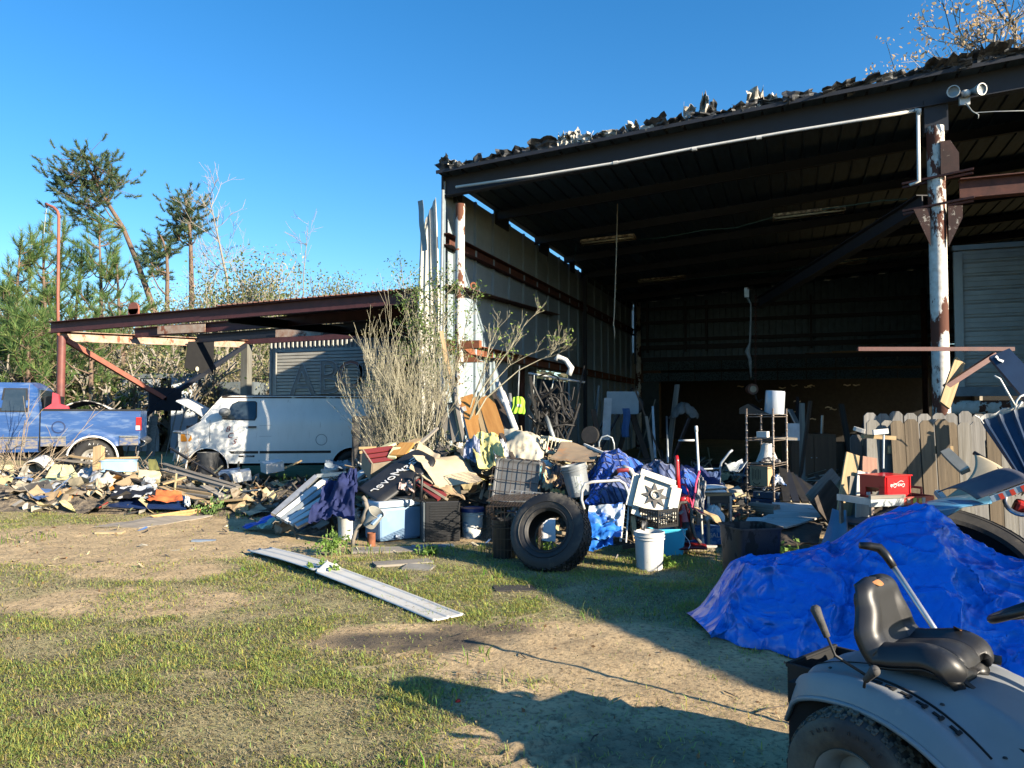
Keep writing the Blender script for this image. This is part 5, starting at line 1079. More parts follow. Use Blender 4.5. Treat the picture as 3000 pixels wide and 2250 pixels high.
MB().box((.10, -.05, .62), (.24, .22, .05)).build('seat_bracket', blacksteel, mo); MB().box((.26, -.12, .59), (.07, .03, .08), rotm(0, 30, 0)).build('seat_hinge', blacksteel, mo)
MB().tube([(.27, .12, .66), (.31, .14, .655)], .018, 8).build('seat_lever', grip, mo, smooth=True)
# steering wheel, dash, hopper
sc2 = Vector((.42, .20, .88)); sw = Matrix.Translation(sc2) @ Matrix.Rotation(R(-28), 4, 'Y')
MB().lathe([(.17+.016*math.cos(a), .016*math.sin(a)) for a in [2*math.pi*i/10 for i in range(10)]], 36, sw, close=True).build('steering_wheel', bplast, mo, smooth=True)
m = MB()
for a in (0, 120, 240): m.tube([sw @ Vector((0, 0, -.04)), sw @ Vector((.16*math.cos(R(a)), .16*math.sin(R(a)), 0))], .014, 8)
m.lathe([(0, -.02), (.045, -.025), (.05, -.05), (0, -.06)], 16, sw); m.build('steering_spokes', bplast, mo, smooth=True)
MB().tube([sw @ Vector((0, 0, -.05)), (.74, .08, .45)], .02, 8).build('steering_column', blacksteel, mo)
MB().box((1.2, 0, .55), (.18, .42, .42), rotm(0, -15, 0)).build('dash', bplast, mo, bev=.03); MB().box((1.35, 0, .60), (.75, .46, .62)).build('engine_cover', mg, mo, bev=.06)
hp = MB(); 
for (c_, d_) in (((-.40, .1, .30), (.20, .5, .02)), ((-.40, -.15, .40), (.20, .02, .20)), ((-.40, .35, .40), (.20, .02, .20)), ((-.50, .1, .40), (.02, .5, .20)), ((-.30, .1, .40), (.02, .5, .20))): hp.box(c_, d_)
hp.box((-.40, -.155, .50), (.22, .02, .02)); hp.box((-.505, .1, .50), (.02, .52, .02)); hp.xf(Matrix.Translation((-.36, .12, .42)) @ Matrix.Scale(.82, 4) @ Matrix.Translation((.40, -.1, -.40))); hp.build('rear_hopper', M('hopper_black', (.012, .012, .013), rough=.7), mo)
dm = M('decal_dark', (.03, .03, .035), rough=.3, bump=0)
# warning decal on the flank
MB().grid(lambda u, v: Vector(fend((.62+.16*u+.36)/1.5, (.52-.36+.10*v)/1.04))+Vector((0, 0, .004)), 5, 5).build('decal', dm, mo)
for k in range(5): MB().grid(lambda u, v: Vector(fend((.63+.026*k+.018*u+.36)/1.5, (.52-.35+.08*v)/1.04))+Vector((0, 0, .0055)), 2, 4).build('decal_line', M('decal_red', (.35, .07, .05), bump=0) if k in (0, 1) else M('decal_grey', (.25, .25, .25), bump=0), mo)
# dry leaves on the seat
lf = M('dry_leaf', (.42, .17, .05), (.25, .09, .03), sc=30)
def leafthing(p, s, rz, label, m=lf, rot=(20, 10)):
    o = MB().grid(lambda u, v: ((u-.5)*s, (v-.5)*s*.45*math.sin(math.pi*min(.98, max(.05, u))), .12*s*math.sin(u*3)), 6, 3, .001).build('dry_leaf', m, None, loc=p, rot=(rot[0], rot[1], rz)); tag(o, label, 'leaf'); return o
MW = Matrix.Translation(mo.location) @ Euler((0, 0, YAW-R(50))).to_matrix().to_4x4()
leafthing(MW @ (seatf(.93, .28)+Vector((.03, 0, .02))), .06, 40, 'curled brown leaf on top of the mower seat back', rot=(60, 10)); leafthing(MW @ (seatf(.20, .86)+Vector((0, 0, .035))), .07, 100, 'orange dead leaf lying on the front of the mower seat')
# loose handle behind the seat
hh = T('tubular_handle', 'silver tube with a black crook grip sticking up behind the mower seat', 'handle', (0, 0, 0))
a0 = D(*w(2003, 1335), 3.75); a1 = D(*w(1926, 1218), 3.9)
MB().tube([a0-(a1-a0)*1.4, a1], .014, 12).build('tube', alu, hh, smooth=True)
dd = (a1-a0).normalized(); MB().tube([a1-dd*.02, a1+dd*.05, a1+dd*.09-RT*.01, a1+dd*.10-RT*.05, a1+dd*.105-RT*.10], [.018, .022, .024, .021, .017], 12).build('grip', bplast, hh, smooth=True)
# ================================================================== junk helpers
def d_(u, v, z): return D(*w(u, v), z)
def onp(o, label, cat, group=None): return tag(o, label, cat, group)
def board(label, a, b, wd, th, mat, cat='board', name='plank', group=None, hint=UP, bow=.0, roll=0):
    a = Vector(a); b = Vector(b); x = b-a; L = x.length; x.normalize(); y = Vector(hint).cross(x)
    if y.length < 1e-3: y = FW.cross(x)
    y.normalize(); z = x.cross(y); m = Matrix((x, y, z)).transposed().to_4x4(); m = Matrix.Translation((a+b)/2) @ m @ Matrix.Rotation(R(roll), 4, 'X')
    k = 4; mb = MB(); mb.v = []; n = 0
    for i in range(k+1):
        s = i/k; o = bow*math.sin(math.pi*s); e = .0 if 0 < i < k else .004
        for sy, sz in ((-1, -1), (1, -1), (1, 1), (-1, 1)): mb.v.append(((s-.5)*L, sy*(wd/2-e), sz*th/2+o))
    for i in range(k):
        q = i*4
        for j in range(4): mb.f.append((q+j, q+(j+1) % 4, q+4+(j+1) % 4, q+4+j)[::-1])
    mb.f.append((0, 1, 2, 3)); mb.f.append((4*k+3, 4*k+2, 4*k+1, 4*k))
    o = mb.build(name, mat); o.matrix_world = m; return tag(o, label, cat, group)
def sheet(label, c, mat, cat='sheet', name='sheet', th=.006, nu=14, nv=10, wr=.03, fr=3., sag=0, seed=0, group=None, smooth=True, parent=None, curl=0):
    """four corners (world), a wrinkled sheet between them"""
    a, b, cc, d = [Vector(p) for p in c]; o0 = (a+b+cc+d)/4; nn = (b-a).cross(d-a).normalized()
    if nn.z < 0 and abs(nn.z) > .2: nn = -nn
    def fn(u, v):
        p = a.lerp(b, u).lerp(d.lerp(cc, u), v)-o0
        q = Vector((u*fr+seed, v*fr, seed*1.7)); k = mn.noise(q)+.5*(1-abs(mn.noise(q*2.1))*2.2)*.6+.25*mn.noise(q*4.3)
        return p+nn*(wr*k+curl*((2*u-1)**2+(2*v-1)**2)*.5)+UP*(-sag*math.sin(math.pi*u)*math.sin(math.pi*v))
    o = MB().grid(fn, nu, nv, th).build(name, mat, parent, smooth=smooth, loc=o0); 
    if smooth: o.data.set_sharp_from_angle(angle=R(50))
    return tag(o, label, cat, group) if label else o
def heapcloth(label, c, rx, ry, h, mat, cat='cloth', name='cloth', seed=0, fold=.05, fr=2.5, yaw=0, nu=26, nv=22, sub=0):
    """cloth fallen over a lump"""
    def fn(u, v):
        a = (u-.5)*2; b = (v-.5)*2; r = math.hypot(a, b); an = math.atan2(b, a); edge = 1+.18*math.sin(an*3+seed)+.12*math.sin(an*5+seed*2)
        x = a*rx*edge; y = b*ry*edge; z = h*max(0, 1-r*r*.75)**.8
        q = Vector((a*fr+seed, b*fr, seed)); z += fold*(1-abs(mn.noise(q))*2.5)+fold*.5*(1-2*abs(mn.noise(q*2.3)))*.7; return (x, y, max(z, -.04+0*r))
    o = MB().grid(fn, nu, nv, .008).build(name, mat, None, smooth=True, loc=c, rot=(0, 0, math.degrees(YAW)+yaw)); return tag(o, label, cat)
def bucket(label, p, r=.148, h=.37, mat=None, rot=(0, 0, 0), lid=None, cat='bucket', bail=True, name='bucket', ribs=True, inside=None):
    mat = mat or wplast; t = T(name, label, cat, p, (rot[0], rot[1], rot[2])); r0 = r*.87
    pr = [(0, .004), (r0, .004), (r0+.002, .0)]
    pr = [(0, 0), (r0, 0)]+[(r0+(r-r0)*k, h*k) for k in (.2, .5, .74)]
    if ribs: pr += [(r*.975, h*.80), (r*1.05, h*.805), (r*1.05, h*.825), (r*.98, h*.83), (r*.985, h*.88), (r*1.055, h*.885), (r*1.055, h*.905), (r*.99, h*.91)]
    pr += [(r*.995, h*.97), (r*1.03, h*.972), (r*1.03, h), (r*.975, h), (r*.97, h*.95), (r0*.96, .012), (0, .012)]
    MB().lathe(pr, 28).build('shell', mat, t, smooth=True, sharp=35)
    if lid: MB().lathe([(0, h+.012), (r*.9, h+.012), (r*.93, h+.02), (r*1.06, h+.018), (r*1.07, h-.03), (r*1.04, h-.03)], 28).build('lid', lid, t, smooth=True, sharp=35)
    if bail:
        s = random.Random(int(p[0]*91)).choice((-1, 1)); MB().tube([(r*1.04*math.cos(a), s*.4*r*math.sin(a), h*.86-r*.85*math.sin(a)) for a in [math.pi*i/12 for i in range(13)]], .003, 5).build('handle', chrome, t, smooth=True)
        for sx in (-1, 1): MB().lathe([(0, .012), (.016, .01), (.018, 0)], 10, Matrix.Translation((sx*r*1.03, 0, h*.86)) @ Euler((0, R(90*sx), 0)).to_matrix().to_4x4()).build('handle_boss', mat, t)
    return t
def crate(parent, L, Wd, H, mat, nx=7, nz=4, bar=.008, rim=.016, base=True):
    """open lattice crate, origin at the centre of the base"""
    names = []
    for (a, b) in (((-L/2, -Wd/2), (L/2, -Wd/2)), ((L/2, -Wd/2), (L/2, Wd/2)), ((L/2, Wd/2), (-L/2, Wd/2)), ((-L/2, Wd/2), (-L/2, -Wd/2))):
        m = MB(); A = Vector((*a, 0)); B = Vector((*b, 0))
        m.bar(A+UP*(H-rim), B+UP*(H-rim), .012, rim*1.6); m.bar(A+UP*rim, B+UP*rim, .012, rim*1.6); m.bar(A, A+UP*H, rim*1.3, .014, hint=B-A)
        n = max(2, int((B-A).length/L*nx))
        for i in range(1, n): p = A.lerp(B, i/n); m.bar(p+UP*rim, p+UP*(H-rim), bar, .008, hint=B-A)
        for k in range(1, nz): m.bar(A+UP*H*k/nz, B+UP*H*k/nz, .008, bar)
        m.build('side', mat, parent)
    if base: MB().box((0, 0, .008), (L, Wd, .016)).build('base', mat, parent)
def oriented(o, p, yaw=0, rx=0, ry=0): o.location = p; o.rotation_euler = Euler((R(rx), R(ry), YAW+R(yaw))); return o
YD = math.degrees(YAW)
# ================================================================== heaps of unnamed rubbish
Ax = lerp_list([(-3.6, 0), (-3.0, .18), (-2.4, .62), (-1.6, .88), (-.6, .98), (.2, 1.0), (1.0, .78), (1.8, .5), (2.6, .26), (3.4, .12), (4.4, .18), (5.4, .2), (6.5, .1)])
Z0 = lerp_list([(-3.6, 10.4), (-2.4, 9.7), (-1, 9.7), (.4, 9.3), (1.2, 9.1), (2.0, 9.4), (2.6, 9.6), (3.4, 9.8), (6, 8.6)])
def hp(a, b):
    z0 = Z0(a); return Ax(a)*sm(z0, z0+2.0, b)*(1-.75*sm(12.3, 14, b))*(1+.22*mn.noise(Vector((a*1.7, b*1.7, 4))))
def hl(a, b):
    return .22*sm(11.7, 12.6, b)*(1-sm(14.6, 15.4, b))*sm(-2.9, -4.2, a)*(1+.5*mn.noise(Vector((a*1.5, b*1.5, 8))))
def surf(a, b): p = CW(a, b); p.z = gh(p.x, p.y)+max(hp(a, b), hl(a, b)); return p
core = M('matted_rubbish', (.24, .19, .13), (.06, .05, .042), sc=9, lo=.35, hi=.62, rough=.95, bump=1., bsc=30, bd=.03, c3=(.30, .26, .2), lo3=.58, hi3=.66, sc3=14)
def core_mesh(name, a0, a1, b0, b1, st, label):
    na = int((a1-a0)/st); nb = int((b1-b0)/st)
    def fn(u, v):
        a = a0+(a1-a0)*u; b = b0+(b1-b0)*v; p = surf(a, b); h = p.z-gh(p.x, p.y); p.z -= .03+(.02 if h < .03 else 0); p.z += .07*mn.fractal(Vector((a*4, b*4, 2)), .7, 2.2, 4)*sm(.02, .15, h); return p
    o = MB().grid(fn, na, nb).build(name, core); return tag(o, label, kind='stuff')
core_mesh('rubbish_heap', -3.8, 6.6, 8.4, 14.2, .07, 'matted mass of unsorted rubbish under the main heap'); core_mesh('rubbish_heap', -12, -2.6, 11.4, 15.6, .08, 'matted mass of unsorted rubbish in the left debris field')
scr_m = bpy.data.materials.new('scrap_tint'); scr_m.use_nodes = True
_n = scr_m.node_tree; _a = _n.nodes.new('ShaderNodeAttribute'); _a.attribute_name = 'tint'; _z = _n.nodes.new('ShaderNodeTexNoise'); _z.inputs['Scale'].default_value = 12; _mx = _n.nodes.new('ShaderNodeMix'); _mx.data_type = 'RGBA'; _mx.blend_type = 'MULTIPLY'; _mx.inputs[0].default_value = .8
_cr = _n.nodes.new('ShaderNodeMapRange'); _cr.inputs['From Min'].default_value = .3; _cr.inputs['From Max'].default_value = .65; _cr.inputs['To Min'].default_value = .45
_n.links.new(_z.outputs['Fac'], _cr.inputs['Value']); _n.links.new(_a.outputs['Color'], _mx.inputs[6]); _n.links.new(_cr.outputs[0], _mx.inputs[7]); _n.links.new(_mx.outputs[2], _n.nodes['Principled BSDF'].inputs['Base Color']); _n.nodes['Principled BSDF'].inputs['Roughness'].default_value = .7
PAL = [(.50, .48, .42), (.42, .33, .21), (.36, .26, .15), (.22, .18, .13), (.06, .055, .05), (.03, .03, .03), (.48, .42, .30), (.30, .29, .27), (.10, .09, .08), (.55, .46, .26)]
ACC = [(.10, .20, .45), (.45, .07, .05), (.55, .25, .06), (.20, .40, .42), (.62, .56, .24)]
def scraps(name, N, rgn, label, smin=.05, smax=.2, acc=.06, seed=3, lift=.03, stick=.35, fn=surf):
    r = random.Random(seed); V = []; F = []; C = []
    for _ in range(N):
        a, b = rgn(r); p = fn(a, b)
        if p is None: continue
        p = p+UP*r.uniform(0, lift); c = r.choice(ACC) if r.random() < acc else r.choice(PAL); k = r.uniform(.75, 1.15); c = tuple(x*k for x in c)
        m = Euler((r.gauss(0, .5), r.gauss(0, .5), r.uniform(0, 6.28))).to_matrix(); o = len(V)
        if r.random() < stick:
            L = r.uniform(smin, smax)*2.6; wd = r.uniform(.012, .05); th = r.uniform(.006, .02)
            for sz in (-1, 1):
                for sx, sy in ((-1, -1), (1, -1), (1, 1), (-1, 1)): V.append(p+m @ Vector((sx*L/2, sy*wd/2, sz*th/2)))
            F += [tuple(o+i for i in f) for f in ((3, 2, 1, 0), (4, 5, 6, 7), (0, 1, 5, 4), (1, 2, 6, 5), (2, 3, 7, 6), (3, 0, 4, 7))]; C += [c]*8
        else:
            s1 = r.uniform(smin, smax); s2 = s1*r.uniform(.4, 1.1); n = 3; ph = r.uniform(0, 50)
            for i in range(n+1):
                for j in range(n+1):
                    x = (i/n-.5)*s1*r.uniform(.88, 1.1); y = (j/n-.5)*s2*r.uniform(.88, 1.1); V.append(p+m @ Vector((x, y, .25*s1*mn.noise(Vector((i*.7+ph, j*.7, 1))))))
            F += [(o+i*(n+1)+j, o+(i+1)*(n+1)+j, o+(i+1)*(n+1)+j+1, o+i*(n+1)+j+1) for i in range(n) for j in range(n)]; C += [c]*((n+1)**2)
    me = bpy.data.meshes.new(name); me.from_pydata(V, [], F); ca = me.color_attributes.new('tint', 'FLOAT_COLOR', 'POINT'); ca.data.foreach_set('color', np.array([(*c, 1) for c in C], 'f').ravel()); me.materials.append(scr_m)
    o = bpy.data.objects.new(name, me); COL.objects.link(o); return tag(o, label, kind='stuff')
def rg_heap(r):
    while 1:
        a = r.uniform(-3.5, 6.2); b = r.uniform(8.7, 13.4)
        if hp(a, b) > .05: return a, b
def rg_left(r): return r.uniform(-10.5, -3.0), r.uniform(11.9, 15.0)
scraps('scattered_scraps', 1500, rg_heap, 'torn paper, sticks and plastic scraps over the main heap', .07, .34, .07, 3, .10)
scraps('scattered_scraps', 620, rg_left, 'paper, sticks and plastic scraps over the left debris field', .08, .42, .08, 4, .06, .25)
scraps('scattered_scraps', 260, lambda r: (r.uniform(-9, 4.5), r.uniform(7.6, 12.2)), 'small scraps strewn on the open ground', .02, .07, .1, 5, .005, .5, fn=lambda a, b: CW(a, b, gh(*CW(a, b)[:2])))
scraps('scattered_scraps', 900, lambda r: (r.uniform(-.9, 7.8), r.uniform(12.8, 19)), 'loose junk strewn on the barn floor', .1, .4, .05, 6, .35, .4, fn=lambda a, b: CW(a, b, .05))
# ================================================================== main heap, left end
fr_ = 'aluminium frame bars leaning on the left end of the heap'
for i, (a, b, m_) in enumerate((((590, 1112, 9.95), (684, 1029, 10.9), alu), ((601, 1118, 9.9), (700, 1040, 10.7), alu_w), ((610, 1124, 9.85), (715, 1046, 10.6), galv), ((618, 1128, 9.8), (738, 1052, 10.5), alu_w), ((628, 1132, 9.75), (752, 1062, 10.35), alu_w), ((640, 1138, 9.7), (760, 1078, 10.2), alu), ((604, 1110, 10.1), (712, 1030, 11.0), alu_w))):
    board(('dull outermost', 'white upper', 'grey galvanised', 'white middle', 'white lower', 'dull lowest', 'white hindmost')[i]+' aluminium bar leaning on the left end of the heap', d_(*a), d_(*b), .075, .04, m_, 'metal bar', 'metal_bar', fr_, roll=20)
board('grey top bar of the leaning window frame at the left of the heap', d_(684, 1028, 10.9), d_(748, 1022, 11.0), .06, .05, alu, 'metal bar', 'metal_bar')
board('two white gutters poking out behind the navy cloth', d_(745, 1048, 10.3), d_(797, 1013, 10.8), .1, .05, wplast, 'gutter', 'white_gutter', roll=15)
blu = M('bright_blue_plastic', (.01, .10, .62), (.01, .06, .42), sc=4, rough=.35, bump=.1)
sheet('bright blue plastic sheet end lying at the far left foot of the heap', [d_(524, 1140, 10.55), d_(586, 1112, 10.7), d_(596, 1122, 10.4), d_(532, 1143, 10.3)], blu, 'sheet', 'blue_sheet', wr=.04)
sheet('pale green torn scrap beside the blue plastic end', [d_(556, 1140, 10.3), d_(592, 1118, 10.4), d_(600, 1124, 10.2), d_(566, 1143, 10.1)], M('pale_green_plastic', (.30, .50, .42)), 'scrap', 'green_scrap', wr=.05, nu=8, nv=6)
navy = M('navy_cloth', (.009, .016, .07), (.016, .026, .11), sc=4, rough=.9, bump=.15)
sheet('crumpled navy cloth hanging over the aluminium bars', [d_(665, 1128, 9.5), d_(765, 1120, 9.5), d_(772, 1020, 10.1), d_(706, 1040, 10.2)], navy, 'cloth', 'navy_cloth', wr=.13, fr=2.6, nu=34, nv=34, seed=3)
sheet('navy cloth peak standing up from the crumpled cloth', [d_(735, 1062, 9.9), d_(772, 1064, 9.85), d_(770, 1012, 10.1), d_(757, 1012, 10.1)], navy, 'cloth', 'navy_cloth', wr=.05, seed=8)
# black sled with lettering
sl_ = T('black_sled', 'black rounded plastic sled with upside down white script leaning on the heap', 'sled', d_(845, 1028, 9.9)); C0 = sl_.location.copy()
tl, trr, br, bl = [d_(*q)-C0 for q in ((766, 1052, 9.95), (880, 972, 10.35), (893, 1030, 10.0), (800, 1096, 9.5))]
ax = (trr-tl).normalized(); ay = (bl-tl); ay = (ay-ax*ay.dot(ax)).normalized(); az = ax.cross(ay); LL = (trr-tl).length+.12; WW = .60
def sled(u, v):
    x = u*LL; y = v*WW; e = 0
    if u > .8: q = (u-.8)/.2; y = WW/2+(y-WW/2)*math.sqrt(max(.15, 1-q*q*.75))
    rim = max(sm(.12, 0, v), sm(.88, 1, v), sm(.95, 1, u)); return tl+ax*x+ay*y-az*(-.05*rim)+az*(.0)
MB().grid(sled, 26, 16, .008).build('tray', dplast, sl_, smooth=True)
fz = -1 if az.dot(FW) > 0 else 1
msl = Matrix((-ax, -ay if True else ay, az)).transposed()
if msl.determinant() < 0: msl = Matrix((-ax, -ay, -az)).transposed()
nrm_ = Vector(msl.col[2]); off = nrm_*(.03 if nrm_.dot(FW) < 0 else -.03)
for i, (s, t_) in enumerate((('Easy', .72), ('Mover', .36))):
    text(s, .19, paper, 'lettering', sl_, mw=Matrix.Translation(tl+ax*LL*t_+ay*WW*.5-FW*.035) @ msl.to_4x4(), shear=.35)
# chest of drawers carcass
dr = T('broken_drawer', 'broken drawer box with maroon slats on top of the heap', 'drawer', d_(822, 1020, 10.6), (28, -6, YD+30)); dr.scale = (.8, .8, .8); mar = M('maroon_laminate', (.22, .035, .035), (.15, .03, .03), sc=6, stretch=(.4, 6, 6), rough=.45); tanl = M('drab_laminate', (.34, .28, .20), (.26, .21, .15))
MB().box((-.26, 0, .18), (.02, .45, .36)).build('side_panel', tanl, dr); MB().box((.26, 0, .18), (.02, .45, .36)).build('side_panel', mar, dr); MB().box((0, -.22, .17), (.50, .02, .34)).build('front_panel', tanl, dr); MB().box((0, .22, .18), (.5, .02, .36)).build('back_panel', mar, dr)
for k in range(3): MB().box((0, -.14+.15*k, .345), (.56, .10, .018)).build('slat', mar, dr)
for i, (a, b, wd, m_, lab) in enumerate((((776, 968, 10.9), (812, 967, 10.9), .07, wood_new, 'pale upper stick poking out left over the drawer'), ((778, 977, 10.8), (815, 974, 10.8), .08, wood_new, 'pale lower stick poking out left over the drawer'), ((812, 975, 10.8), (850, 958, 11.0), .14, foam, 'yellow board end above the maroon drawer'),
                                   ((858, 985, 10.4), (880, 958, 10.7), .22, M('orange_wood', (.50, .26, .07), (.38, .18, .04), sc=3, stretch=WX), 'orange wooden seat board beside the black sled'), ((884, 960, 10.7), (905, 950, 10.9), .16, wood_tan, 'short tan board end left of the cardboard'), ((846, 990, 10.4), (858, 968, 10.6), .12, foam, 'yellow foam offcut behind the orange board'))):
    board(lab, d_(*a), d_(*b), wd, .035, m_, 'board', 'board_end', hint=UP)
board('long thin stick slanting up out of the cardboard', d_(905, 960, 10.7), d_(945, 925, 11.2), .05, .03, wood_grey, 'stick', 'stick')
board('maroon panel sloping down behind the cooler', d_(894, 1030, 9.9), d_(955, 1075, 9.6), .16, .03, mar, 'panel', 'maroon_panel', roll=25)
board('second maroon panel edge above the black cabinet', d_(905, 1040, 9.8), d_(965, 1078, 9.6), .10, .03, tanl, 'panel', 'laminate_panel', roll=-20)
# cardboard
sheet('large flattened cardboard box draped over the heap', [d_(890, 985, 10.0), d_(948, 1052, 9.7), d_(1042, 1038, 10.0), d_(1000, 990, 10.7)], cardpale, 'cardboard', 'cardboard_sheet', wr=.05, fr=1.6, th=.01, sag=-.06)
sheet('tall cardboard flap left of the flattened box', [d_(884, 1012, 9.9), d_(935, 1045, 9.75), d_(950, 985, 10.4), d_(905, 955, 10.7)], cardpale, 'cardboard', 'cardboard_sheet', wr=.04, fr=1.4, th=.01, seed=4)
sheet('tan cardboard piece under the flattened box above the white bucket', [d_(935, 1050, 9.7), d_(1005, 1082, 9.6), d_(990, 1048, 9.9), d_(952, 1040, 9.9)], card, 'cardboard', 'cardboard_sheet', wr=.04, th=.008, seed=7)
sheet('crumpled pink brown paper bag behind the black sled', [d_(862, 1062, 9.7), d_(896, 1072, 9.6), d_(900, 1034, 9.9), d_(872, 1036, 9.9)], M('pinkish_paper', (.50, .36, .32), (.36, .26, .22)), 'bag', 'paper_bag', wr=.10, fr=3.5, seed=12)
ht = T('hand_truck', 'black tubular luggage trolley handle standing behind the cooler', 'trolley', (0, 0, 0))
MB().tube([d_(893, 1080, 9.6), d_(895, 1033, 9.7), d_(898, 1026, 9.7), d_(908, 1027, 9.7), d_(912, 1033, 9.7), d_(909, 1082, 9.6)], .018, 8).build('handle', bplast, ht, smooth=True); MB().bar(d_(893, 1080, 9.6), d_(909, 1082, 9.6), .04, .03).build('base', bplast, ht)
# cooler
co = T('blue_cooler', 'pale blue wheeled cooler with a white lid standing in front of the heap', 'cooler', G(*w(868, 1168)), (0, 0, YD+38)); co.scale = (1.12, 1.12, 1.15); cb = M('cooler_blue', (.23, .36, .50), (.16, .26, .40), sc=3, rough=.45, c3=(.4, .42, .42), lo3=.6, hi3=.8); clid = M('cooler_lid', (.55, .62, .68), (.45, .52, .6), rough=.4)
MB().box((0, .17, .19), (.56, .36, .36), taper=1.06).build('body', cb, co, bev=.03); MB().box((0, .17, .405), (.62, .41, .07)).build('lid', clid, co, bev=.022); MB().box((0.02, .17, .443), (.02, .36, .01)).build('lid_groove', cb, co)
MB().tube([(.31, .02, .32), (.355, .02, .33), (.36, .17, .335), (.355, .30, .33), (.31, .30, .32)], .014, 8).build('handle', clid, co, smooth=True); MB().box((.305, .17, .30), (.03, .2, .1)).build('handle_recess', clid, co)
for s in (0, 1): MB().lathe([(0, -.025), (.07, -.025), (.07, .025), (0, .025)], 16, Matrix.Translation((.25, .02+.3*s, .07)) @ AXY).build('wheel', bplast, co)
MB().tube([(-.10, -.03, .06), (-.05, -.04, .05)], .02, 8).build('drain', clid, co)
# buckets and small things left
b1 = bucket('white bucket behind the curved grey strip, left of the cooler', G(*w(753, 1163)), .145, .34); sheet(None, [Vector((-.1, -.1, .3)), Vector((.1, -.1, .3)), Vector((.08, .1, .36)), Vector((-.1, .1, .36))], paper, name='rag', wr=.04, nu=6, nv=6, parent=b1).location = (0, 0, .34)
gs_ = T('curved_grey_strip', 'curved grey plastic strip standing on end in front of the white bucket', 'strip', (0, 0, 0)); MB().tube([d_(*q, 9.25) for q in ((783, 1073), (789, 1080), (793, 1095), (788, 1112), (779, 1130), (768, 1148), (763, 1165), (761, 1186))], .026, 6).build('strip', M('taupe_plastic', (.26, .23, .19), (.18, .16, .13)), gs_, smooth=True)
MB().tube([d_(*q, 9.22) for q in ((789, 1084), (793, 1096), (788, 1112), (780, 1128))], .03, 6).build('rib', M('taupe_plastic', (.26, .23, .19)), gs_, smooth=True)
pot = bucket('dented pale grey pot leaning beside the curved strip', d_(796, 1132, 9.3), .10, .2, M('enamel_grey', (.45, .45, .40), (.33, .32, .28)), rot=(20, 35, YD), bail=False, ribs=False, cat='pot', name='old_pot')
board('short light blue plastic lever in front of the cooler', d_(803, 1133, 9.1), d_(822, 1112, 9.2), .05, .02, M('light_blue_plastic', (.30, .48, .66)), 'plastic piece', 'blue_plastic_piece')
cp_ = T('bent_grey_hose', 'bent grey plastic hose lying in front of the cooler', 'hose', (0, 0, 0)); MB().tube([G(*w(*q))+UP*h for q, h in (((792, 1141), .12), ((806, 1157), .05), ((826, 1167), .03), ((846, 1170), .03), ((864, 1163), .04), ((884, 1152), .10))], .017, 8).build('hose', M('hose_grey', (.35, .37, .40), (.25, .26, .28), rough=.5), cp_, smooth=True)
can = T('rusty_tin', 'rusty brown tin can standing in front of the cooler', 'tin', G(*w(802, 1180))); MB().lathe([(0, 0), (.05, 0), (.052, .005), (.05, .01), (.05, .15), (.053, .155), (.05, .16), (.046, .16), (.046, .02), (0, .02)], 18).build('can', rust_or, can, smooth=True, sharp=40)
board('charred wooden block at the foot of the navy cloth', G(*w(728, 1152), .05), G(*w(775, 1143), .08), .13, .10, wood_dark, 'block', 'wood_block'); board('orange brown wedge of wood left of the white bucket', G(*w(728, 1138), .10), G(*w(765, 1128), .16), .06, .07, wood_tan, 'wedge', 'wood_wedge')
sheet('dirty rag at the foot of the aluminium bars', [G(*w(583, 1150), .02), G(*w(640, 1156), .02), G(*w(630, 1128), .2), G(*w(590, 1130), .2)], M('dirty_rag', (.34, .29, .22), (.2, .17, .13)), 'rag', 'dirty_rag', wr=.09, fr=3, seed=5)
# black cabinet (television back)
tv = T('black_cabinet', 'black box shaped cabinet with its left end coloured as lit, standing right of the cooler', 'cabinet', G(*w(957, 1172)), (0, 0, YD+14)); MB().box((0, .2, .255), (.44, .36, .50)).build('body', bplast, tv, bev=.012); MB().box((-.232, .2, .255), (.02, .36, .48)).build('lit_end', M('end_lit_grey', (.10, .12, .13), rough=.5), tv)  # left end coloured lighter, as the side catching light
m = MB()
for k in range(14): m.box((.02, .012, .05+k*.031), (.36, .008, .006))
m.build('louvre', dplast, tv)
bucket('white bucket with a dark blue lid beside the black cabinet', G(*w(1020, 1162)), .145, .37, lid=M('blue_lid', (.02, .06, .22), rough=.35), bail=False)
lb = MB().grid(lambda u, v: (.1455*math.cos(-2.2+u*.7)*(.93+.05*v), .1455*math.sin(-2.2+u*.7)*(.93+.05*v), .08+.14*v), 6, 3, .001).build('bucket_label', M('label_blue_print', (.15, .28, .42), (.66, .66, .62), sc=22, lo=.5, hi=.54), None); lb.parent = [o for o in COL.objects if o.get('label', '').startswith('white bucket with a dark blue')][0]
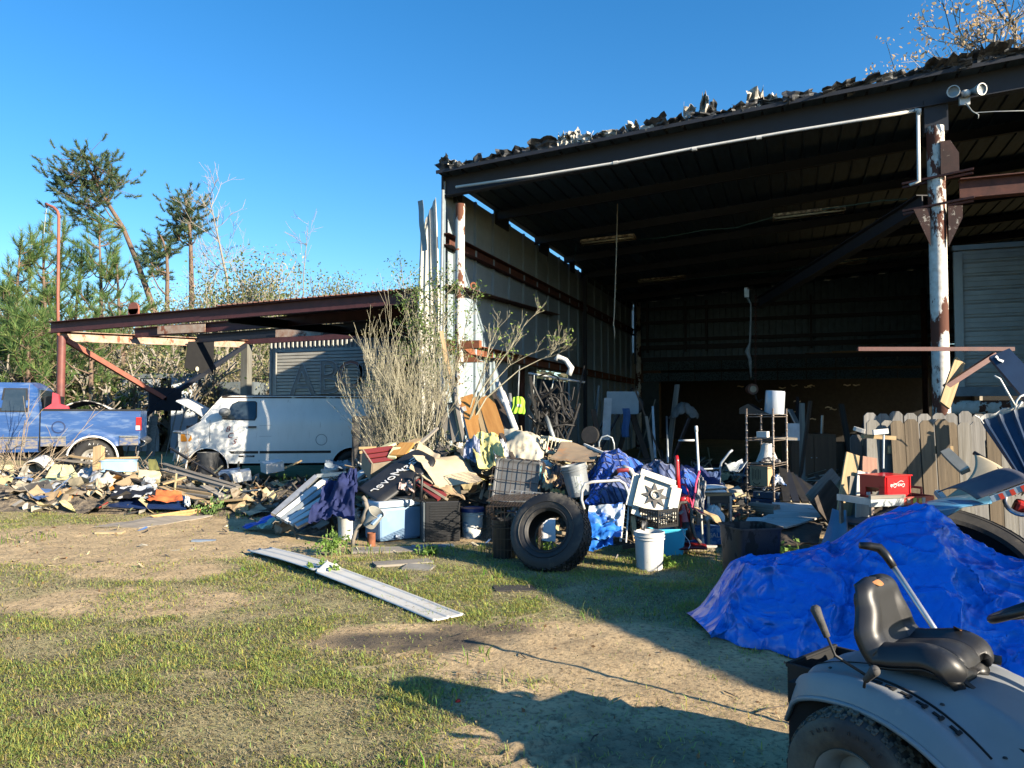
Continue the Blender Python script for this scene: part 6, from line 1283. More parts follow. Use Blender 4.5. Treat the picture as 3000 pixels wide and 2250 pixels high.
# wire crates
wire_m = M('crate_wire', (.03, .028, .026), (.08, .05, .035), sc=20, rough=.5, bump=0)
def wirepanel(m, A, B, C_, nx, nz, r=.0028):
    A, B, C_ = map(Vector, (A, B, C_))
    for i in range(nx+1): p = A.lerp(B, i/nx); m.tube([p, p+(C_-A)], r, 4, cap=False)
    for k in range(nz+1): q = (C_-A)*(k/nz); m.tube([A+q, B+q], r*1.25, 4, cap=False)
dc = T('tilted_dog_crate', 'wire dog crate with a grey plastic pan tilted on the heap', 'dog crate', d_(1108, 1090, 9.3), (-10, 6, YD-8)); m = MB(); W_, H_, Dp = .60, .56, .42
wirepanel(m, (-W_/2, 0, 0), (W_/2, 0, 0), (-W_/2, 0, H_), 5, 4, .0045); wirepanel(m, (W_/2, 0, 0), (W_/2, Dp, 0), (W_/2, 0, H_), 10, 7); wirepanel(m, (-W_/2, Dp, 0), (W_/2, Dp, 0), (-W_/2, Dp, H_), 12, 6); wirepanel(m, (-W_/2, 0, H_), (W_/2, 0, H_), (-W_/2, Dp, H_), 12, 4); m.build('wire_cage', wire_m, dc)
def pan(u, v):
    a, b = 2*u-1, 2*v-1; e = max(abs(a), abs(b)); r_ = sm(.86, 1, e); cx_ = 1-.03*sm(.8, 1, abs(a))*sm(.8, 1, abs(b)); return (a*.27*cx_, .04-.03*r_, H_/2+b*.26*cx_)
MB().grid(pan, 24, 20, .006).build('pan', M('pan_grey', (.10, .105, .11), (.14, .14, .14), rough=.5, bump=.2, bsc=6), dc, smooth=True)
dc2 = T('folded_wire_crate', 'rusty wire crate standing left of the big tyre with a black bin inside', 'dog crate', G(*w(1105, 1212)), (0, 0, YD-10)); m = MB(); W_, H_, Dp = .56, .58, .45
wirepanel(m, (-W_/2, 0, 0), (W_/2, 0, 0), (-W_/2, 0, H_), 14, 5); wirepanel(m, (-W_/2, 0, 0), (-W_/2, Dp, 0), (-W_/2, 0, H_), 10, 5); wirepanel(m, (W_/2, 0, 0), (W_/2, Dp, 0), (W_/2, 0, H_), 10, 5); wirepanel(m, (-W_/2, Dp, 0), (W_/2, Dp, 0), (-W_/2, Dp, H_), 14, 5); wirepanel(m, (-W_/2, 0, H_), (W_/2, 0, H_), (-W_/2, Dp, H_), 16, 10); wirepanel(m, (-W_/2, 0, H_+.06), (W_/2, 0, H_+.08), (-W_/2, Dp, H_+.08), 16, 10); m.build('wire_cage', wire_m, dc2)
bucket('tall black bin standing inside the rusty wire crate', G(*w(1090, 1204)), .145, .42, bplast, bail=False, cat='bin', name='black_bin')
dr2 = T('wire_basket', 'white wire rack lying on top of the rusty wire crate', 'rack', d_(1135, 1084, 8.9), (12, 5, YD-6)); m = MB(); wirepanel(m, (-.2, 0, 0), (.2, 0, 0), (-.2, .22, .05), 3, 2, .006); wirepanel(m, (-.2, 0, 0), (.2, 0, 0), (-.2, 0, .08), 8, 2, .005); m.build('rack', alu, dr2)
# the big tyre
ty = T('big_loose_tyre', 'large loose off-road tyre leaning in front of the wire crate', 'tyre', G(*w(1190, 1227)), (0, 0, 0)); hM = Matrix.Translation((0, 0, .355)) @ Euler((0, 0, YAW-R(24))).to_matrix().to_4x4() @ Matrix.Rotation(R(-24), 4, 'X') @ AXY
ty_m = M('loose_tyre_rubber', (.011, .011, .012), (.024, .023, .022), sc=4, rough=.6, bump=.2, bsc=35, c3=(.13, .115, .09), lo3=.5, hi3=.72, sc3=3.)
m = MB(); m.lathe(tyre_prof(.41, .32, .205, True), 64, hM, close=True); m.lathe([(.29, -.16), (.295, -.163), (.30, -.16)], 64, hM); m.lathe([(.29, .16), (.295, .166), (.30, .16)], 64, hM); m.lathe([(.225, .145), (.232, .152), (.24, .15)], 64, hM); m.build('casing', ty_m, ty, smooth=True, sharp=40)
m = MB()
for r_ in range(5):
    for i in range(46):
        a = 2*math.pi*(i+.5*(r_ % 2))/46; y = (r_-2)*.055; ro = .412-.003*(r_-2)**2; mm = hM @ Matrix.Rotation(a, 4, 'Z') @ Matrix.Translation((ro, 0, y)) @ Matrix.Rotation((r_-2)*-.13, 4, 'Y') @ Matrix.Rotation(.5*(1 if r_ % 2 else -1), 4, 'X')
        v = [mm @ Vector((qx*.009, qy*.017, qz*.018)) for qz in (-1, 1) for qx, qy in ((-1, -1), (1, -1), (1, 1), (-1, 1))]; m.add(v, [(3, 2, 1, 0), (4, 5, 6, 7), (0, 1, 5, 4), (1, 2, 6, 5), (2, 3, 7, 6), (3, 0, 4, 7)])
x_ = m.build('tread', ty_m, ty); x_['kind'] = 'stuff'
sheet('white perforated panel seen through the hole of the big tyre', [d_(1170, 1168, 8.7), d_(1200, 1170, 8.6), d_(1200, 1120, 8.9), d_(1168, 1120, 8.9)], paper, 'panel', 'perforated_panel', wr=.01)
# small tyre at far left of heap
ty2 = T('loose_car_tyre', 'worn car tyre lying half hidden behind the aluminium bars', 'tyre', CW(-2.98, 11.3, .0), (0, 0, 0)); hM2 = Matrix.Translation((0, 0, .24)) @ Euler((R(0), R(0), YAW)).to_matrix().to_4x4() @ Matrix.Rotation(R(-62), 4, 'X') @ AXY; m = MB(); m.lathe(tyre_prof(.31, .2, .18, True), 40, hM2, close=True); tread(m, .31, .2, 34, .008, hM2, 4); m.build('casing', M('dusty_tyre', (.08, .07, .055), (.05, .045, .04), sc=20, bump=.5), ty2)
# ================================================================== main heap, middle and top
sheet('stained cream mattress pad folded on top of the heap', [d_(1098, 985, 10.5), d_(1172, 1000, 10.3), d_(1180, 950, 11.2), d_(1088, 930, 11.4)], M('stained_cream', (.60, .54, .40), (.50, .43, .30), sc=3, rough=.95, bump=.3, c3=(.25, .20, .14), lo3=.56, hi3=.68, sc3=3), 'mattress pad', 'mattress_pad', wr=.09, fr=2.2, th=.05, sag=-.16, seed=6, nu=24, nv=18)
sheet('crumpled yellow plastic sheet on top of the heap', [d_(1033, 1008, 10.1), d_(1096, 1002, 10.1), d_(1075, 945, 10.8), d_(1012, 945, 10.9)], M('yellow_sheet', (.74, .66, .26), (.62, .53, .18), sc=3, rough=.55), 'sheet', 'yellow_sheet', wr=.13, fr=2.4, seed=2, nu=24, nv=20)
sheet('grey blue bag bulging left of the yellow sheet', [d_(1000, 992, 10.4), d_(1040, 1000, 10.3), d_(1035, 950, 10.8), d_(1008, 955, 10.8)], M('grey_blue_bag', (.22, .25, .36), (.3, .32, .42), rough=.5), 'bag', 'grey_bag', wr=.12, fr=2.8, sag=-.1, seed=9, nu=18, nv=18)
sheet('white paper sack between the yellow sheet and the mattress pad', [d_(1070, 1000, 10.2), d_(1105, 1010, 10.2), d_(1092, 955, 10.8), d_(1062, 950, 10.8)], paper, 'sack', 'paper_sack', wr=.08, seed=11)
board('dark timber leaning under the mattress pad', d_(1082, 938, 11.2), d_(1108, 990, 10.4), .06, .04, wood_dark, 'timber', 'timber')
cr_ = T('cream_crate', 'cream plastic crate with slots behind the mattress pad', 'crate', d_(1195, 982, 10.9), (0, 12, YD+20)); crate(cr_, .34, .26, .24, M('cream_plastic', (.66, .62, .42), rough=.5), 6, 1, .03, .025)
sheet('curled brown rubber mat lying right of the mattress pad', [d_(1188, 1000, 9.9), d_(1282, 1002, 9.8), d_(1298, 975, 10.6), d_(1215, 962, 10.9)], M('brown_mat', (.30, .22, .14), (.20, .16, .12), sc=2.4, rough=.7, c3=(.36, .19, .09), lo3=.56, hi3=.66), 'mat', 'brown_mat', wr=.035, fr=1.4, th=.02, curl=.06)
board('long pale pole slanting over the blue blanket', d_(1262, 960, 10.8), d_(1340, 994, 9.9), .03, .03, alu_w, 'pole', 'pole')
sheet('teal plastic scrap right of the grey pan', [d_(1155, 1040, 9.5), d_(1178, 1040, 9.5), d_(1172, 1008, 9.8), d_(1158, 1010, 9.8)], M('teal_plastic', (.16, .42, .42), (.2, .5, .5)), 'scrap', 'teal_scrap', wr=.06, seed=3)
sheet('crumpled white bag with brown stain behind the grey pan', [d_(1160, 1020, 9.8), d_(1212, 1045, 9.6), d_(1210, 1005, 10.1), d_(1165, 990, 10.2)], M('stained_white', (.68, .65, .58), (.40, .26, .13), sc=3, lo=.5, hi=.6), 'bag', 'white_bag', wr=.10, fr=3, seed=14)
sheet('opened cardboard carton right of the teal scrap', [d_(1172, 1050, 9.4), d_(1212, 1062, 9.4), d_(1205, 1025, 9.8), d_(1175, 1020, 9.8)], card, 'cardboard', 'cardboard_carton', wr=.08, seed=15)
sheet('black refuse bag under the brown mat', [d_(1195, 1060, 9.4), d_(1240, 1065, 9.4), d_(1240, 1005, 9.9), d_(1190, 1008, 9.9)], M('black_bag', (.012, .012, .014), rough=.25, bump=.1), 'bag', 'black_bag', wr=.12, fr=3.2, seed=16, nu=22, nv=18)
sheet('orange torn box side in front of the grey bucket', [d_(1180, 1076, 9.1), d_(1222, 1078, 9.1), d_(1218, 1058, 9.3), d_(1190, 1060, 9.3)], M('orange_card', (.62, .32, .07), (.55, .3, .1), sc=5), 'cardboard', 'orange_carton', wr=.06, seed=17)
sheet('small red cloth beside the black refuse bag', [d_(1232, 1012, 9.8), d_(1252, 1012, 9.8), d_(1250, 1000, 9.9), d_(1234, 1000, 9.9)], M('red_cloth', (.5, .02, .04)), 'cloth', 'red_cloth', wr=.04, nu=8, nv=8)
gb = bucket('grey bucket with a white label tilted on the heap behind the folding cot', d_(1252, 1070, 9.15), .15, .37, gplast, rot=(0, -12, YD), name='bucket')
MB().grid(lambda u, v: (.148*math.cos(-2.0+u*.9)*(.9+.07*v), .148*math.sin(-2.0+u*.9)*(.9+.07*v), .05+.20*v), 6, 3, .001).build('bucket_label', M('label_pale', (.5, .52, .5), (.2, .24, .24), sc=20, lo=.5, hi=.55), gb)
# blankets
def quilt_mat(name, c, c2, stitch):
    m = M(name, c, c2, sc=2.2, rough=.92, bump=.2, bsc=60, lo=.42, hi=.58, sheen=.3); n = m.node_tree; p = n.nodes['Principled BSDF']; tc = n.nodes.new('ShaderNodeTexCoord')
    wv = []
    for r_ in (45, -45):
        mp = n.nodes.new('ShaderNodeMapping'); mp.inputs['Rotation'].default_value = (R(20), R(30), R(r_)); n.links.new(tc.outputs['Object'], mp.inputs[0]); wq = n.nodes.new('ShaderNodeTexWave'); wq.inputs['Scale'].default_value = 4.5; wq.inputs['Distortion'].default_value = .6; n.links.new(mp.outputs[0], wq.inputs[0]); wv.append(wq)
    mi_ = n.nodes.new('ShaderNodeMath'); mi_.operation = 'MINIMUM'; n.links.new(wv[0].outputs['Fac'], mi_.inputs[0]); n.links.new(wv[1].outputs['Fac'], mi_.inputs[1])
    mr = n.nodes.new('ShaderNodeMapRange'); mr.inputs['From Min'].default_value = .02; mr.inputs['From Max'].default_value = .35; n.links.new(mi_.outputs[0], mr.inputs['Value'])
    b = n.nodes.new('ShaderNodeBump'); b.inputs['Distance'].default_value = .03; b.inputs['Strength'].default_value = .9; n.links.new(mr.outputs[0], b.inputs['Height']); n.links.new(b.outputs[0], p.inputs['Normal'])
    src = p.inputs['Base Color'].links[0].from_socket; mx = n.nodes.new('ShaderNodeMix'); mx.data_type = 'RGBA'; n.links.new(mr.outputs[0], mx.inputs[0]); mx.inputs[6].default_value = col(stitch); n.links.new(src, mx.inputs[7]); n.links.new(mx.outputs[2], p.inputs['Base Color']); return m
qb = quilt_mat('blue_quilt', (.02, .10, .48), (.03, .14, .60), (.01, .04, .2)); qg = quilt_mat('navy_quilt', (.05, .08, .22), (.16, .20, .34), (.02, .03, .09)); qd = quilt_mat('grey_quilt', (.09, .09, .10), (.13, .13, .13), (.3, .3, .3))
heapcloth('bright blue quilted moving blanket heaped left of the box fan', CW(1.35, 9.95, .45), .42, .40, .62, qb, 'blanket', 'quilted_blanket', 1.3, .07, 2.0, 8)
heapcloth('blue and grey quilted blanket heaped behind the box fan', CW(1.85, 9.7, .45), .38, .36, .50, qg, 'blanket', 'quilted_blanket', 4.1, .06, 2.2, -15); heapcloth('blue blanket edge rising right behind the box fan', CW(2.15, 9.6, .4), .22, .28, .46, qb, 'blanket', 'quilted_blanket', 2.2, .05, 2.2, 5)
sheet('faded navy diamond quilted blanket hanging behind the folding cot', [d_(1275, 1092, 8.9), d_(1378, 1088, 8.95), d_(1372, 1035, 9.3), d_(1318, 1030, 9.35)], qg, 'blanket', 'quilted_blanket', wr=.06, fr=1.8, nu=24, nv=20, th=.02, sag=-.1, seed=21)
sheet('long blue blanket fold running down to the tyre', [d_(1262, 1092, 8.85), d_(1292, 1092, 8.85), d_(1335, 1000, 9.6), d_(1300, 1010, 9.6)], qb, 'blanket', 'quilted_blanket', wr=.06, fr=2, nu=20, nv=20, th=.02, seed=22)
heapcloth('dark blue crumpled cloth behind the red vacuum cleaner', CW(2.3, 9.9, .5), .42, .28, .36, navy, 'cloth', 'navy_cloth', 5.5, .07, 2.6, 0)
ba = T('red_hose_bag', 'red and black bag half buried in the blue blankets', 'bag', d_(1345, 1030, 9.3), (0, 0, YD)); MB().tube([(-.12, 0, 0), (-.06, -.05, .08), (.05, -.06, .09), (.12, 0, .02)], .03, 8).build('strap', M('red_black', (.3, .03, .04), (.02, .02, .02), sc=6, lo=.45, hi=.55), ba, smooth=True); MB().tube([(.0, -.02, .12), (.09, -.06, .08), (.14, -.04, -.02)], .035, 8).build('grey_hose', M('pale_grey_plastic', (.5, .5, .48)), ba, smooth=True)
# folding cot frame with blue bags
fc = T('folding_cot', 'folding cot frame of white tube with blue cloth hanging in it, right of the tyre', 'cot', (0, 0, 0))
MB().tube([d_(*q, 8.55) for q in ((1262, 1100), (1256, 1080), (1257, 1058), (1264, 1045), (1280, 1041), (1338, 1038), (1349, 1045), (1356, 1062), (1366, 1108))], .017, 10).build('hoop', M('painted_tube', (.62, .62, .6), (.4, .38, .34), sc=14, rough=.4), fc, smooth=True)
MB().tube([d_(1348, 1090, 8.5), d_(1340, 1170, 8.3)], .014, 8).build('side_tube', wplast, fc); MB().tube([d_(1358, 1095, 8.55), d_(1352, 1172, 8.4)], .010, 8).build('side_tube', wplast, fc)
m = MB(); [m.tube([d_(1348-.9*k, 1100+9*k, 8.49), d_(1357-.7*k, 1104+8.5*k, 8.54)], .005, 5) for k in range(8)]; m.build('rungs', wplast, fc)
bbag = M('blue_bag_cloth', (.012, .13, .55), (.03, .20, .62), sc=3, rough=.5, bump=.1); bbw = M('blue_white_cloth', (.02, .14, .55), (.55, .62, .66), sc=2.6, lo=.5, hi=.56, rough=.55)
sheet(None, [d_(1270, 1150, 8.35), d_(1345, 1150, 8.3), d_(1345, 1088, 8.5), d_(1272, 1090, 8.55)], bbw, name='cloth', wr=.07, fr=2.6, seed=31, parent=fc, nu=24, nv=20)
for k, (a, b) in enumerate((((1266, 1168), (1342, 1158)), ((1264, 1190), (1325, 1182)))): sheet(None, [d_(*a, 8.15-.1*k), d_(*b, 8.15-.1*k), d_(b[0], b[1]-34, 8.35), d_(a[0], a[1]-34, 8.35)], bbag, name='cloth', wr=.06, fr=2.8, seed=33+k, parent=fc, nu=22, nv=14)
# ================================================================== box fan, crate, bins
fa = T('exhaust_fan', 'cream square fan housing with a star shaped grille lying tilted on the black crate', 'fan', d_(1410, 1084, 8.55)); fm_ = Euler((R(-28), R(0), YAW+R(10))).to_matrix().to_4x4() @ Matrix.Rotation(R(22), 4, 'Y'); crm = M('fan_cream', (.66, .63, .53), (.54, .50, .41), sc=5, rough=.5, bump=.05, c3=(.42, .26, .12), lo3=.66, hi3=.78, sc3=3)
S_ = .205
def fanp(mb, name, mat, par=None, **k): return mb.xf(fm_ @ Matrix.Translation((0, 0, .06))).build(name, mat, par or fa, **k)
m = MB()
for a, b in (((-S_, -S_), (S_, -S_)), ((S_, -S_), (S_, S_)), ((S_, S_), (-S_, S_)), ((-S_, S_), (-S_, -S_))): m.bar((a[0], 0, a[1]), (b[0], 0, b[1]), .16, .02, hint=Vector((0, 1, 0)))
for a, b in (((-S_, -S_), (S_, -S_)), ((S_, -S_), (S_, S_)), ((S_, S_), (-S_, S_)), ((-S_, S_), (-S_, -S_))): m.bar((a[0]*.93, -.078, a[1]*.93), (b[0]*.93, -.078, b[1]*.93), .04, .012, hint=Vector((0, 1, 0)))
fanp(m, 'housing', crm); fanp(MB().box((0, .07, 0), (.42, .015, .42)), 'back', crm); fanp(MB().box((0, -.02, 0), (.42, .01, .42)), 'shroud_plate', crm)
m = MB()
for i in range(8):
    a = i*math.pi/4+.2; u_ = Vector((math.cos(a), 0, math.sin(a))); q = Vector((-math.sin(a), 0, math.cos(a))); a2 = a+math.pi/8; k2 = Vector((math.cos(a2), 0, math.sin(a2)))
    m.add([Vector((0, -.055, 0))+u_*.05-q*.034, Vector((0, -.055, 0))+u_*.05+q*.034, Vector((0, -.03, 0))+u_*.165], [(0, 1, 2)])
fanp(m, 'grille_ray', M('fan_dark', (.09, .085, .08), bump=0))
m = MB()
for i in range(8):
    a = i*math.pi/4+.2+math.pi/8; u_ = Vector((math.cos(a), 0, math.sin(a))); m.bar(u_*.05+Vector((0, -.06, 0)), u_*.20+Vector((0, -.06, 0)), .006, .014, hint=Vector((0, 1, 0)))
fanp(MB().lathe([(0, -.02), (.03, -.02), (.033, 0)], 20, Matrix.Translation((0, -.06, 0)) @ AXY), 'hub', crm); fanp(MB().lathe([(.042, .0), (.055, .012), (.058, 0)], 24, Matrix.Translation((0, -.06, 0)) @ AXY), 'hub_ring', crm)
mc = T('milk_crate', 'black milk crate under the fan on top of the blue tub', 'crate', d_(1420, 1136, 8.45), (0, 0, YD+36)); crate(mc, .30, .30, .20, bplast, 8, 5, .010, .016)
tb = T('turquoise_tub', 'turquoise plastic tub standing behind the white bucket', 'tub', G(*w(1440, 1197)), (0, 0, YD+8)); tqm = M('turquoise_plastic', (.07, .55, .78), (.06, .48, .7), sc=4, rough=.4)
def boxtub(parent, L, Wd, H, mat, tp=1.18, rim=.02):
    m = MB(); n = 24; prof = []
    def ring(k, z): 
        r_ = []; 
        for i in range(n):
            a = 2*math.pi*i/n; c, s = math.cos(a), math.sin(a); e = .32; r_.append(Vector((L/2*k*abs(c)**e*(1 if c > 0 else -1), Wd/2*k*abs(s)**e*(1 if s > 0 else -1), z)))
        return r_
    rings = [ring(.96, 0), ring(1, .01), ring(tp, H), ring(tp+.07, H), ring(tp+.07, H-.015), ring(tp+.04, H-.015)][0:5]; rings += [ring(tp-.0, H-.002)] if 0 else []; inner = [ring(tp-.02, H-.005), ring(.95, .015)]
    allr = [rings[0], rings[1], rings[2], rings[4], rings[3], inner[0], inner[1]]
    m.add([p for r_ in allr for p in r_], [(j*n+i, j*n+(i+1) % n, (j+1)*n+(i+1) % n, (j+1)*n+i) for j in range(len(allr)-1) for i in range(n)]); m.add(rings[0], [tuple(range(n-1, -1, -1))]); m.add(inner[1], [tuple(range(n))]); m.build('shell', mat, parent, smooth=True, sharp=40)
boxtub(tb, .34, .24, .30, tqm)
bucket('weathered white bucket standing in the shade in front of the turquoise tub', G(*w(1403, 1229)), .152, .385, inside=None, bail=False)
sheet('black shoe sole sticking out of the white bucket', [d_(1385, 1142, 7.95), d_(1393, 1146, 7.95), d_(1400, 1128, 8.0), d_(1388, 1124, 8.0)], bplast, 'shoe', 'old_shoe', wr=.01, th=.02, nu=5, nv=5)
board('grey board with a bolt lying behind the turquoise tub', d_(1352, 1118, 8.6), d_(1400, 1122, 8.5), .14, .03, M('grey_board', (.17, .17, .15)), 'board', 'grey_board'); board('tan tube leaning beside the cot frame', d_(1366, 1115, 8.5), d_(1372, 1170, 8.4), .05, .05, wood_tan, 'post', 'short_post'); board('brown plank under the cot', G(*w(1345, 1182), .06), G(*w(1385, 1176), .10), .08, .04, wood_dark, 'plank', 'plank')
# vacuum cleaner
vc = T('red_vacuum_cleaner', 'red upright vacuum cleaner with a grey hose standing beside the fan', 'vacuum cleaner', CW((1484-1106)/1661*8.8, 8.8), (-6, -3, YD-6)); vr = M('vacuum_red', (.48, .012, .014), (.40, .01, .012), sc=4, rough=.28, bump=0, coat=.4)
MB().tube([(-.06, .03, .62), (-.055, .02, .9), (-.05, .02, 1.05), (-.05, .015, 1.12)], [.030, .026, .026, .02], 14).build('handle', vr, vc, smooth=True)
def vb(u, v):
    a = 2*math.pi*u; z = .16+.50*v; r_ = .105-.02*v+.012*math.sin(v*6); return (r_*math.cos(a)*1.05-.02, r_*.8*math.sin(a)+.03, z)
MB().grid(vb, 22, 12).build('body', vr, vc, smooth=True); MB().lathe([(0, .02), (.07, 0), (.065, -.06)], 18, Matrix.Translation((-.02, .03, .66))).build('cap', vr, vc, smooth=True)
MB().lathe([(0, .0), (.055, 0), (.06, .12), (.05, .2), (0, .2)], 18, Matrix.Translation((0, -.04, .16))).build('dust_cup', bplast, vc, smooth=True)
MB().tube([(-.09, -.05, .30), (-.10, -.07, .50), (-.06, -.08, .58), (.02, -.08, .58), (.06, -.07, .50), (.06, -.06, .34), (.08, -.06, .2), (.14, -.06, .12)], .019, 10).build('hose', M('hose_taupe', (.22, .20, .16), (.10, .09, .08), sc=60, stretch=(1, 1, 6), bump=.8), vc, smooth=True)
MB().grid(lambda u, v: (.02+(u-.5)*.36, -.14+.3*v, .03+.10*math.sin(math.pi*min(1, .15+v*.8))*(1-.25*(2*u-1)**2)), 14, 12, .02).build('floor_head', M('vacuum_dark_red', (.16, .01, .012), rough=.3), vc, smooth=True)
MB().box((-.05, -.045, .47), (.05, .02, .03), rotm(0, -40, 0)).build('latch', gplast, vc)
wire('power_cord', [d_(1472, 1140, 8.7), d_(1478, 1156, 8.6), d_(1488, 1168, 8.5), d_(1491, 1178, 8.5), d_(1487, 1186, 8.4)], .005, paper, 'white power cord hanging by the red vacuum cleaner', 'cord')
# broom
bw = T('white_broom', 'upright broom with a long white handle behind the pink edged quilt', 'broom', (0, 0, 0)); p0 = d_(1518, 1180, 8.95); p1 = d_(1504, 922, 9.25)
MB().tube([p0, p1], .014, 10).build('handle', wplast, bw, smooth=True); MB().tube([p1-(p1-p0).normalized()*.06, p1+(p1-p0).normalized()*.01], [.02, .018], 10).build('grip_cap', wplast, bw, smooth=True); MB().tube([p0, p0+UP*.09], [.024, .016], 10).build('socket', wplast, bw); MB().bar(p0-RT*.16-UP*.0, p0+RT*.16, .06, .025).build('head', wood_white, bw)
m = MB(); [m.tube([p0+RT*x_+FW*y_-UP*.01, p0+RT*(x_*1.12+rr.uniform(-.01, .01))+FW*y_*1.4-UP*.055], .0025, 3, cap=False) for x_ in np.linspace(-.15, .15, 46) for y_ in (-.02, .0, .02)]; m.build('bristles', M('bristle', (.5, .42, .28)), bw)
q_ = sheet('grey quilt with a pink binding hanging from the broom handle', [d_(1496, 1096, 8.9), d_(1520, 1108, 8.85), d_(1523, 1040, 9.0), d_(1508, 1018, 9.1)], qd, 'quilt', 'pink_edged_quilt', wr=.04, fr=2, nu=16, nv=20, th=.02, seed=41)
pk = M('pink_binding', (.70, .06, .16), rough=.7)
MB().tube([Vector(x_)-q_.location for x_ in (d_(1511, 1017, 9.05), d_(1503, 1045, 8.98), d_(1501, 1065, 8.93), d_(1494, 1096, 8.86), d_(1508, 1104, 8.83), d_(1520, 1110, 8.82))], .013, 8).build('binding', pk, q_, smooth=True)
wire('pink_string', [d_(1462, 1048, 9), d_(1480, 1046, 8.95), d_(1488, 1068, 8.9), d_(1494, 1090, 8.85)], .010, pk, 'pink cord looped round the vacuum cleaner', 'cord'); board('red strap behind the fan', d_(1440, 1044, 9), d_(1462, 1050, 9), .03, .01, M('red_cloth', (.5, .02, .04)), 'strap', 'red_strap')
# stool and things on and under it
stl = T('wooden_stool', 'old wooden stool with metal legs right of the broom', 'stool', G(*w(1552, 1180)), (0, 0, YD+12)); MB().box((0, .12, .62), (.34, .3, .03)).build('seat', M('stool_top', (.45, .27, .12), (.28, .16, .08), sc=4, stretch=(.5, 6, 6)), stl); MB().box((0, -.02, .56), (.32, .02, .09)).build('apron', wood_dark, stl)
for x_, y_ in ((-.14, -.02), (.15, -.02), (-.14, .26), (.15, .26)): MB().box((x_, y_, .3), (.03, .03, .6)).build('leg', alu, stl)
for k, (dz, lab) in enumerate(((.655, 'lower white pad on the wooden stool'), (.70, 'upper white pad on the wooden stool'))):
    o = MB().grid(lambda u, v: ((u-.5)*.36*(1-.1*(2*v-1)**4), (v-.5)*.26*(1-.2*(2*u-1)**4), .022*(1-(2*u-1)**6)*(1-(2*v-1)**6)), 12, 10, .02).build('white_pad', paper, None, smooth=True, loc=stl.location+UP*dz+RT*-.06+FW*.1, rot=(0, 0, YD+5+20*k)); tag(o, lab, 'pad', 'white pads on the stool')
o = heapcloth('crumpled cream plastic figure under the stool', d_(1541, 1128, 9.2), .10, .09, .16, wplast, 'plastic piece', 'cream_plastic_piece', 2.2, .05, 4); bx = T('blue_carton', 'blue carton with white lettering under the stool', 'carton', G(*w(1528, 1176), .02), (0, 0, YD+6)); MB().box((0, .12, .10), (.42, .28, .2)).build('box', M('blue_print', (.03, .13, .36), (.2, .34, .5), sc=8, lo=.5, hi=.56), bx); text('SALE', .08, paper, 'lettering', bx, loc=(.10, -.025, .11), rot=(90, 0, 0))
o = tag(MB().grid(lambda u, v: ((u-.5)*.3, (v-.5)*.2, .02*math.sin(u*6)*math.cos(v*5)), 8, 6, .004).build('brown_offcut', wood_tan, None, loc=d_(1530, 1112, 8.8), rot=(20, 20, 30)), 'brown wooden offcut leaning under the stool', 'offcut')
wk = T('walker_frame', 'grey tubular walking frame behind the stool in the shade', 'walking frame', (0, 0, 0)); MB().tube([d_(1550, 1100, 10), d_(1556, 1010, 10.1), d_(1558, 1000, 10.1), d_(1575, 978, 10.1), d_(1582, 972, 10.1)], .016, 8).build('tube', galv, wk, smooth=True); MB().tube([d_(1505, 1014, 10), d_(1556, 1012, 10.1)], .012, 8).build('cross_tube', galv, wk)
sheet('curved grey sheet metal lying right of the walking frame', [d_(1560, 1012, 10.0), d_(1590, 1030, 9.9), d_(1608, 1008, 10.2), d_(1598, 1002, 10.3)], galv, 'sheet', 'grey_sheet', wr=.03, curl=.08); sheet('dark blue tool bag behind the pink edged quilt', [d_(1524, 1045, 9.9), d_(1556, 1045, 9.9), d_(1556, 1018, 10), d_(1522, 1020, 10)], M('dull_blue', (.04, .08, .20)), 'bag', 'tool_bag', wr=.05)
for k, (a, b) in enumerate((((1255, 960), (1262, 1010)), ((1288, 950), (1290, 1000)))): pass
# black rubbish bin in front
rb_ = T('black_rubbish_bin', 'tall dirty black rubbish bin standing in the shade by the tarpaulin', 'bin', G(*w(1622, 1305)), (0, 0, YD+10)); boxtub(rb_, .34, .34, .66, M('bin_black', (.010, .012, .015), (.02, .022, .024), sc=3, rough=.5, c3=(.008, .008, .008), lo3=.55, hi3=.58, sc3=6, st3=(1, 1, .5)), 1.2, .03)
# white ribbed strip on the ground and flat pieces
rs_ = T('fallen_white_strip', 'long bent white ribbed metal strip lying on the grass', 'metal strip', (0, 0, 0)); cl = [G(*w(*q), .055) for q in ((560, 1184), (625, 1203), (696, 1226), (712, 1233), (820, 1270), (900, 1298), (972, 1326))]
def strip_fn(u, v):
    k = u*(len(cl)-1); i = min(int(k), len(cl)-2); p = cl[i].lerp(cl[i+1], k-i); t_ = (cl[-1]-cl[0]).normalized(); q = UP.cross(t_); s = (v-.5)*.29
    z = .014*sum(math.exp(-((v-c)/.025)**2) for c in (.06, .5, .94))-.012+.02*math.sin(u*5); kk = math.exp(-((u-.44)/.03)**2); return p+q*s*(1-.25*kk)+UP*(z+.07*kk*(1-abs(2*v-1))+.03*kk*v)
MB().grid(strip_fn, 60, 32, .002).build('sheet', M('strip_white', (.66, .64, .58), (.56, .54, .48), sc=3, rough=.6, bump=.1, c3=(.38, .30, .2), lo3=.6, hi3=.75), rs_, smooth=True)
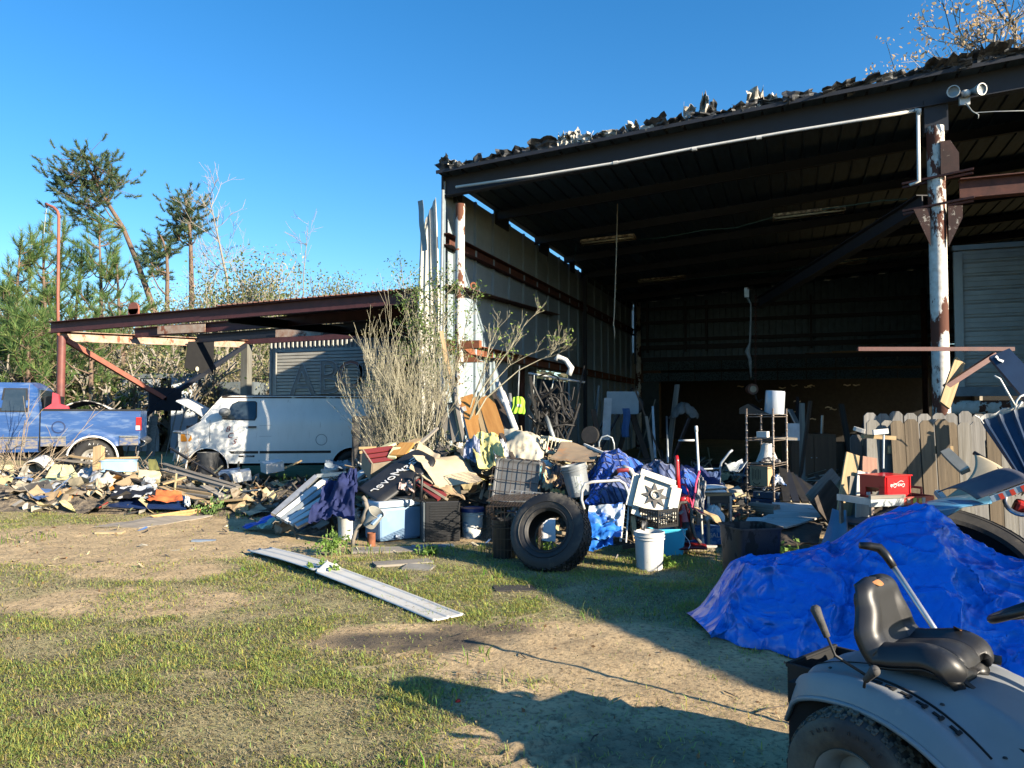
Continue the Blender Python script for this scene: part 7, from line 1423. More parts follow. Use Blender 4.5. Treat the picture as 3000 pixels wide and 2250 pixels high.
for (q, L_, wd_, yw, m_, lab) in (((870, 1218), .62, .2, 25, wood_grey, 'grey flat board lying in the grass in front of the black cabinet'), ((905, 1228), .3, .22, -10, M('broken_slab', (.30, .28, .24), (.2, .19, .16)), 'broken paving slab in the grass right of the grey board'), ((935, 1182), .5, .12, 15, M('blue_grey_scrap', (.22, .30, .36)), 'blue grey strip on the ground before the black cabinet'), ((238, 1152), .34, .14, 4, M('tan_brick', (.55, .42, .24)), 'tan flat brick on the bare soil at left'),
                                 ((440, 1170), .28, .07, 8, M('grey_blue_plastic', (.20, .25, .32)), 'small grey blue plastic piece on the bare soil'), ((1110, 1275), .36, .2, 10, M('dark_slab', (.05, .045, .04)), 'dark flat slab in the shade below the wire crate'), ((835, 1190), .8, .28, 12, wood_grey, 'weathered flat panel in front of the cooler')):
    o = MB().box((0, 0, .012), (L_, wd_, .024)).build('flat_piece', m_, None, loc=G(*w(*q)), rot=(1, 1, YD+yw)); tag(o, lab, 'slab' if 'slab' in lab else 'board')
red_c = MB().lathe([(0, .01), (.014, .012), (.016, 0)], 8).build('bottle_top', M('bottle_top', (.6, .03, .02)), None, loc=G(*w(989, 1516), .005)); tag(red_c, 'tiny red bottle cap on the bare sand in the foreground', 'bottle cap')
rr = random.Random(77)
for k in range(9):
    a = rr.uniform(.0, 2.2); b = rr.uniform(3.2, 5.2); p = CW(a, b, .008); d = Vector((math.cos(k*1.3), math.sin(k*1.3), 0)); L_ = rr.uniform(.08, .3); tw = MB().tube([p-d*L_/2, p+Vector((0, 0, .006)), p+d*L_/2+Vector((.02, .01, 0))], .0035, 5).build('fallen_twig', bark_dk, smooth=True); tag(tw, 'thin dark twigs lying on the bare sand in front of the mower', 'twig', 'fallen twigs on the sand')
# ================================================================== wire shelf and what stands on it
sf = T('wire_shelf_rack', 'tall rusty wire shelf rack standing in the barn mouth', 'shelf rack', (0, 0, 0)); P_ = {}
zr0 = 10.3; pA, pB, pC = CW((1612-1106)/1661*10.4, 10.4), CW((1669-1106)/1661*10.2, 10.2), CW((1698-1106)/1661*10.75, 10.75); pD = pA+pC-pB
rm = M('rack_chrome_rust', (.34, .30, .26), (.16, .11, .08), sc=30, rough=.45, metal=.5)
for p in (pA, pB, pC, pD):
    m = MB(); m.tube([p, p+UP*1.66], .013, 10); [m.lathe([(.013, 0), (.018, .004), (.018, .02), (.013, .024)], 10, Matrix.Translation(p+UP*(.05+.05*k))) for k in range(0, 32, 2)]; m.build('post', rm, sf, smooth=True)
SH = (.33, .60, .92, 1.26, 1.58)
for z in SH:
    m = MB()
    for a, b in ((pA, pB), (pB, pC), (pC, pD), (pD, pA)): m.tube([a+UP*z, b+UP*z], .006, 6); m.tube([a+UP*(z-.03), b+UP*(z-.03)], .005, 6)
    for i in range(1, 12): m.tube([pA.lerp(pD, i/12)+UP*z, pB.lerp(pC, i/12)+UP*z], .003, 4, cap=False)
    m.build('shelf', rm, sf)
cS = (pA+pB+pC+pD)/4; xa = (pB-pA).normalized(); ya = (pD-pA).normalized(); ry_ = math.degrees(math.atan2(xa.y, xa.x))
def onshelf(k, x, y): return cS+xa*x+ya*y+UP*(SH[k]+.008)
rl = T('plastic_wrapped_roll', 'large white plastic wrapped roll standing on top of the wire shelf rack', 'roll', onshelf(4, .10, .0), (0, 4, ry_)); MB().lathe([(0, 0), (.125, 0), (.13, .01), (.128, .30), (.122, .315), (.05, .318), (.045, .30), (0, .30)], 28).build('roll', M('wrapped_roll', (.52, .55, .58), (.42, .45, .5), sc=3, stretch=(3, 3, .4), rough=.25, bump=.5, spec=.7), rl, smooth=True, sharp=50)
o = tag(MB().prism([(-.2, 0), (.22, 0), (.05, .06), (-.08, .14), (-.2, .08)], -.1, .1).build('dark_wedge', bplast, None, loc=onshelf(4, -.14, -.02), rot=(0, 0, ry_)), 'dark wedge shaped case on top of the wire shelf rack', 'case')
o = tag(MB().box((0, 0, .04), (.14, .12, .08)).build('white_box', paper, None, loc=onshelf(3, -.04, -.05), rot=(0, 0, ry_)), 'small white box on the second shelf of the rack', 'box')
ls = T('lamp_shade', 'pleated white lamp shade on the middle shelf of the rack', 'lamp shade', onshelf(2, .0, 0)); MB().lathe([(r_*(1+.03*(i % 2)), z) for i, (r_, z) in enumerate(((.15, 0), (.12, .07), (.095, .14), (.075, .20), (.06, .26)))], 36).build('shade', M('pleated_shade', (.62, .60, .56), (.5, .48, .44), sc=2, stretch=(30, 30, .5), bump=.6), ls)
cbx = T('cardboard_box', 'brown cardboard box printed with dark lines and an arrow, on the rack', 'box', onshelf(1, -.05, -.08), (0, 0, ry_-6)); MB().box((0, 0, .14), (.25, .22, .27)).build('box', card, cbx)
m = MB(); [m.box((-.09+.022*k, -.112, .16), (.007, .002, .16-.02*(k % 3))) for k in range(6)]; m.tube([(-.03+.03*math.cos(a)*1.5, -.112, .055+.03*math.sin(a)) for a in [math.pi+math.pi*i/8 for i in range(9)]], .005, 5); m.build('print', bplast, cbx)
heapcloth('blue and white plastic bags beside the cardboard box on the rack', onshelf(1, .14, -.05), .08, .08, .13, M('blue_white_bag', (.5, .55, .6), (.05, .12, .3), sc=8, lo=.48, hi=.54, rough=.3), 'bag', 'plastic_bags', 3, .03, 4, nu=14, nv=14)
heapcloth('dark clutter of cables and tools on the middle shelf of the rack', onshelf(2, .06, -.12), .12, .05, .06, M('dark_clutter', (.03, .03, .04), (.35, .33, .3), sc=20, lo=.5, hi=.56), 'tools', 'cable_clutter', 2, .02, 6, nu=16, nv=10)
for k, (x_, z_, m_, lab) in enumerate(((-.0, 0, M('dark_blue_case', (.03, .06, .12), rough=.4), 'long dark blue tool case on the lower shelf of the rack'), (.02, .10, M('grey_blue_case', (.07, .11, .17), rough=.4), 'grey blue case stacked on the dark blue case in the rack'))):
    o = T('tool_case', lab, 'tool case', onshelf(0, x_, -.03)+UP*z_, (0, 0, ry_-4*k)); MB().box((0, 0, .05), (.40-.04*k, .22, .095)).build('shell', m_, o, bev=.012); MB().box((-.1, -.115, .05), (.03, .012, .03)).build('latch', M('brass_latch', (.6, .55, .4)), o)
sheet('white papers sliding off the lowest shelf of the rack', [onshelf(0, -.05, -.22)-UP*.06, onshelf(0, .2, -.22)-UP*.08, onshelf(0, .2, -.1)-UP*.01, onshelf(0, -.05, -.1)-UP*.01], paper, 'paper', 'white_papers', wr=.02, nu=8, nv=5)
# shaded things inside the barn
whp = M('cold_white', (.55, .57, .58)); brn = M('cabinet_brown', (.16, .09, .05), (.11, .06, .035), sc=3, stretch=(4, 4, .4))
o = tag(MB().box((0, 0, .0), (.24, .02, .3)).build('white_placard', whp, None, loc=d_(1712, 933, 13.5), rot=(0, 0, YD)), 'white rectangular panel behind the wire shelf rack', 'panel'); board('curved brown board resting across the back of the rack', d_(1662, 946, 12.5), d_(1718, 948, 12.5), .2, .04, wood_grey, 'board', 'brown_board')
for k, (u, wd_, hh_, z_) in enumerate(((1745, .9, 1.15, 15.5), (1810, .95, .95, 16.5), (1880, .8, 1.1, 17.5))):
    c = T('wooden_cabinet', ('tall brown wooden cabinet right behind the rack', 'middle brown wooden cabinet in the dark of the barn', 'brown wooden cabinet behind the fence pickets')[k], 'cabinet', CW((u-1106)/1661*z_, z_, .03), (0, 0, YD+6*k)); MB().box((0, 0, hh_/2), (wd_, .5, hh_)).build('carcass', brn, c)
    for s in (-1, 1): MB().box((s*wd_/4, -.26, hh_/2), (wd_/2-.02, .02, hh_-.06)).build('door', brn, c); MB().lathe([(0, .02), (.012, .018), (.012, 0)], 8, Matrix.Translation((s*.05, -.27, hh_*.6)) @ AXY).build('knob', galv, c)
rr = random.Random(12)
wood_sh = [wood_dark, wood_grey, steel_dk, galv]
for k in range(26):                                            # long stock leaning in the dark against posts and walls
    u = rr.uniform(1410, 1500) if k < 6 else rr.uniform(1715, 1850) if k < 13 else rr.uniform(1100, 1400); z_ = rr.uniform(13.5, 17) if k < 13 else rr.uniform(14.5, 22); c = CW((u-1106)/1661*z_, z_, .03); L_ = rr.uniform(1.4, 2.6); t_ = Vector((rr.uniform(-.5, .5), rr.uniform(-.1, .4), 1)).normalized()
    board('dark length of %s leaning %s inside the barn' % (('timber', 'board', 'steel', 'pipe')[k % 4], 'by the rear opening' if k < 6 else 'behind the shelf rack' if k < 13 else 'along the left wall'), c, c+t_*L_, rr.uniform(.05, .16), .03, wood_sh[k % 4], 'stock', 'leaning_stock', 'long stock leaning inside the barn')
# left wall clutter
vs_ = T('safety_vest', 'lime green safety vest hanging under the girt left of the barn mouth', 'vest', d_(1119, 856, 13.6), (0, 0, YD)); lime = M('hivis_lime', (.42, .75, .05), (.30, .62, .04), sc=5, rough=.7)
def vest(u, v):
    s = 2*u-1; ww = .085+.035*math.sin(v*2.2)+.01*math.sin(v*9); return (s*ww+.015*math.sin(v*4), -.03*math.cos(s*1.5)+.012*math.sin(s*9+v*3), -.30*v-.02*abs(s))
MB().grid(vest, 18, 20, .008).build('cloth', lime, vs_, smooth=True); MB().grid(lambda u, v: (vest(.35+.35*u, .45+.18*v)[0], vest(.35+.35*u, .45+.18*v)[1]-.012, vest(.35+.35*u, .45+.18*v)[2]), 8, 4, .002).build('reflective_patch', M('grey_reflective', (.45, .47, .5), rough=.3), vs_, smooth=True)
bm_ = T('white_tube_rail', 'thin white tube sloping above the left wall clutter', 'tube', (0, 0, 0)); MB().tube([d_(1141, 806, 15.2), d_(1263, 826, 15.6)], .022, 8).build('tube', alu_w, bm_, smooth=True)
MB().tube([d_(*q, 14.8) for q in ((1228, 810), (1234, 795), (1222, 778), (1205, 770), (1200, 778))], [.06, .06, .05, .05, .045], 10).build('swan_neck', alu_w, bm_, smooth=True)
for k, (a, b, r_, m_, lab) in enumerate((((1154, 810, 15), (1148, 932, 15), .010, wireg, 'thin white cord hanging left of the tangle of tools'), ((1196, 820, 15), (1178, 905, 15), .010, wireg, 'pale cord slanting through the tangle of tools'), ((1262, 790, 15.5), (1240, 900, 15.5), .016, blacksteel, 'dark rod hanging from the lower girt'), ((1122, 790, 14), (1119, 858, 13.8), .012, galv, 'thin rod carrying the safety vest'), ((1101, 850, 13.8), (1108, 905, 13.6), .03, alu, 'short silver tube left of the safety vest'), ((1180, 900, 14.2), (1195, 945, 13.8), .04, galv, 'grey tool shaft with an orange head below the vest'))):
    wire('steel_rod' if 'cord' not in lab else 'thin_cord', [d_(*a), d_(*b)], r_, m_, lab, 'rod' if 'cord' not in lab else 'cord')
wire('black_hose', [d_(*q, 15) for q in ((1165, 812), (1185, 806), (1205, 815), (1212, 840), (1208, 880), (1196, 905))], .018, blacksteel, 'black hose looped over the tool tangle', 'hose')
m = MB(); rr = random.Random(31)
for k in range(46):
    c = d_(rr.uniform(1150, 1238), rr.uniform(850, 935), rr.uniform(14, 15.5)); t_ = Vector((rr.gauss(0, .3), rr.gauss(0, .2), rr.gauss(0, .6))); m.tube([c-t_*.4, c+Vector((rr.gauss(0, .08), 0, rr.gauss(0, .08))), c+t_*.4], rr.uniform(.008, .03), 5)
for k in range(9):
    c = d_(rr.uniform(1160, 1235), rr.uniform(860, 940), 14.6); m.lathe([(.13, -.01), (.15, 0), (.13, .01)], 18, Matrix.Translation(c) @ Euler((R(80), 0, YAW+rr.uniform(-.6, .6))).to_matrix().to_4x4(), close=True)
tag(m.build('tool_tangle', blacksteel), 'dark tangle of hanging tools, hoses and frames under the left girt', kind='stuff')
tag(MB().grid(lambda u, v: ((u-.5)*.16+.02*math.sin(v*6), .02*math.sin(u*9), -.62*v), 8, 14, .02).build('blue_jeans', M('denim', (.05, .14, .34), (.04, .1, .26), rough=.9), None, smooth=True, loc=d_(1352, 882, 16.5), rot=(0, 0, YD)), 'faded blue jeans hanging at the back left of the barn', 'jeans')
tag(MB().box((0, 0, 0), (.17, .03, .9), rotm(0, 0, 0)).build('white_door_leaf', whp, None, loc=d_(1311, 905, 16.5), rot=(0, 3, YD)), 'narrow white panel with dark marks standing by the left wall', 'panel')
tag(MB().box((0, 0, 0), (.7, .04, .5)).build('pale_board', wall_in, None, loc=d_(1345, 870, 17), rot=(0, 0, YD)), 'pale board behind the hanging jeans', 'board')
wb_ = T('steel_workbench', 'low dark workbench at the back left of the barn', 'workbench', CW(2.5, 15.5, .03), (0, 0, YD)); MB().box((0, 0, .62), (1.3, .6, .05)).build('top', wood_dark, wb_)
for x_ in (-.6, .6):
    for y_ in (-.25, .25): MB().box((x_, y_, .3), (.05, .05, .6)).build('leg', blacksteel, wb_)
hc_ = T('tube_chair', 'bent tube chair back standing before the workbench', 'chair', (0, 0, 0)); MB().tube([d_(*q, 12.6) for q in ((1294, 985), (1294, 955), (1300, 944), (1312, 941), (1322, 946), (1326, 958), (1328, 990))], .014, 8).build('frame', galv, hc_, smooth=True); MB().grid(lambda u, v: d_(1296+30*u, 975+10*v, 12.6-.3*v), 4, 4, .02).build('seat', blacksteel, hc_)
for k, (u, v, z_, s_, m_, lab) in enumerate(((1275, 940, 14.5, .16, blacksteel, 'round black wheel lying by the left wall'), (1372, 875, 18, .2, blacksteel, 'black round tub on the high shelf at the back left'))):
    tag(MB().lathe([(0, -.05), (s_, -.05), (s_*1.1, 0), (s_, .05), (0, .05)], 18, Matrix.Rotation(R(80), 4, 'X')).build('round_wheel', m_, None, loc=d_(u, v, z_)), lab, 'wheel' if 'wheel' in lab else 'tub')
wire('white_floor_rod', [d_(1440, 900, 15.5), d_(1443, 1000, 14)], .02, galv, 'pale rod leaning in the dark left of the rear opening', 'rod'); wire('white_cross_rod', [d_(1465, 952, 14), d_(1500, 951, 14)], .02, whp, 'short pale horizontal rod in the dark rear opening', 'rod')
heapcloth('bundle of grey cloth hanging high in the rear opening', d_(1475, 905, 16), .25, .2, .3, M('grey_bundle', (.14, .14, .13)), 'bundle', 'grey_bundle', 2, .05)
# daylight specks far at the back, put in as pale strips
rr = random.Random(5)
for k, (u, v) in enumerate(((1600, 835), (1690, 838), (1716, 833), (1745, 836), (1752, 833), (1790, 880), (1800, 884), (1830, 832), (1850, 832), (1715, 890), (1640, 893), (1755, 905), (1722, 867))):
    tag(MB().grid(lambda a, b: ((a-.5)*.3, 0, (b-.5)*.05+.02*math.sin(a*7+k)), 6, 2, .01).build('daylight_speck', M('pale_gleam', (.75, .66, .48)), None, loc=d_(u, v, 33), rot=(rr.uniform(-20, 20), 0, YD)), 'pale strips put in as daylight specks far back in the barn', 'scrap', 'daylight specks far back in the barn')
# ================================================================== boards in the barn mouth
def pale_ply(lab, c, m_=wood_white, **k): return sheet(lab, c, m_, 'board', 'pale_board_sheet', wr=.012, fr=1.2, th=.02, **k)
pale_ply('upper bleached plywood sheet lying in front of the shelf rack', [d_(1672, 1112, 9.3), d_(1790, 1112, 9.2), d_(1776, 1090, 10.0), d_(1668, 1086, 10.1)]); pale_ply('long curved bleached board lying below the plywood sheet', [d_(1606, 1134, 8.6), d_(1700, 1138, 8.5), d_(1795, 1108, 9.0), d_(1660, 1112, 9.2)]); pale_ply('left end of the bleached boards by the black bin', [d_(1604, 1136, 8.5), d_(1650, 1139, 8.5), d_(1665, 1118, 9.0), d_(1615, 1119, 9.0)])
for k in range(4): board('grey plank %s in the stack left of the bleached plywood' % ('on top', 'second from the top', 'third from the top', 'at the bottom')[k], d_(1622+6*k, 1088+5.5*k, 9.9), d_(1678, 1094+5.5*k, 9.6), .14, .035, wood_grey, 'plank', 'plank', 'grey planks stacked by the shelf rack')
sheet('warped dark plywood propped below the bleached boards', [d_(1675, 1172, 8.3), d_(1768, 1166, 8.3), d_(1780, 1122, 8.9), d_(1692, 1124, 8.8)], wood_dark, 'board', 'dark_plywood', wr=.03, th=.02, curl=-.05)
board('grey double plank leaning right of the shelf rack', d_(1752, 1080, 9.0), d_(1804, 1024, 9.4), .17, .04, wood_grey, 'plank', 'plank', roll=60); board('brown board leaning under the grey double plank', d_(1772, 1110, 8.8), d_(1812, 1060, 9.0), .34, .03, wood_dark, 'board', 'brown_board', roll=70)
for k in range(6): board('dark metal offcut fanned out under the rack', d_(1700+20*k, 1085, 10.2), d_(1690+8*k, 1010+6*k, 10.8), .10, .03, steel_dk if k % 2 else blacksteel, 'metal offcut', 'metal_offcut', 'metal offcuts fanned out by the rack')
# ================================================================== fence sections
def picket(parent, x, y, z0, wd, H, m_, lean=0, name='picket'):
    c = wd*.26; o = MB().prism([(-wd/2, 0), (wd/2, 0), (wd/2, H-c), (wd/2-c, H), (-wd/2+c, H), (-wd/2, H-c)], -.009, .009).build(name, m_, parent, loc=(x, y, z0), rot=(0, lean, 0)); return o
def vwood(name, c, c2, c3=None): return M(name, c, c2, sc=3, stretch=(9, 9, .4), bump=.5, rough=.85, c3=c3, lo3=.6, hi3=.72, sc3=2.5, st3=(7, 7, 1), rndv=.18)
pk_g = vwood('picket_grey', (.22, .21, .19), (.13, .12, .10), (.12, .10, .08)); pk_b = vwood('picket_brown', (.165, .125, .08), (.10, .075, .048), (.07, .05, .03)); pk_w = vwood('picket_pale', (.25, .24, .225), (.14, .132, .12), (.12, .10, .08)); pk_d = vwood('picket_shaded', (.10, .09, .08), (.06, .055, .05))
def fence(lab, u0, z_, n, wd, gap, H, m_, yaw=0, tilt=0, lean=(0, 0), base=0, seed=0, rails=(.35, .8), cols=None):
    r_ = random.Random(seed); t = T('fence_section', lab, 'fence', CW((u0-1106)/1661*z_, z_, base), (tilt, 0, YD+yaw), 'salvaged picket fence sections')
    for i in range(n): picket(t, i*(wd+gap)+wd/2, 0, r_.uniform(-.015, .02), wd, H+r_.uniform(-.02, .02), (cols[i % len(cols)] if cols else m_), r_.uniform(*lean))
    for z in rails: MB().box((n*(wd+gap)/2, .03, H*z), (n*(wd+gap)+.06, .035, .08)).build('rail', wood_tan, t)
    return t
fence('rearmost grey picket fence section standing behind the others', 1866, 8.55, 13, .138, .010, 1.60, pk_w, -3, -1, (-.4, .4), 0, 1)
fence('middle pale picket fence section right of the brown pickets', 2012, 8.2, 9, .138, .008, 1.50, pk_w, -4, -3, (-.6, .6), 0, 2, cols=[pk_w, pk_b, pk_g])
fence('front brown picket section leaning in the middle of the fence', 1934, 7.9, 4, .138, .012, 1.53, pk_b, -3, -5, (-.4, .6), 0, 3)
fence('two grey pickets leaning left of the brown section', 1868, 7.95, 2, .14, .02, 1.56, pk_g, 4, -6, (3.2, 4.5), 0, 4, rails=(.62,))
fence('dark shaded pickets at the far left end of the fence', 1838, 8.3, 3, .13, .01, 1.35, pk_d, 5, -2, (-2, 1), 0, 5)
board('short split rail end nailed left of the grey pickets', d_(1844, 925, 7.9), d_(1868, 932, 7.85), .07, .04, wood_white, 'rail', 'fence_rail'); board('greenish rail across the two grey pickets', d_(1863, 942, 7.75), d_(1932, 946, 7.75), .085, .04, wood_tan, 'rail', 'fence_rail')
board('brown plank standing left of the red crate', d_(1822, 1112, 7.6), d_(1842, 981, 7.8), .145, .025, wood_tan, 'plank', 'plank', hint=FW); board('short reddish plank behind the red crate', d_(1878, 1060, 7.7), d_(1878, 988, 7.8), .15, .025, M('reddish_wood', (.36, .19, .13), (.24, .12, .08), sc=3, stretch=WX), 'plank', 'plank', hint=FW)
for k, (a, b, m_, lab) in enumerate((((1862, 1150, 7.5), (1866, 1020, 7.7), wood_white, 'whitewashed plank standing under the red crate'), ((1900, 1130, 7.6), (1903, 1072, 7.6), wood_dark, 'dark plank behind the tool stand legs'), ((1925, 1150, 7.6), (1928, 1075, 7.7), wood_grey, 'grey plank right of the tool stand leg'), ((1845, 1140, 7.6), (1850, 1030, 7.7), wood_grey, 'grey plank left of the whitewashed plank'))): board(lab, d_(*a), d_(*b), .14, .022, m_, 'plank', 'plank', hint=FW)
rod = T('metal_rod_bracket', 'steel rod with a white bracket standing behind the red crate', 'bracket', (0, 0, 0)); MB().tube([d_(1908, 1012, 7.6), d_(1909, 933, 7.65)], .010, 8).build('rod', galv, rod); MB().bar(d_(1886, 934, 7.62), d_(1918, 931, 7.62), .03, .05).build('bracket', wplast, rod)
# tool stand and crate
tsd = T('red_tool_stand', 'rusty metal tool stand with a red side rail carrying the red crate', 'stand', CW((1826-1106)/1661*7.25+.36, 7.25), (0, 0, YD+16)); rp_ = M('stand_red', (.52, .06, .04), (.36, .05, .035), sc=8, rough=.45, c3=(.5, .46, .4), lo3=.66, hi3=.7, sc3=6); th = .80
MB().box((-.02, .0, th), (.66, .42, .02)).build('shelf', blacksteel, tsd); MB().box((-.18, -.215, th-.005), (.36, .025, .075)).build('front_rail', galv, tsd); MB().box((-.18, -.225, th+.045), (.38, .03, .03)).build('front_lip', wood_grey, tsd); MB().box((.17, -.215, th-.005), (.34, .025, .08)).build('front_rail', rp_, tsd); MB().box((.33, .0, th), (.03, .44, .08)).build('side_rail', rp_, tsd); MB().box((-.35, 0, th), (.025, .44, .06)).build('side_rail', galv, tsd)
MB().tube([(.0, .18, th+.02), (.0, .18, th+.10), (.32, .18, th+.10), (.32, -.1, th+.10), (.32, -.1, th)], .012, 6).build('guard_rail', rp_, tsd)
for x_, y_, in ((-.33, -.2), (.1, -.2), (-.33, .2), (.32, .2)): MB().box((x_, y_, th/2), (.03, .03, th)).build('leg', M('stand_leg', (.30, .24, .2), (.16, .09, .06), sc=9), tsd)
MB().box((-.12, -.2, .16), (.42, .02, .24)).build('lower_panel', M('dirty_pale_panel', (.40, .36, .31), (.3, .27, .23)), tsd)
for k, (x_, c_) in enumerate(((.12, (.6, .6, .1)), (.18, (.6, .45, .1)), (.22, (.6, .6, .58)), (.05, (.35, .3, .25)))): MB().box((x_, -.230, th), (.035, .003, .05-.01*(k % 2))).build('sticker', M('sticker%s' % 'abcd'[k], c_, bump=0), tsd)
rc = T('red_drinks_crate', 'bright red plastic drinks crate with white script, upside down on the tool stand', 'crate', tsd.location+UP*(th+.013)+RT*.0, (0, 0, YD+28)); rcm = M('crate_red', (.62, .006, .012), (.55, .005, .01), sc=3, rough=.3, bump=0, coat=.2); H_ = .21; Lx, Ly = .36, .26
for (c_, d2, nm) in (((0, -Ly/2, 0), (Lx, .012), 'side_wall'), ((0, Ly/2, 0), (Lx, .012), 'side_wall')): MB().box((0, c_[1], H_/2+.02), (Lx, .012, H_-.04)).build(nm, rcm, rc)
for s in (-1, 1):
    m = MB(); m.box((s*Lx/2, 0, H_-.055), (.012, Ly, .11)); m.box((s*Lx/2, -.10, .055), (.012, .06, .11)); m.box((s*Lx/2, .10, .055), (.012, .06, .11)); m.box((s*Lx/2, 0, .012), (.012, Ly, .02)); m.build('end_wall', rcm, rc)
m = MB(); m.box((0, 0, H_-.004), (Lx+.03, Ly+.03, .012)); [m.box((x_, -Ly/2-.008, H_/2+.01), (.012, .014, H_-.03)) for x_ in (-Lx/2+.02, Lx/2-.02)]; m.box((0, -Ly/2-.006, .03), (Lx, .012, .02)); m.build('rim', rcm, rc)
for (loc, rz) in (((-.01, -Ly/2-.009, .12), 0), ((Lx/2+.009, 0, .14), 90)):
    mm = Matrix.Translation(loc) @ Matrix.Rotation(R(rz), 4, 'Z') @ Matrix.Rotation(R(90), 4, 'X') @ Matrix.Rotation(R(180), 4, 'Z'); text('Coca-Cola', .048, paper, 'script_lettering', rc, mw=mm, shear=.4); MB().tube([(-.08+.01*i, -.028-.012*math.sin(i/14*6), 0) for i in range(15)], .003, 4).build('script_swash', paper, rc).matrix_local = mm
# blue plastic chair-like panel
sheet('pale blue plastic panel standing left of the tool stand', [d_(1775, 1186, 7.0), d_(1832, 1186, 6.9), d_(1828, 1112, 7.5), d_(1800, 1108, 7.6)], M('dusty_blue_plastic', (.14, .26, .36), (.10, .20, .29), sc=2, rough=.45), 'panel', 'blue_plastic_sheet', wr=.015, fr=1, th=.02, curl=.05); sheet('grey blue lid leaning behind the tool stand legs', [d_(1828, 1130, 7.4), d_(1892, 1130, 7.3), d_(1890, 1112, 7.6), d_(1826, 1108, 7.7)], M('grey_blue_lid', (.12, .16, .18), rough=.5), 'lid', 'grey_sheet', wr=.01, th=.02)
# white plank, tan shell, dark brush
board('pale square timber leaning against the middle fence section', d_(2042, 975, 7.4), d_(2086, 1018, 7.1), .09, .05, M('pale_timber', (.42, .38, .30), (.33, .29, .22)), 'timber', 'timber', roll=30); board('short pale block under the square timber', d_(2024, 1062, 7.0), d_(2040, 1080, 6.9), .06, .04, wood_white, 'block', 'wood_block')
tp = M('tan_liner', (.46, .38, .25), (.38, .31, .2), sc=3, rough=.9)
t_ = T('tan_headliner', 'tan curved cloth covered panel leaning at the right of the fence', 'panel', (0, 0, 0)); A_, B_, C_, D_ = d_(2044, 1074, 6.7), d_(2104, 978, 7.2), d_(2185, 1027, 6.9), d_(2150, 1070, 6.5)
MB().grid(lambda u, v: A_.lerp(B_, v).lerp(D_.lerp(C_, v), u)+RT*(.10*math.sin(math.pi*v)*(1-u))-FW*.08*math.sin(math.pi*u), 18, 18, .012).build('liner', tp, t_, smooth=True); MB().tube([B_, C_], .02, 8).build('edge_bar', bplast, t_)
m = MB(); rr = random.Random(6)
for k in range(420):
    c = d_(rr.uniform(2155, 2225), rr.uniform(1030, 1056), 6.5+rr.uniform(-.1, .15)); q = Vector((rr.gauss(0, .05), rr.gauss(0, .05), rr.gauss(0, .035))); m.tube([c, c+q], .004, 3, cap=False)
hb = T('black_brush_roll', 'shaggy black fibre roll behind the blue panel at right', 'fibre roll', (0, 0, 0)); m.build('fibres', blacksteel, hb); MB().tube([d_(2158, 1046, 6.55), d_(2230, 1040, 6.5)], .05, 10).build('core', blacksteel, hb, smooth=True)
# navy ribbed panel and upper navy channel
nv = M('navy_metal', (.018, .040, .085), (.013, .028, .06), sc=4, rough=.42, bump=.05, c3=(.10, .11, .12), lo3=.68, hi3=.76, sc3=9)
np_ = T('navy_ribbed_panel', 'navy blue ribbed metal panel with a torn white edge leaning in from the right', 'metal panel', (0, 0, 0)); A_, B_, C_, D_ = d_(2120, 915, 7.75), d_(2250, 873, 7.6), d_(2290, 1065, 7.0), d_(2205, 1040, 7.2); nn = (B_-A_).cross(D_-A_).normalized()
nn = -nn if nn.dot(FW) > 0 else nn
MB().grid(lambda u, v: A_.lerp(B_, u).lerp(D_.lerp(C_, u), v)+nn*(.03*max(0, math.sin(u*26))**4+.03*sm(.04, 0, v)), 70, 12, .006).build('sheet', nv, np_, smooth=True, sharp=30)
MB().grid(lambda u, v: A_.lerp(B_, u)+nn*(.01+.05*v)+UP*(.03*v+.012*math.sin(u*21)), 24, 3, .003).build('torn_edge', alu_w, np_)
MB().tube([d_(*q, 7.6) for q in ((2125, 915), (2118, 905), (2113, 898), (2116, 903), (2106, 897))], .005, 5).build('torn_wire', alu_w, np_)
for pts in (((2195, 880), (2175, 845), (2160, 818), (2148, 812)), ((2192, 885), (2196, 866), (2204, 856), (2214, 853)), ((2196, 884), (2205, 872), (2208, 868))): MB().tube([d_(*q, 7.6) for q in pts], .010, 5).build('bent_strip', wplast, np_, smooth=True)
board('navy metal channel slanting down at the right edge of the frame', d_(2158, 764, 8.0), d_(2245, 865, 7.65), .22, .05, nv, 'metal channel', 'navy_channel', hint=-FW, roll=10); sheet('small white curl on the end of the navy channel', [d_(2148, 772, 7.95), d_(2166, 784, 7.9), d_(2170, 776, 7.95), d_(2154, 768, 8.0)], paper, 'scrap', 'white_curl', wr=.02, nu=5, nv=4)
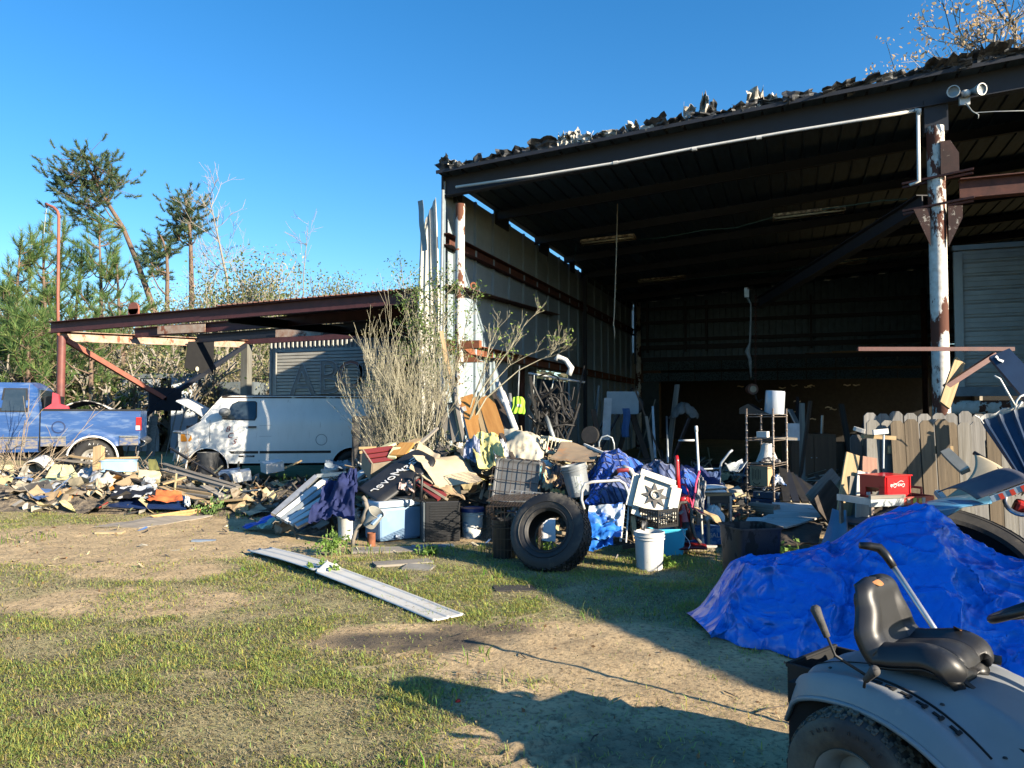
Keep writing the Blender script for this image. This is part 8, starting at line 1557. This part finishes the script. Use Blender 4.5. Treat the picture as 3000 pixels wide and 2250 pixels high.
# light blue hood with reflectors
hb_ = T('light_blue_hood', 'light blue vehicle panel with a dark inside resting on the big tyre', 'vehicle panel', (0, 0, 0)); lbm = M('hood_light_blue', (.07, .22, .36), (.05, .17, .30), sc=3, rough=.35, coat=.3)
def hood(u, v):
    a = d_(1992+150*u, 1096-19*u, 6.1).lerp(d_(2142, 1077, 6.1), 0); b = d_(2010+150*u, 1090-20*u-6*math.sin(math.pi*u), 6.75); p = a.lerp(b, v); return p+UP*(.04*math.sin(math.pi*v)+(-.03*(1-v)**3))
MB().grid(hood, 24, 12, .012).build('skin', lbm, hb_, smooth=True); MB().grid(lambda u, v: Vector(hood(u*.99, 0))-UP*(.075*v*math.sin(math.pi*min(1, u*1.4+.12)))+FW*.03*v, 18, 4, .01).build('front_edge', lbm, hb_, smooth=True)
rl_ = T('reflector_bar', 'silver bar with red and white reflector strips lying behind the light blue panel', 'reflector bar', (0, 0, 0)); a_, b_ = d_(2140, 1078, 6.05), d_(2260, 1034, 5.9); MB().bar(a_, b_, .05, .05).build('bar', M('silver_trim', (.38, .48, .56), rough=.35), rl_)
for k in range(4): MB().bar(a_.lerp(b_, .12+.2*k)-FW*.028, a_.lerp(b_, .20+.2*k)-FW*.028, .01, .045).build('reflector', M('reflector_red', (.7, .06, .03), rough=.3) if k != 9 else paper, rl_)
MB().grid(lambda u, v: a_.lerp(b_, u)-RT*.1+FW*(.02+.55*v)+UP*(.06*math.sin(math.pi*v)+.0), 10, 8, .01).build('dark_top', M('dusty_navy', (.05, .06, .09), (.14, .13, .14), sc=2), rl_, smooth=True)
# giant tyre behind the tarp
gt = T('tractor_tyre', 'huge black tractor tyre standing tilted behind the blue tarpaulin', 'tyre', CW(3.75, 6.55, 0)); gM = Matrix.Translation((0, 0, .28)) @ Euler((0, 0, YAW+R(6))).to_matrix().to_4x4() @ Matrix.Rotation(R(-62), 4, 'X') @ AXY; m = MB(); m.lathe(tyre_prof(.74, .40, .50, True), 72, gM, close=True); m.lathe([(.66, .19), (.668, .2), (.675, .19)], 72, gM); m.lathe([(.61, .2), (.615, .207), (.62, .2)], 72, gM); m.build('casing', rubber, gt, smooth=True, sharp=40)
m = MB(); tread(m, .745, .40, 60, .014, gM, 5, skew=.4); x_ = m.build('tread', rubber, gt); x_['kind'] = 'stuff'
MB().lathe([(0, -.12), (.5, -.12), (.53, -.1)], 40, gM).build('inner_disc', blackgap, gt)
mb_ = T('red_motorbike_part', 'red plastic cowl and chrome wheel glimpsed at the right edge behind the tyre', 'motorbike part', d_(2205, 1085, 6.3)); MB().lathe([(.10, -.02), (.13, 0), (.10, .02)], 22, Matrix.Rotation(R(60), 4, 'X'), close=True).build('wheel_ring', chrome, mb_, smooth=True); MB().box((.1, .05, -.08), (.3, .12, .12), rotm(10, 20, 0)).build('cowl', M('cowl_red', (.5, .03, .02), rough=.3), mb_, bev=.03)
# invented hoarding out of the frame on the right, added to shade the tarpaulin
bt = T('added_shade_hoarding', 'tall plywood hoarding added unseen right of the yard to cast shade', 'hoarding', CW(6.11, 4.15), (0, 0, YD-63.8))
for k in range(4): MB().box((.62+1.25*k, 0, 1.5), (1.23, .03, 3.0)).build('board', ply, bt); MB().box((.05+1.6*k, .08, 1.45), (.09, .09, 2.9)).build('post', wood_grey, bt)
# hoist arm behind the fence
ha = T('red_hoist_arm', 'rust red steel arm with a diagonal strut behind the rusty post', 'hoist arm', (0, 0, 0)); ra = M('arm_red', (.12, .03, .024), (.07, .02, .017), sc=6, rough=.5); MB().bar(d_(1853, 754, 10.7), d_(2190, 754, 10.7), .05, .055).build('arm', ra, ha); MB().bar(d_(2042, 836, 10.6), d_(2150, 766, 10.65), .07, .07).build('strut', ra, ha)
board('tan plank with nail holes leaning right of the rusty post', d_(2040, 876, 10.4), d_(2073, 779, 10.9), .17, .03, wood_tan, 'plank', 'plank', hint=FW)
# ================================================================== boards round the left corner post
orp = M('orange_panel', (.56, .28, .08), (.42, .19, .05), sc=3, stretch=(.5, 5, 5), rough=.6, bump=.1)
for k, (a, b, wd_, m_, lab) in enumerate((((1030, 948, 11.6), (1008, 856, 12.4), .22, orp, 'left orange wooden panel leaning by the corner post'), ((1052, 945, 11.55), (1030, 858, 12.35), .12, wood_tan, 'narrow grey brown strip between the orange panels'), ((1075, 940, 11.5), (1048, 857, 12.3), .24, orp, 'right orange wooden panel leaning by the corner post'), ((1100, 935, 11.6), (1072, 848, 12.5), .20, wood_dark, 'dark board right of the orange panels'),
                                         ((998, 955, 11.8), (953, 716, 13.0), .07, wood_tan, 'long tan pole leaning against the corner post'), ((1003, 955, 11.7), (961, 745, 12.9), .06, wood_grey, 'second long grey pole beside the tan pole'), ((975, 950, 11.9), (938, 838, 12.5), .14, wood_grey, 'broken weathered post behind the dry shrub'), ((1018, 950, 11.7), (1000, 880, 12.2), .10, wood_white, 'white split board left of the orange panels'), ((965, 945, 12.2), (951, 775, 12.8), .06, alu_w, 'thin white conduit standing at the wall edge'),
                                         ((985, 955, 11.8), (975, 870, 12.3), .12, wood_grey, 'grey plank behind the bramble'))):
    board(lab, d_(*a), d_(*b), wd_, .03, m_, 'board', 'leaning_board', hint=FW)
wp = T('white_drain_pipe', 'white drain pipe with a collar leaning right of the orange panels', 'pipe', (0, 0, 0)); MB().tube([d_(1075, 828, 12.3), d_(1114, 928, 11.6)], .045, 14).build('pipe', wplast, wp, smooth=True); MB().tube([d_(1082, 850, 12.2), d_(1092, 872, 12.0)], [.075, .06], 14).build('collar', wplast, wp, smooth=True)
# dark board fence right of the van
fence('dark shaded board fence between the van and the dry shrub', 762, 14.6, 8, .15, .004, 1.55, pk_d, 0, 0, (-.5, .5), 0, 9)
# ================================================================== left debris field
P = lambda u, v, z: d_(u, v, z)
def slabs(lab, c, m_, cat='board', name='board', **k): return sheet(lab, c, m_, cat, name, **k)
slabs('pale yellow grooved foam panel standing at the left edge', [P(-12, 1060, 13.3), P(36, 1062, 13.2), P(28, 1004, 13.9), P(-12, 1004, 13.9)], foam, 'foam panel', 'foam_board', wr=.01, th=.04)
slabs('lower yellow foam panel below the grey beam at left', [P(-12, 1090, 12.8), P(44, 1088, 12.8), P(44, 1072, 13.1), P(-12, 1072, 13.1)], foam, 'foam panel', 'foam_board', wr=.01, th=.03)
board('heavy grey weathered beam lying at the left edge', P(-20, 1066, 12.9), P(118, 1068, 12.8), .14, .10, wood_grey, 'beam', 'beam'); board('black bent board under the grey beam', P(20, 1090, 12.5), P(105, 1078, 12.7), .2, .02, bplast, 'board', 'black_board', bow=.06); board('white strip right of the grey beam', P(92, 1078, 12.5), P(140, 1083, 12.4), .05, .02, wplast, 'strip', 'white_strip'); board('yellow strip on the grass at the left edge', P(-10, 1100, 12.6), P(82, 1095, 12.6), .10, .03, M('yellow_strip', (.72, .50, .06)), 'strip', 'yellow_strip'); board('white gutter slanting across the yellow panel', P(-10, 1015, 13.2), P(43, 1058, 12.9), .08, .04, wplast, 'gutter', 'white_gutter')
bk = bucket('large white bucket lying on its side with its open mouth facing out', P(96, 1002, 13.9), .19, .42, wplast, rot=(105, 0, YD+8), bail=False, name='bucket')
for k, (c, m_, lab) in enumerate((([(98, 1032), (150, 1035), (138, 1004), (115, 1003)], foam, 'curved yellow foam offcut beside the open bucket'), ([(130, 1028), (170, 1030), (155, 1005), (136, 1003)], foam, 'kinked yellow foam sheet right of the open bucket'), ([(60, 1052), (112, 1045), (105, 1029), (56, 1040)], wood_new, 'fresh pine board with a dark scribble in front of the bucket'), ([(70, 1060), (104, 1058), (100, 1046), (74, 1048)], M('pale_teal', (.35, .60, .62)), 'pale teal foam strip below the pine board'),
                                 ([(36, 1055), (60, 1062), (58, 1035), (38, 1032)], wood_dark, 'rotten dark stump piece right of the yellow panel'))):
    slabs(lab, [P(*q, 13.4-.25*(i < 2)+.3*(i > 1)) for i, q in enumerate(c)], m_, 'board' if 'board' in lab else 'foam' if 'foam' in lab else 'stump', 'offcut', wr=.03, th=.03, nu=8, nv=6, seed=k)
clr = M('clear_plastic', (.60, .62, .63), (.42, .44, .46), sc=4, rough=.2, bump=.4, bsc=9, alpha=.85, spec=.8)
slabs('large crumpled clear plastic sheet in the middle of the left debris', [P(96, 1060, 12.8), P(200, 1066, 12.6), P(222, 1014, 13.6), P(188, 1012, 13.7)], clr, 'plastic sheet', 'plastic_sheet', wr=.13, fr=2.4, nu=30, nv=20, seed=50); slabs('smaller clear plastic sheet draped before the stump post', [P(190, 1062, 12.7), P(232, 1055, 12.8), P(240, 1016, 13.5), P(206, 1012, 13.6)], clr, 'plastic sheet', 'plastic_sheet', wr=.10, fr=2.6, seed=51)
board('upright rotten post stump sticking out of the debris', P(213, 1018, 13.4), P(214, 966, 13.6), .15, .12, wood_tan, 'post', 'post_stump', hint=FW); board('short pale stake left of the post stump', P(209, 1012, 13.2), P(211, 1000, 13.2), .05, .05, wood_new, 'stake', 'stake', hint=FW)
lt = T('light_blue_tub', 'upturned light blue plastic tub in the left debris', 'tub', P(256, 1018, 13.6), (0, 0, YD+10)); boxtub(lt, .62, .4, .20, M('pale_blue_plastic', (.34, .52, .72), (.3, .46, .66), rough=.4), .86)
for k, (a, b, wd_, m_, lab) in enumerate((((232, 1016, 13.4), (348, 1056, 12.7), .08, wood_dark, 'long dark narrow plank crossing the left debris'), ((350, 1002, 14.0), (516, 1052, 12.6), .12, wood_grey, 'top long plank slanting right from the van nose'), ((352, 1014, 13.7), (508, 1056, 12.5), .14, wood_grey, 'second long plank slanting right below the top one'), ((354, 1020, 13.6), (500, 1050, 12.7), .12, wood_tan, 'third long plank under the slanting pair'), ((350, 1052, 12.8), (452, 1088, 12.1), .16, wood_tan, 'broad plank running down to the small red crate'),
                                         ((300, 988, 14.6), (222, 990, 14.5), .10, wood_tan, 'mossy beam lying behind the light blue tub'), ((120, 992, 14.4), (240, 1006, 14.2), .08, wood_grey, 'thin grey board running behind the clear plastic'), ((150, 985, 14.5), (262, 1000, 14.2), .07, wood_tan, 'narrow brown board behind the stump post'), ((440, 1050, 12.8), (480, 1072, 12.3), .13, wood_grey, 'short plank crossing under the long planks'), ((0, 1092, 12.2), (60, 1086, 12.3), .06, wood_grey, 'thin grey slat on the grass at far left'),
                                         ((368, 1062, 12.7), (455, 1074, 12.3), .10, wood_grey, 'plank in the fan, nearest the broad plank'), ((375, 1056, 12.8), (462, 1068, 12.4), .10, wood_tan, 'plank in the middle of the fan of boards'), ((385, 1050, 12.9), (468, 1062, 12.5), .10, wood_grey, 'hindmost plank in the fan of boards'), ((460, 1085, 12.2), (490, 1070, 12.4), .2, wood_grey, 'grey board end by the small red crate'), ((475, 1082, 12.2), (530, 1078, 12.1), .14, wood_tan, 'tan board lying right of the small red crate'),
                                         ((10, 985, 14.5), (90, 1000, 14.2), .09, wood_dark, 'dark board behind the open bucket'), ((290, 1022, 13.4), (340, 1030, 13.2), .1, wood_new, 'pale short board right of the light blue tub'), ((368, 968, 14.6), (470, 1030, 13.8), .05, blacksteel, 'black tube slanting in front of the van wheel'), ((350, 1045, 13.0), (400, 1030, 13.2), .22, wood_tan, 'square tan board propped behind the fan of boards'))):
    board(lab, P(*a), P(*b), wd_, .032, m_, 'plank' if 'tube' not in lab else 'tube', 'plank' if 'tube' not in lab else 'black_tube')
slabs('long warped tan plywood strip lying on the bare soil', [G(*w(322, 1114), .10), G(*w(355, 1122), .02), G(*w(538, 1094), .03), G(*w(500, 1088), .12)], ply, 'plywood', 'plywood_strip', wr=.03, fr=1.2, th=.015); slabs('warped grey plywood sheet lying in front of the tan strip', [G(*w(205, 1138), .02), G(*w(300, 1140), .02), G(*w(460, 1114), .04), G(*w(320, 1118), .06)], M('grey_ply', (.36, .31, .24), (.26, .22, .17), sc=3, stretch=(.5, 4, 4)), 'plywood', 'plywood_sheet', wr=.03, fr=1.1, th=.015)
slabs('navy painted board lying at the front of the left debris', [P(224, 1092, 12.0), P(402, 1098, 11.9), P(410, 1072, 12.3), P(245, 1068, 12.4)], M('navy_board', (.012, .03, .10), (.02, .045, .14), sc=4, rough=.35), 'board', 'navy_board', wr=.01, th=.03, nu=12, nv=5)
bwc = M('black_white_print', (.015, .015, .018), (.62, .62, .6), sc=3.4, lo=.545, hi=.56, det=2, rough=.6, bump=.1)
slabs('black cloth with white print crumpled on the navy board', [P(238, 1078, 12.0), P(335, 1076, 12.0), P(340, 1050, 12.5), P(250, 1050, 12.5)], bwc, 'cloth', 'printed_cloth', wr=.06, fr=2.6, nu=24, nv=16, seed=60); slabs('bright orange cloth on the navy board', [P(318, 1082, 11.95), P(395, 1082, 11.95), P(392, 1064, 12.3), P(328, 1060, 12.35)], M('orange_cloth', (.75, .18, .05), (.62, .14, .04), sc=4, rough=.85), 'cloth', 'orange_cloth', wr=.05, fr=2.6, nu=20, nv=14, seed=61)
slabs('tan canvas bundle left of the black cloth', [P(188, 1072, 12.3), P(240, 1070, 12.3), P(232, 1042, 12.8), P(198, 1040, 12.9)], M('tan_canvas', (.52, .42, .27), (.4, .31, .2), rough=.9), 'canvas', 'tan_canvas', wr=.10, fr=3, nu=18, nv=16, seed=62); slabs('rust stained cream pillow in the left debris', [P(214, 1044, 12.9), P(244, 1048, 12.9), P(248, 1026, 13.2), P(222, 1024, 13.2)], M('stained_pillow', (.66, .58, .44), (.62, .3, .1), sc=3, lo=.5, hi=.6), 'pillow', 'pillow', wr=.06, fr=2, sag=-.08, th=.06, seed=63)
slabs('white crumpled bag beside the orange cloth', [P(398, 1092, 11.9), P(412, 1094, 11.9), P(410, 1074, 12.1), P(400, 1072, 12.1)], paper, 'bag', 'white_bag', wr=.06, seed=64, nu=8, nv=8); slabs('cream foam block with holes behind the black cloth', [P(298, 1032, 13.1), P(345, 1036, 13.1), P(345, 1018, 13.3), P(302, 1014, 13.3)], M('cream_foam', (.68, .58, .36), (.6, .5, .3)), 'foam', 'foam_block', wr=.02, th=.06); slabs('grey white plastic tray behind the planks', [P(305, 1050, 12.9), P(338, 1050, 12.9), P(336, 1032, 13.1), P(312, 1030, 13.1)], M('grey_white', (.5, .52, .52)), 'tray', 'plastic_tray', wr=.03, seed=65)
o = slabs('olive plastic bin lid leaning near the van nose', [P(322, 1018, 13.6), P(345, 1014, 13.6), P(336, 992, 13.9), P(320, 992, 13.9)], M('olive_plastic', (.24, .23, .07), (.18, .17, .05)), 'lid', 'olive_lid', wr=.02, th=.02, nu=6, nv=6)
src = T('small_red_crate', 'small red plastic crate at the right end of the left debris', 'crate', G(*w(461, 1098)), (0, 0, YD+10)); crate(src, .20, .15, .11, M('coral_red', (.65, .10, .06)), 6, 4, .008, .012)
gbn = bucket('crushed dark grey bin standing before the van front wheel', P(449, 1022, 14.9), .20, .40, M('bin_grey', (.075, .078, .08), (.05, .05, .052), sc=4, rough=.5, bump=.4, bsc=5), rot=(0, 0, YD), bail=False, ribs=False, cat='bin', name='grey_bin')
for k, (u, v, lab, m_) in enumerate(((497, 1028, 'blue end of a crushed white carton below the van sill', M('blue_carton', (.22, .30, .42))), (520, 1030, 'crushed white carton below the van sill', paper), (588, 1010, 'small flattened white box under the van', paper))):
    o = MB().box((0, 0, .09), (.34, .26, .18), rotm(6, -8, 10)).build('carton', m_, None, loc=P(u, v+8, 14.2), rot=(0, 0, YD+15*k)); tag(o, lab, 'carton')
tyl = T('small_black_wheel', 'small black wheel lying by the van front wheel', 'wheel', P(476, 1040, 14.0)); MB().lathe(tyre_prof(.17, .1, .08, True), 24, Matrix.Rotation(R(50), 4, 'X'), close=True).build('tyre', rubber, tyl, smooth=True)
board('thin orange tipped stick under the van', P(590, 1022, 14.6), P(652, 995, 14.8), .04, .03, wood_tan, 'stick', 'stick'); bucket('white pail under the van rear half', P(712, 1035, 13.8), .15, .18, wplast, bail=False, cat='pail', name='white_pail'); sheet('pale blue grey cloth lump under the van', [P(700, 1015, 14.8), P(765, 1018, 14.7), P(755, 996, 15), P(705, 996, 15)], M('pale_blue_cloth', (.30, .36, .42)), 'cloth', 'pale_cloth', wr=.1, seed=70)
# brush pile
bp = T('brush_pile', 'pile of cut dry branches at the left edge in front of the pickup', 'brush pile', CW(-8.3, 13.6)); tw = Twigs(); rr = random.Random(90)
for i in range(95):
    c = Vector((rr.gauss(-.5, .5), rr.gauss(0, .55), abs(rr.gauss(.15, .2)))); d = (RT*-rr.uniform(-.2, 1)+UP*rr.uniform(-.15, .35)+FW*rr.gauss(0, .4)).normalized()*(-1 if rr.random() < .55 else 1); d.z = abs(d.z)*.7; tw.grow(c, d, rr.uniform(.5, 1.2), .011, 2, rr, .35, 3, .0, .15, 4, .6, 3, .0035)
tw.m.build('branches', M('cut_branches', (.36, .28, .19), (.24, .18, .12), sc=9, bump=.2), bp)
bp2 = T('brush_pile', 'low tangle of grey twigs below the van nose', 'brush pile', CW(-6.6, 14.4)); tw = Twigs()
for i in range(60):
    c = Vector((rr.gauss(0, .45), rr.gauss(0, .2), abs(rr.gauss(.25, .12)))); d = Vector((rr.gauss(0, 1), rr.gauss(0, .5), rr.gauss(0, .35))).normalized(); tw.grow(c, d, rr.uniform(.3, .7), .008, 2, rr, .5, 3, .0, .3, 3, .6, 3, .003)
tw.m.build('twigs', M('cut_branches', (.36, .28, .19)), bp2)
# ================================================================== blue tarpaulin over a machine
tpm = M('blue_tarp', (.008, .20, .80), (.006, .14, .66), sc=2.5, c3=(.06, .24, .72), lo3=.6, hi3=.85, rough=.30, bump=.5, bsc=18, bd=.01, spec=.5, coat=0.)
_n = tpm.node_tree; _p = _n.nodes['Principled BSDF']; _tc = _n.nodes.new('ShaderNodeTexCoord'); _nz = _n.nodes.new('ShaderNodeTexNoise'); _nz.inputs['Scale'].default_value = 2.5; _ad = _n.nodes.new('ShaderNodeMix'); _ad.data_type = 'VECTOR'; _ad.inputs[0].default_value = .25
_n.links.new(_tc.outputs['Object'], _nz.inputs['Vector']); _n.links.new(_tc.outputs['Object'], _ad.inputs[4]); _n.links.new(_nz.outputs['Color'], _ad.inputs[5]); _pr = _p.inputs['Normal'].links[0].from_socket
for _s, _d in ((4., .09), (11., .03)):
    _v = _n.nodes.new('ShaderNodeTexVoronoi'); _v.inputs['Scale'].default_value = _s; _n.links.new(_ad.outputs[1], _v.inputs['Vector']); _b = _n.nodes.new('ShaderNodeBump'); _b.inputs['Distance'].default_value = _d; _b.inputs['Strength'].default_value = 1.; _n.links.new(_v.outputs['Distance'], _b.inputs['Height']); _n.links.new(_pr, _b.inputs['Normal']); _pr = _b.outputs[0]
_n.links.new(_pr, _p.inputs['Normal'])
vtop = lerp_list([(1535, 1372), (1560, 1330), (1585, 1262), (1605, 1212), (1650, 1203), (1740, 1195), (1800, 1182), (1850, 1150), (1890, 1122), (1930, 1112), (1960, 1100), (2000, 1094), (2035, 1108), (2075, 1150), (2130, 1178), (2180, 1200), (2240, 1220), (2320, 1235), (2420, 1300), (2500, 1400)])
vbot = lerp_list([(1535, 1381), (1580, 1390), (1620, 1402), (1700, 1418), (1760, 1428), (1850, 1445), (1960, 1470), (2060, 1495), (2200, 1530), (2420, 1560), (2500, 1520)])
zrd = lerp_list([(1535, 5.45), (1600, 5.75), (1740, 6.0), (1900, 6.1), (2000, 6.15), (2100, 5.9), (2300, 5.6), (2500, 5.2)])
def tarp(s, t):
    u = 1535+965*s; b = G(*w(u, vbot(u)), .0); r_ = d_(u, vtop(u), zrd(u)); hgt = max(r_.z, .0)
    if t < .6:
        q = t/.6; p = b.lerp(Vector((r_.x, r_.y, 0)), q**1.15); z = hgt*math.sin(min(1, q)*math.pi/2)**.72
    else:
        q = (t-.6)/.4; k = Vector((r_.x, r_.y, 0))+FW*.75*q; p = k; z = hgt*(math.cos(q*math.pi/2)**.6 if q < 1 else 0)
    p = Vector((p.x, p.y, z)); env = sm(0, .05, s)*sm(0, .10, t)*sm(1, .9, t)
    loc = Vector((p.dot(RT), p.dot(FW), p.z))
    # long draped folds, then sharper creases
    wq = loc+Vector((mn.noise(loc*2), mn.noise(loc*2+Vector((9, 0, 0))), 0))*.25; rid = lambda v: (1-min(1, 3.2*abs(mn.noise(v))))**1.6
    f = .06*mn.noise(Vector((s*9+1.5*math.sin(t*3), t*1.6, 1)))+.085*rid(Vector((wq.x*1.9+wq.z, wq.y*.8+wq.z*.6, 5)))+.06*rid(Vector((wq.x*3.6, wq.y*2+wq.z*1.5, 2)))+.034*rid(wq*4.5)+.016*rid(wq*10)-.07
    nrm = (-FW*.75+UP*.55)
    if t < .1: p += FW*.05*math.sin(s*60)*(1-t/.1)*.6+FW*.05*mn.noise(Vector((s*25, 0, 0)))
    p = p+nrm*f*env; p.z = max(p.z, .006+.012*abs(mn.noise(Vector((s*40, t*8, 0))))); return p
tpo = T('blue_tarpaulin', 'bright blue tarpaulin draped in creased folds over a machine behind the mower', 'tarpaulin', (0, 0, 0)); MB().grid(tarp, 230, 110).build('sheet', tpm, tpo, smooth=True)
# what peeks out from under it at the right
rm_ = T('covered_red_mower', 'red machine with a small grey wheel peeking out under the tarpaulin at right', 'machine', CW(3.35, 4.75)); MB().box((.1, .3, .2), (.7, .4, .12), rotm(0, 0, 15)).build('deck', M('machine_red', (.55, .02, .015), rough=.3), rm_, bev=.03)
wheel(rm_, (.02, .0, .15), .15, .09, .085, M('grey_rim', (.5, .5, .5)), 5, 22, .006)
cam.location = cam.location
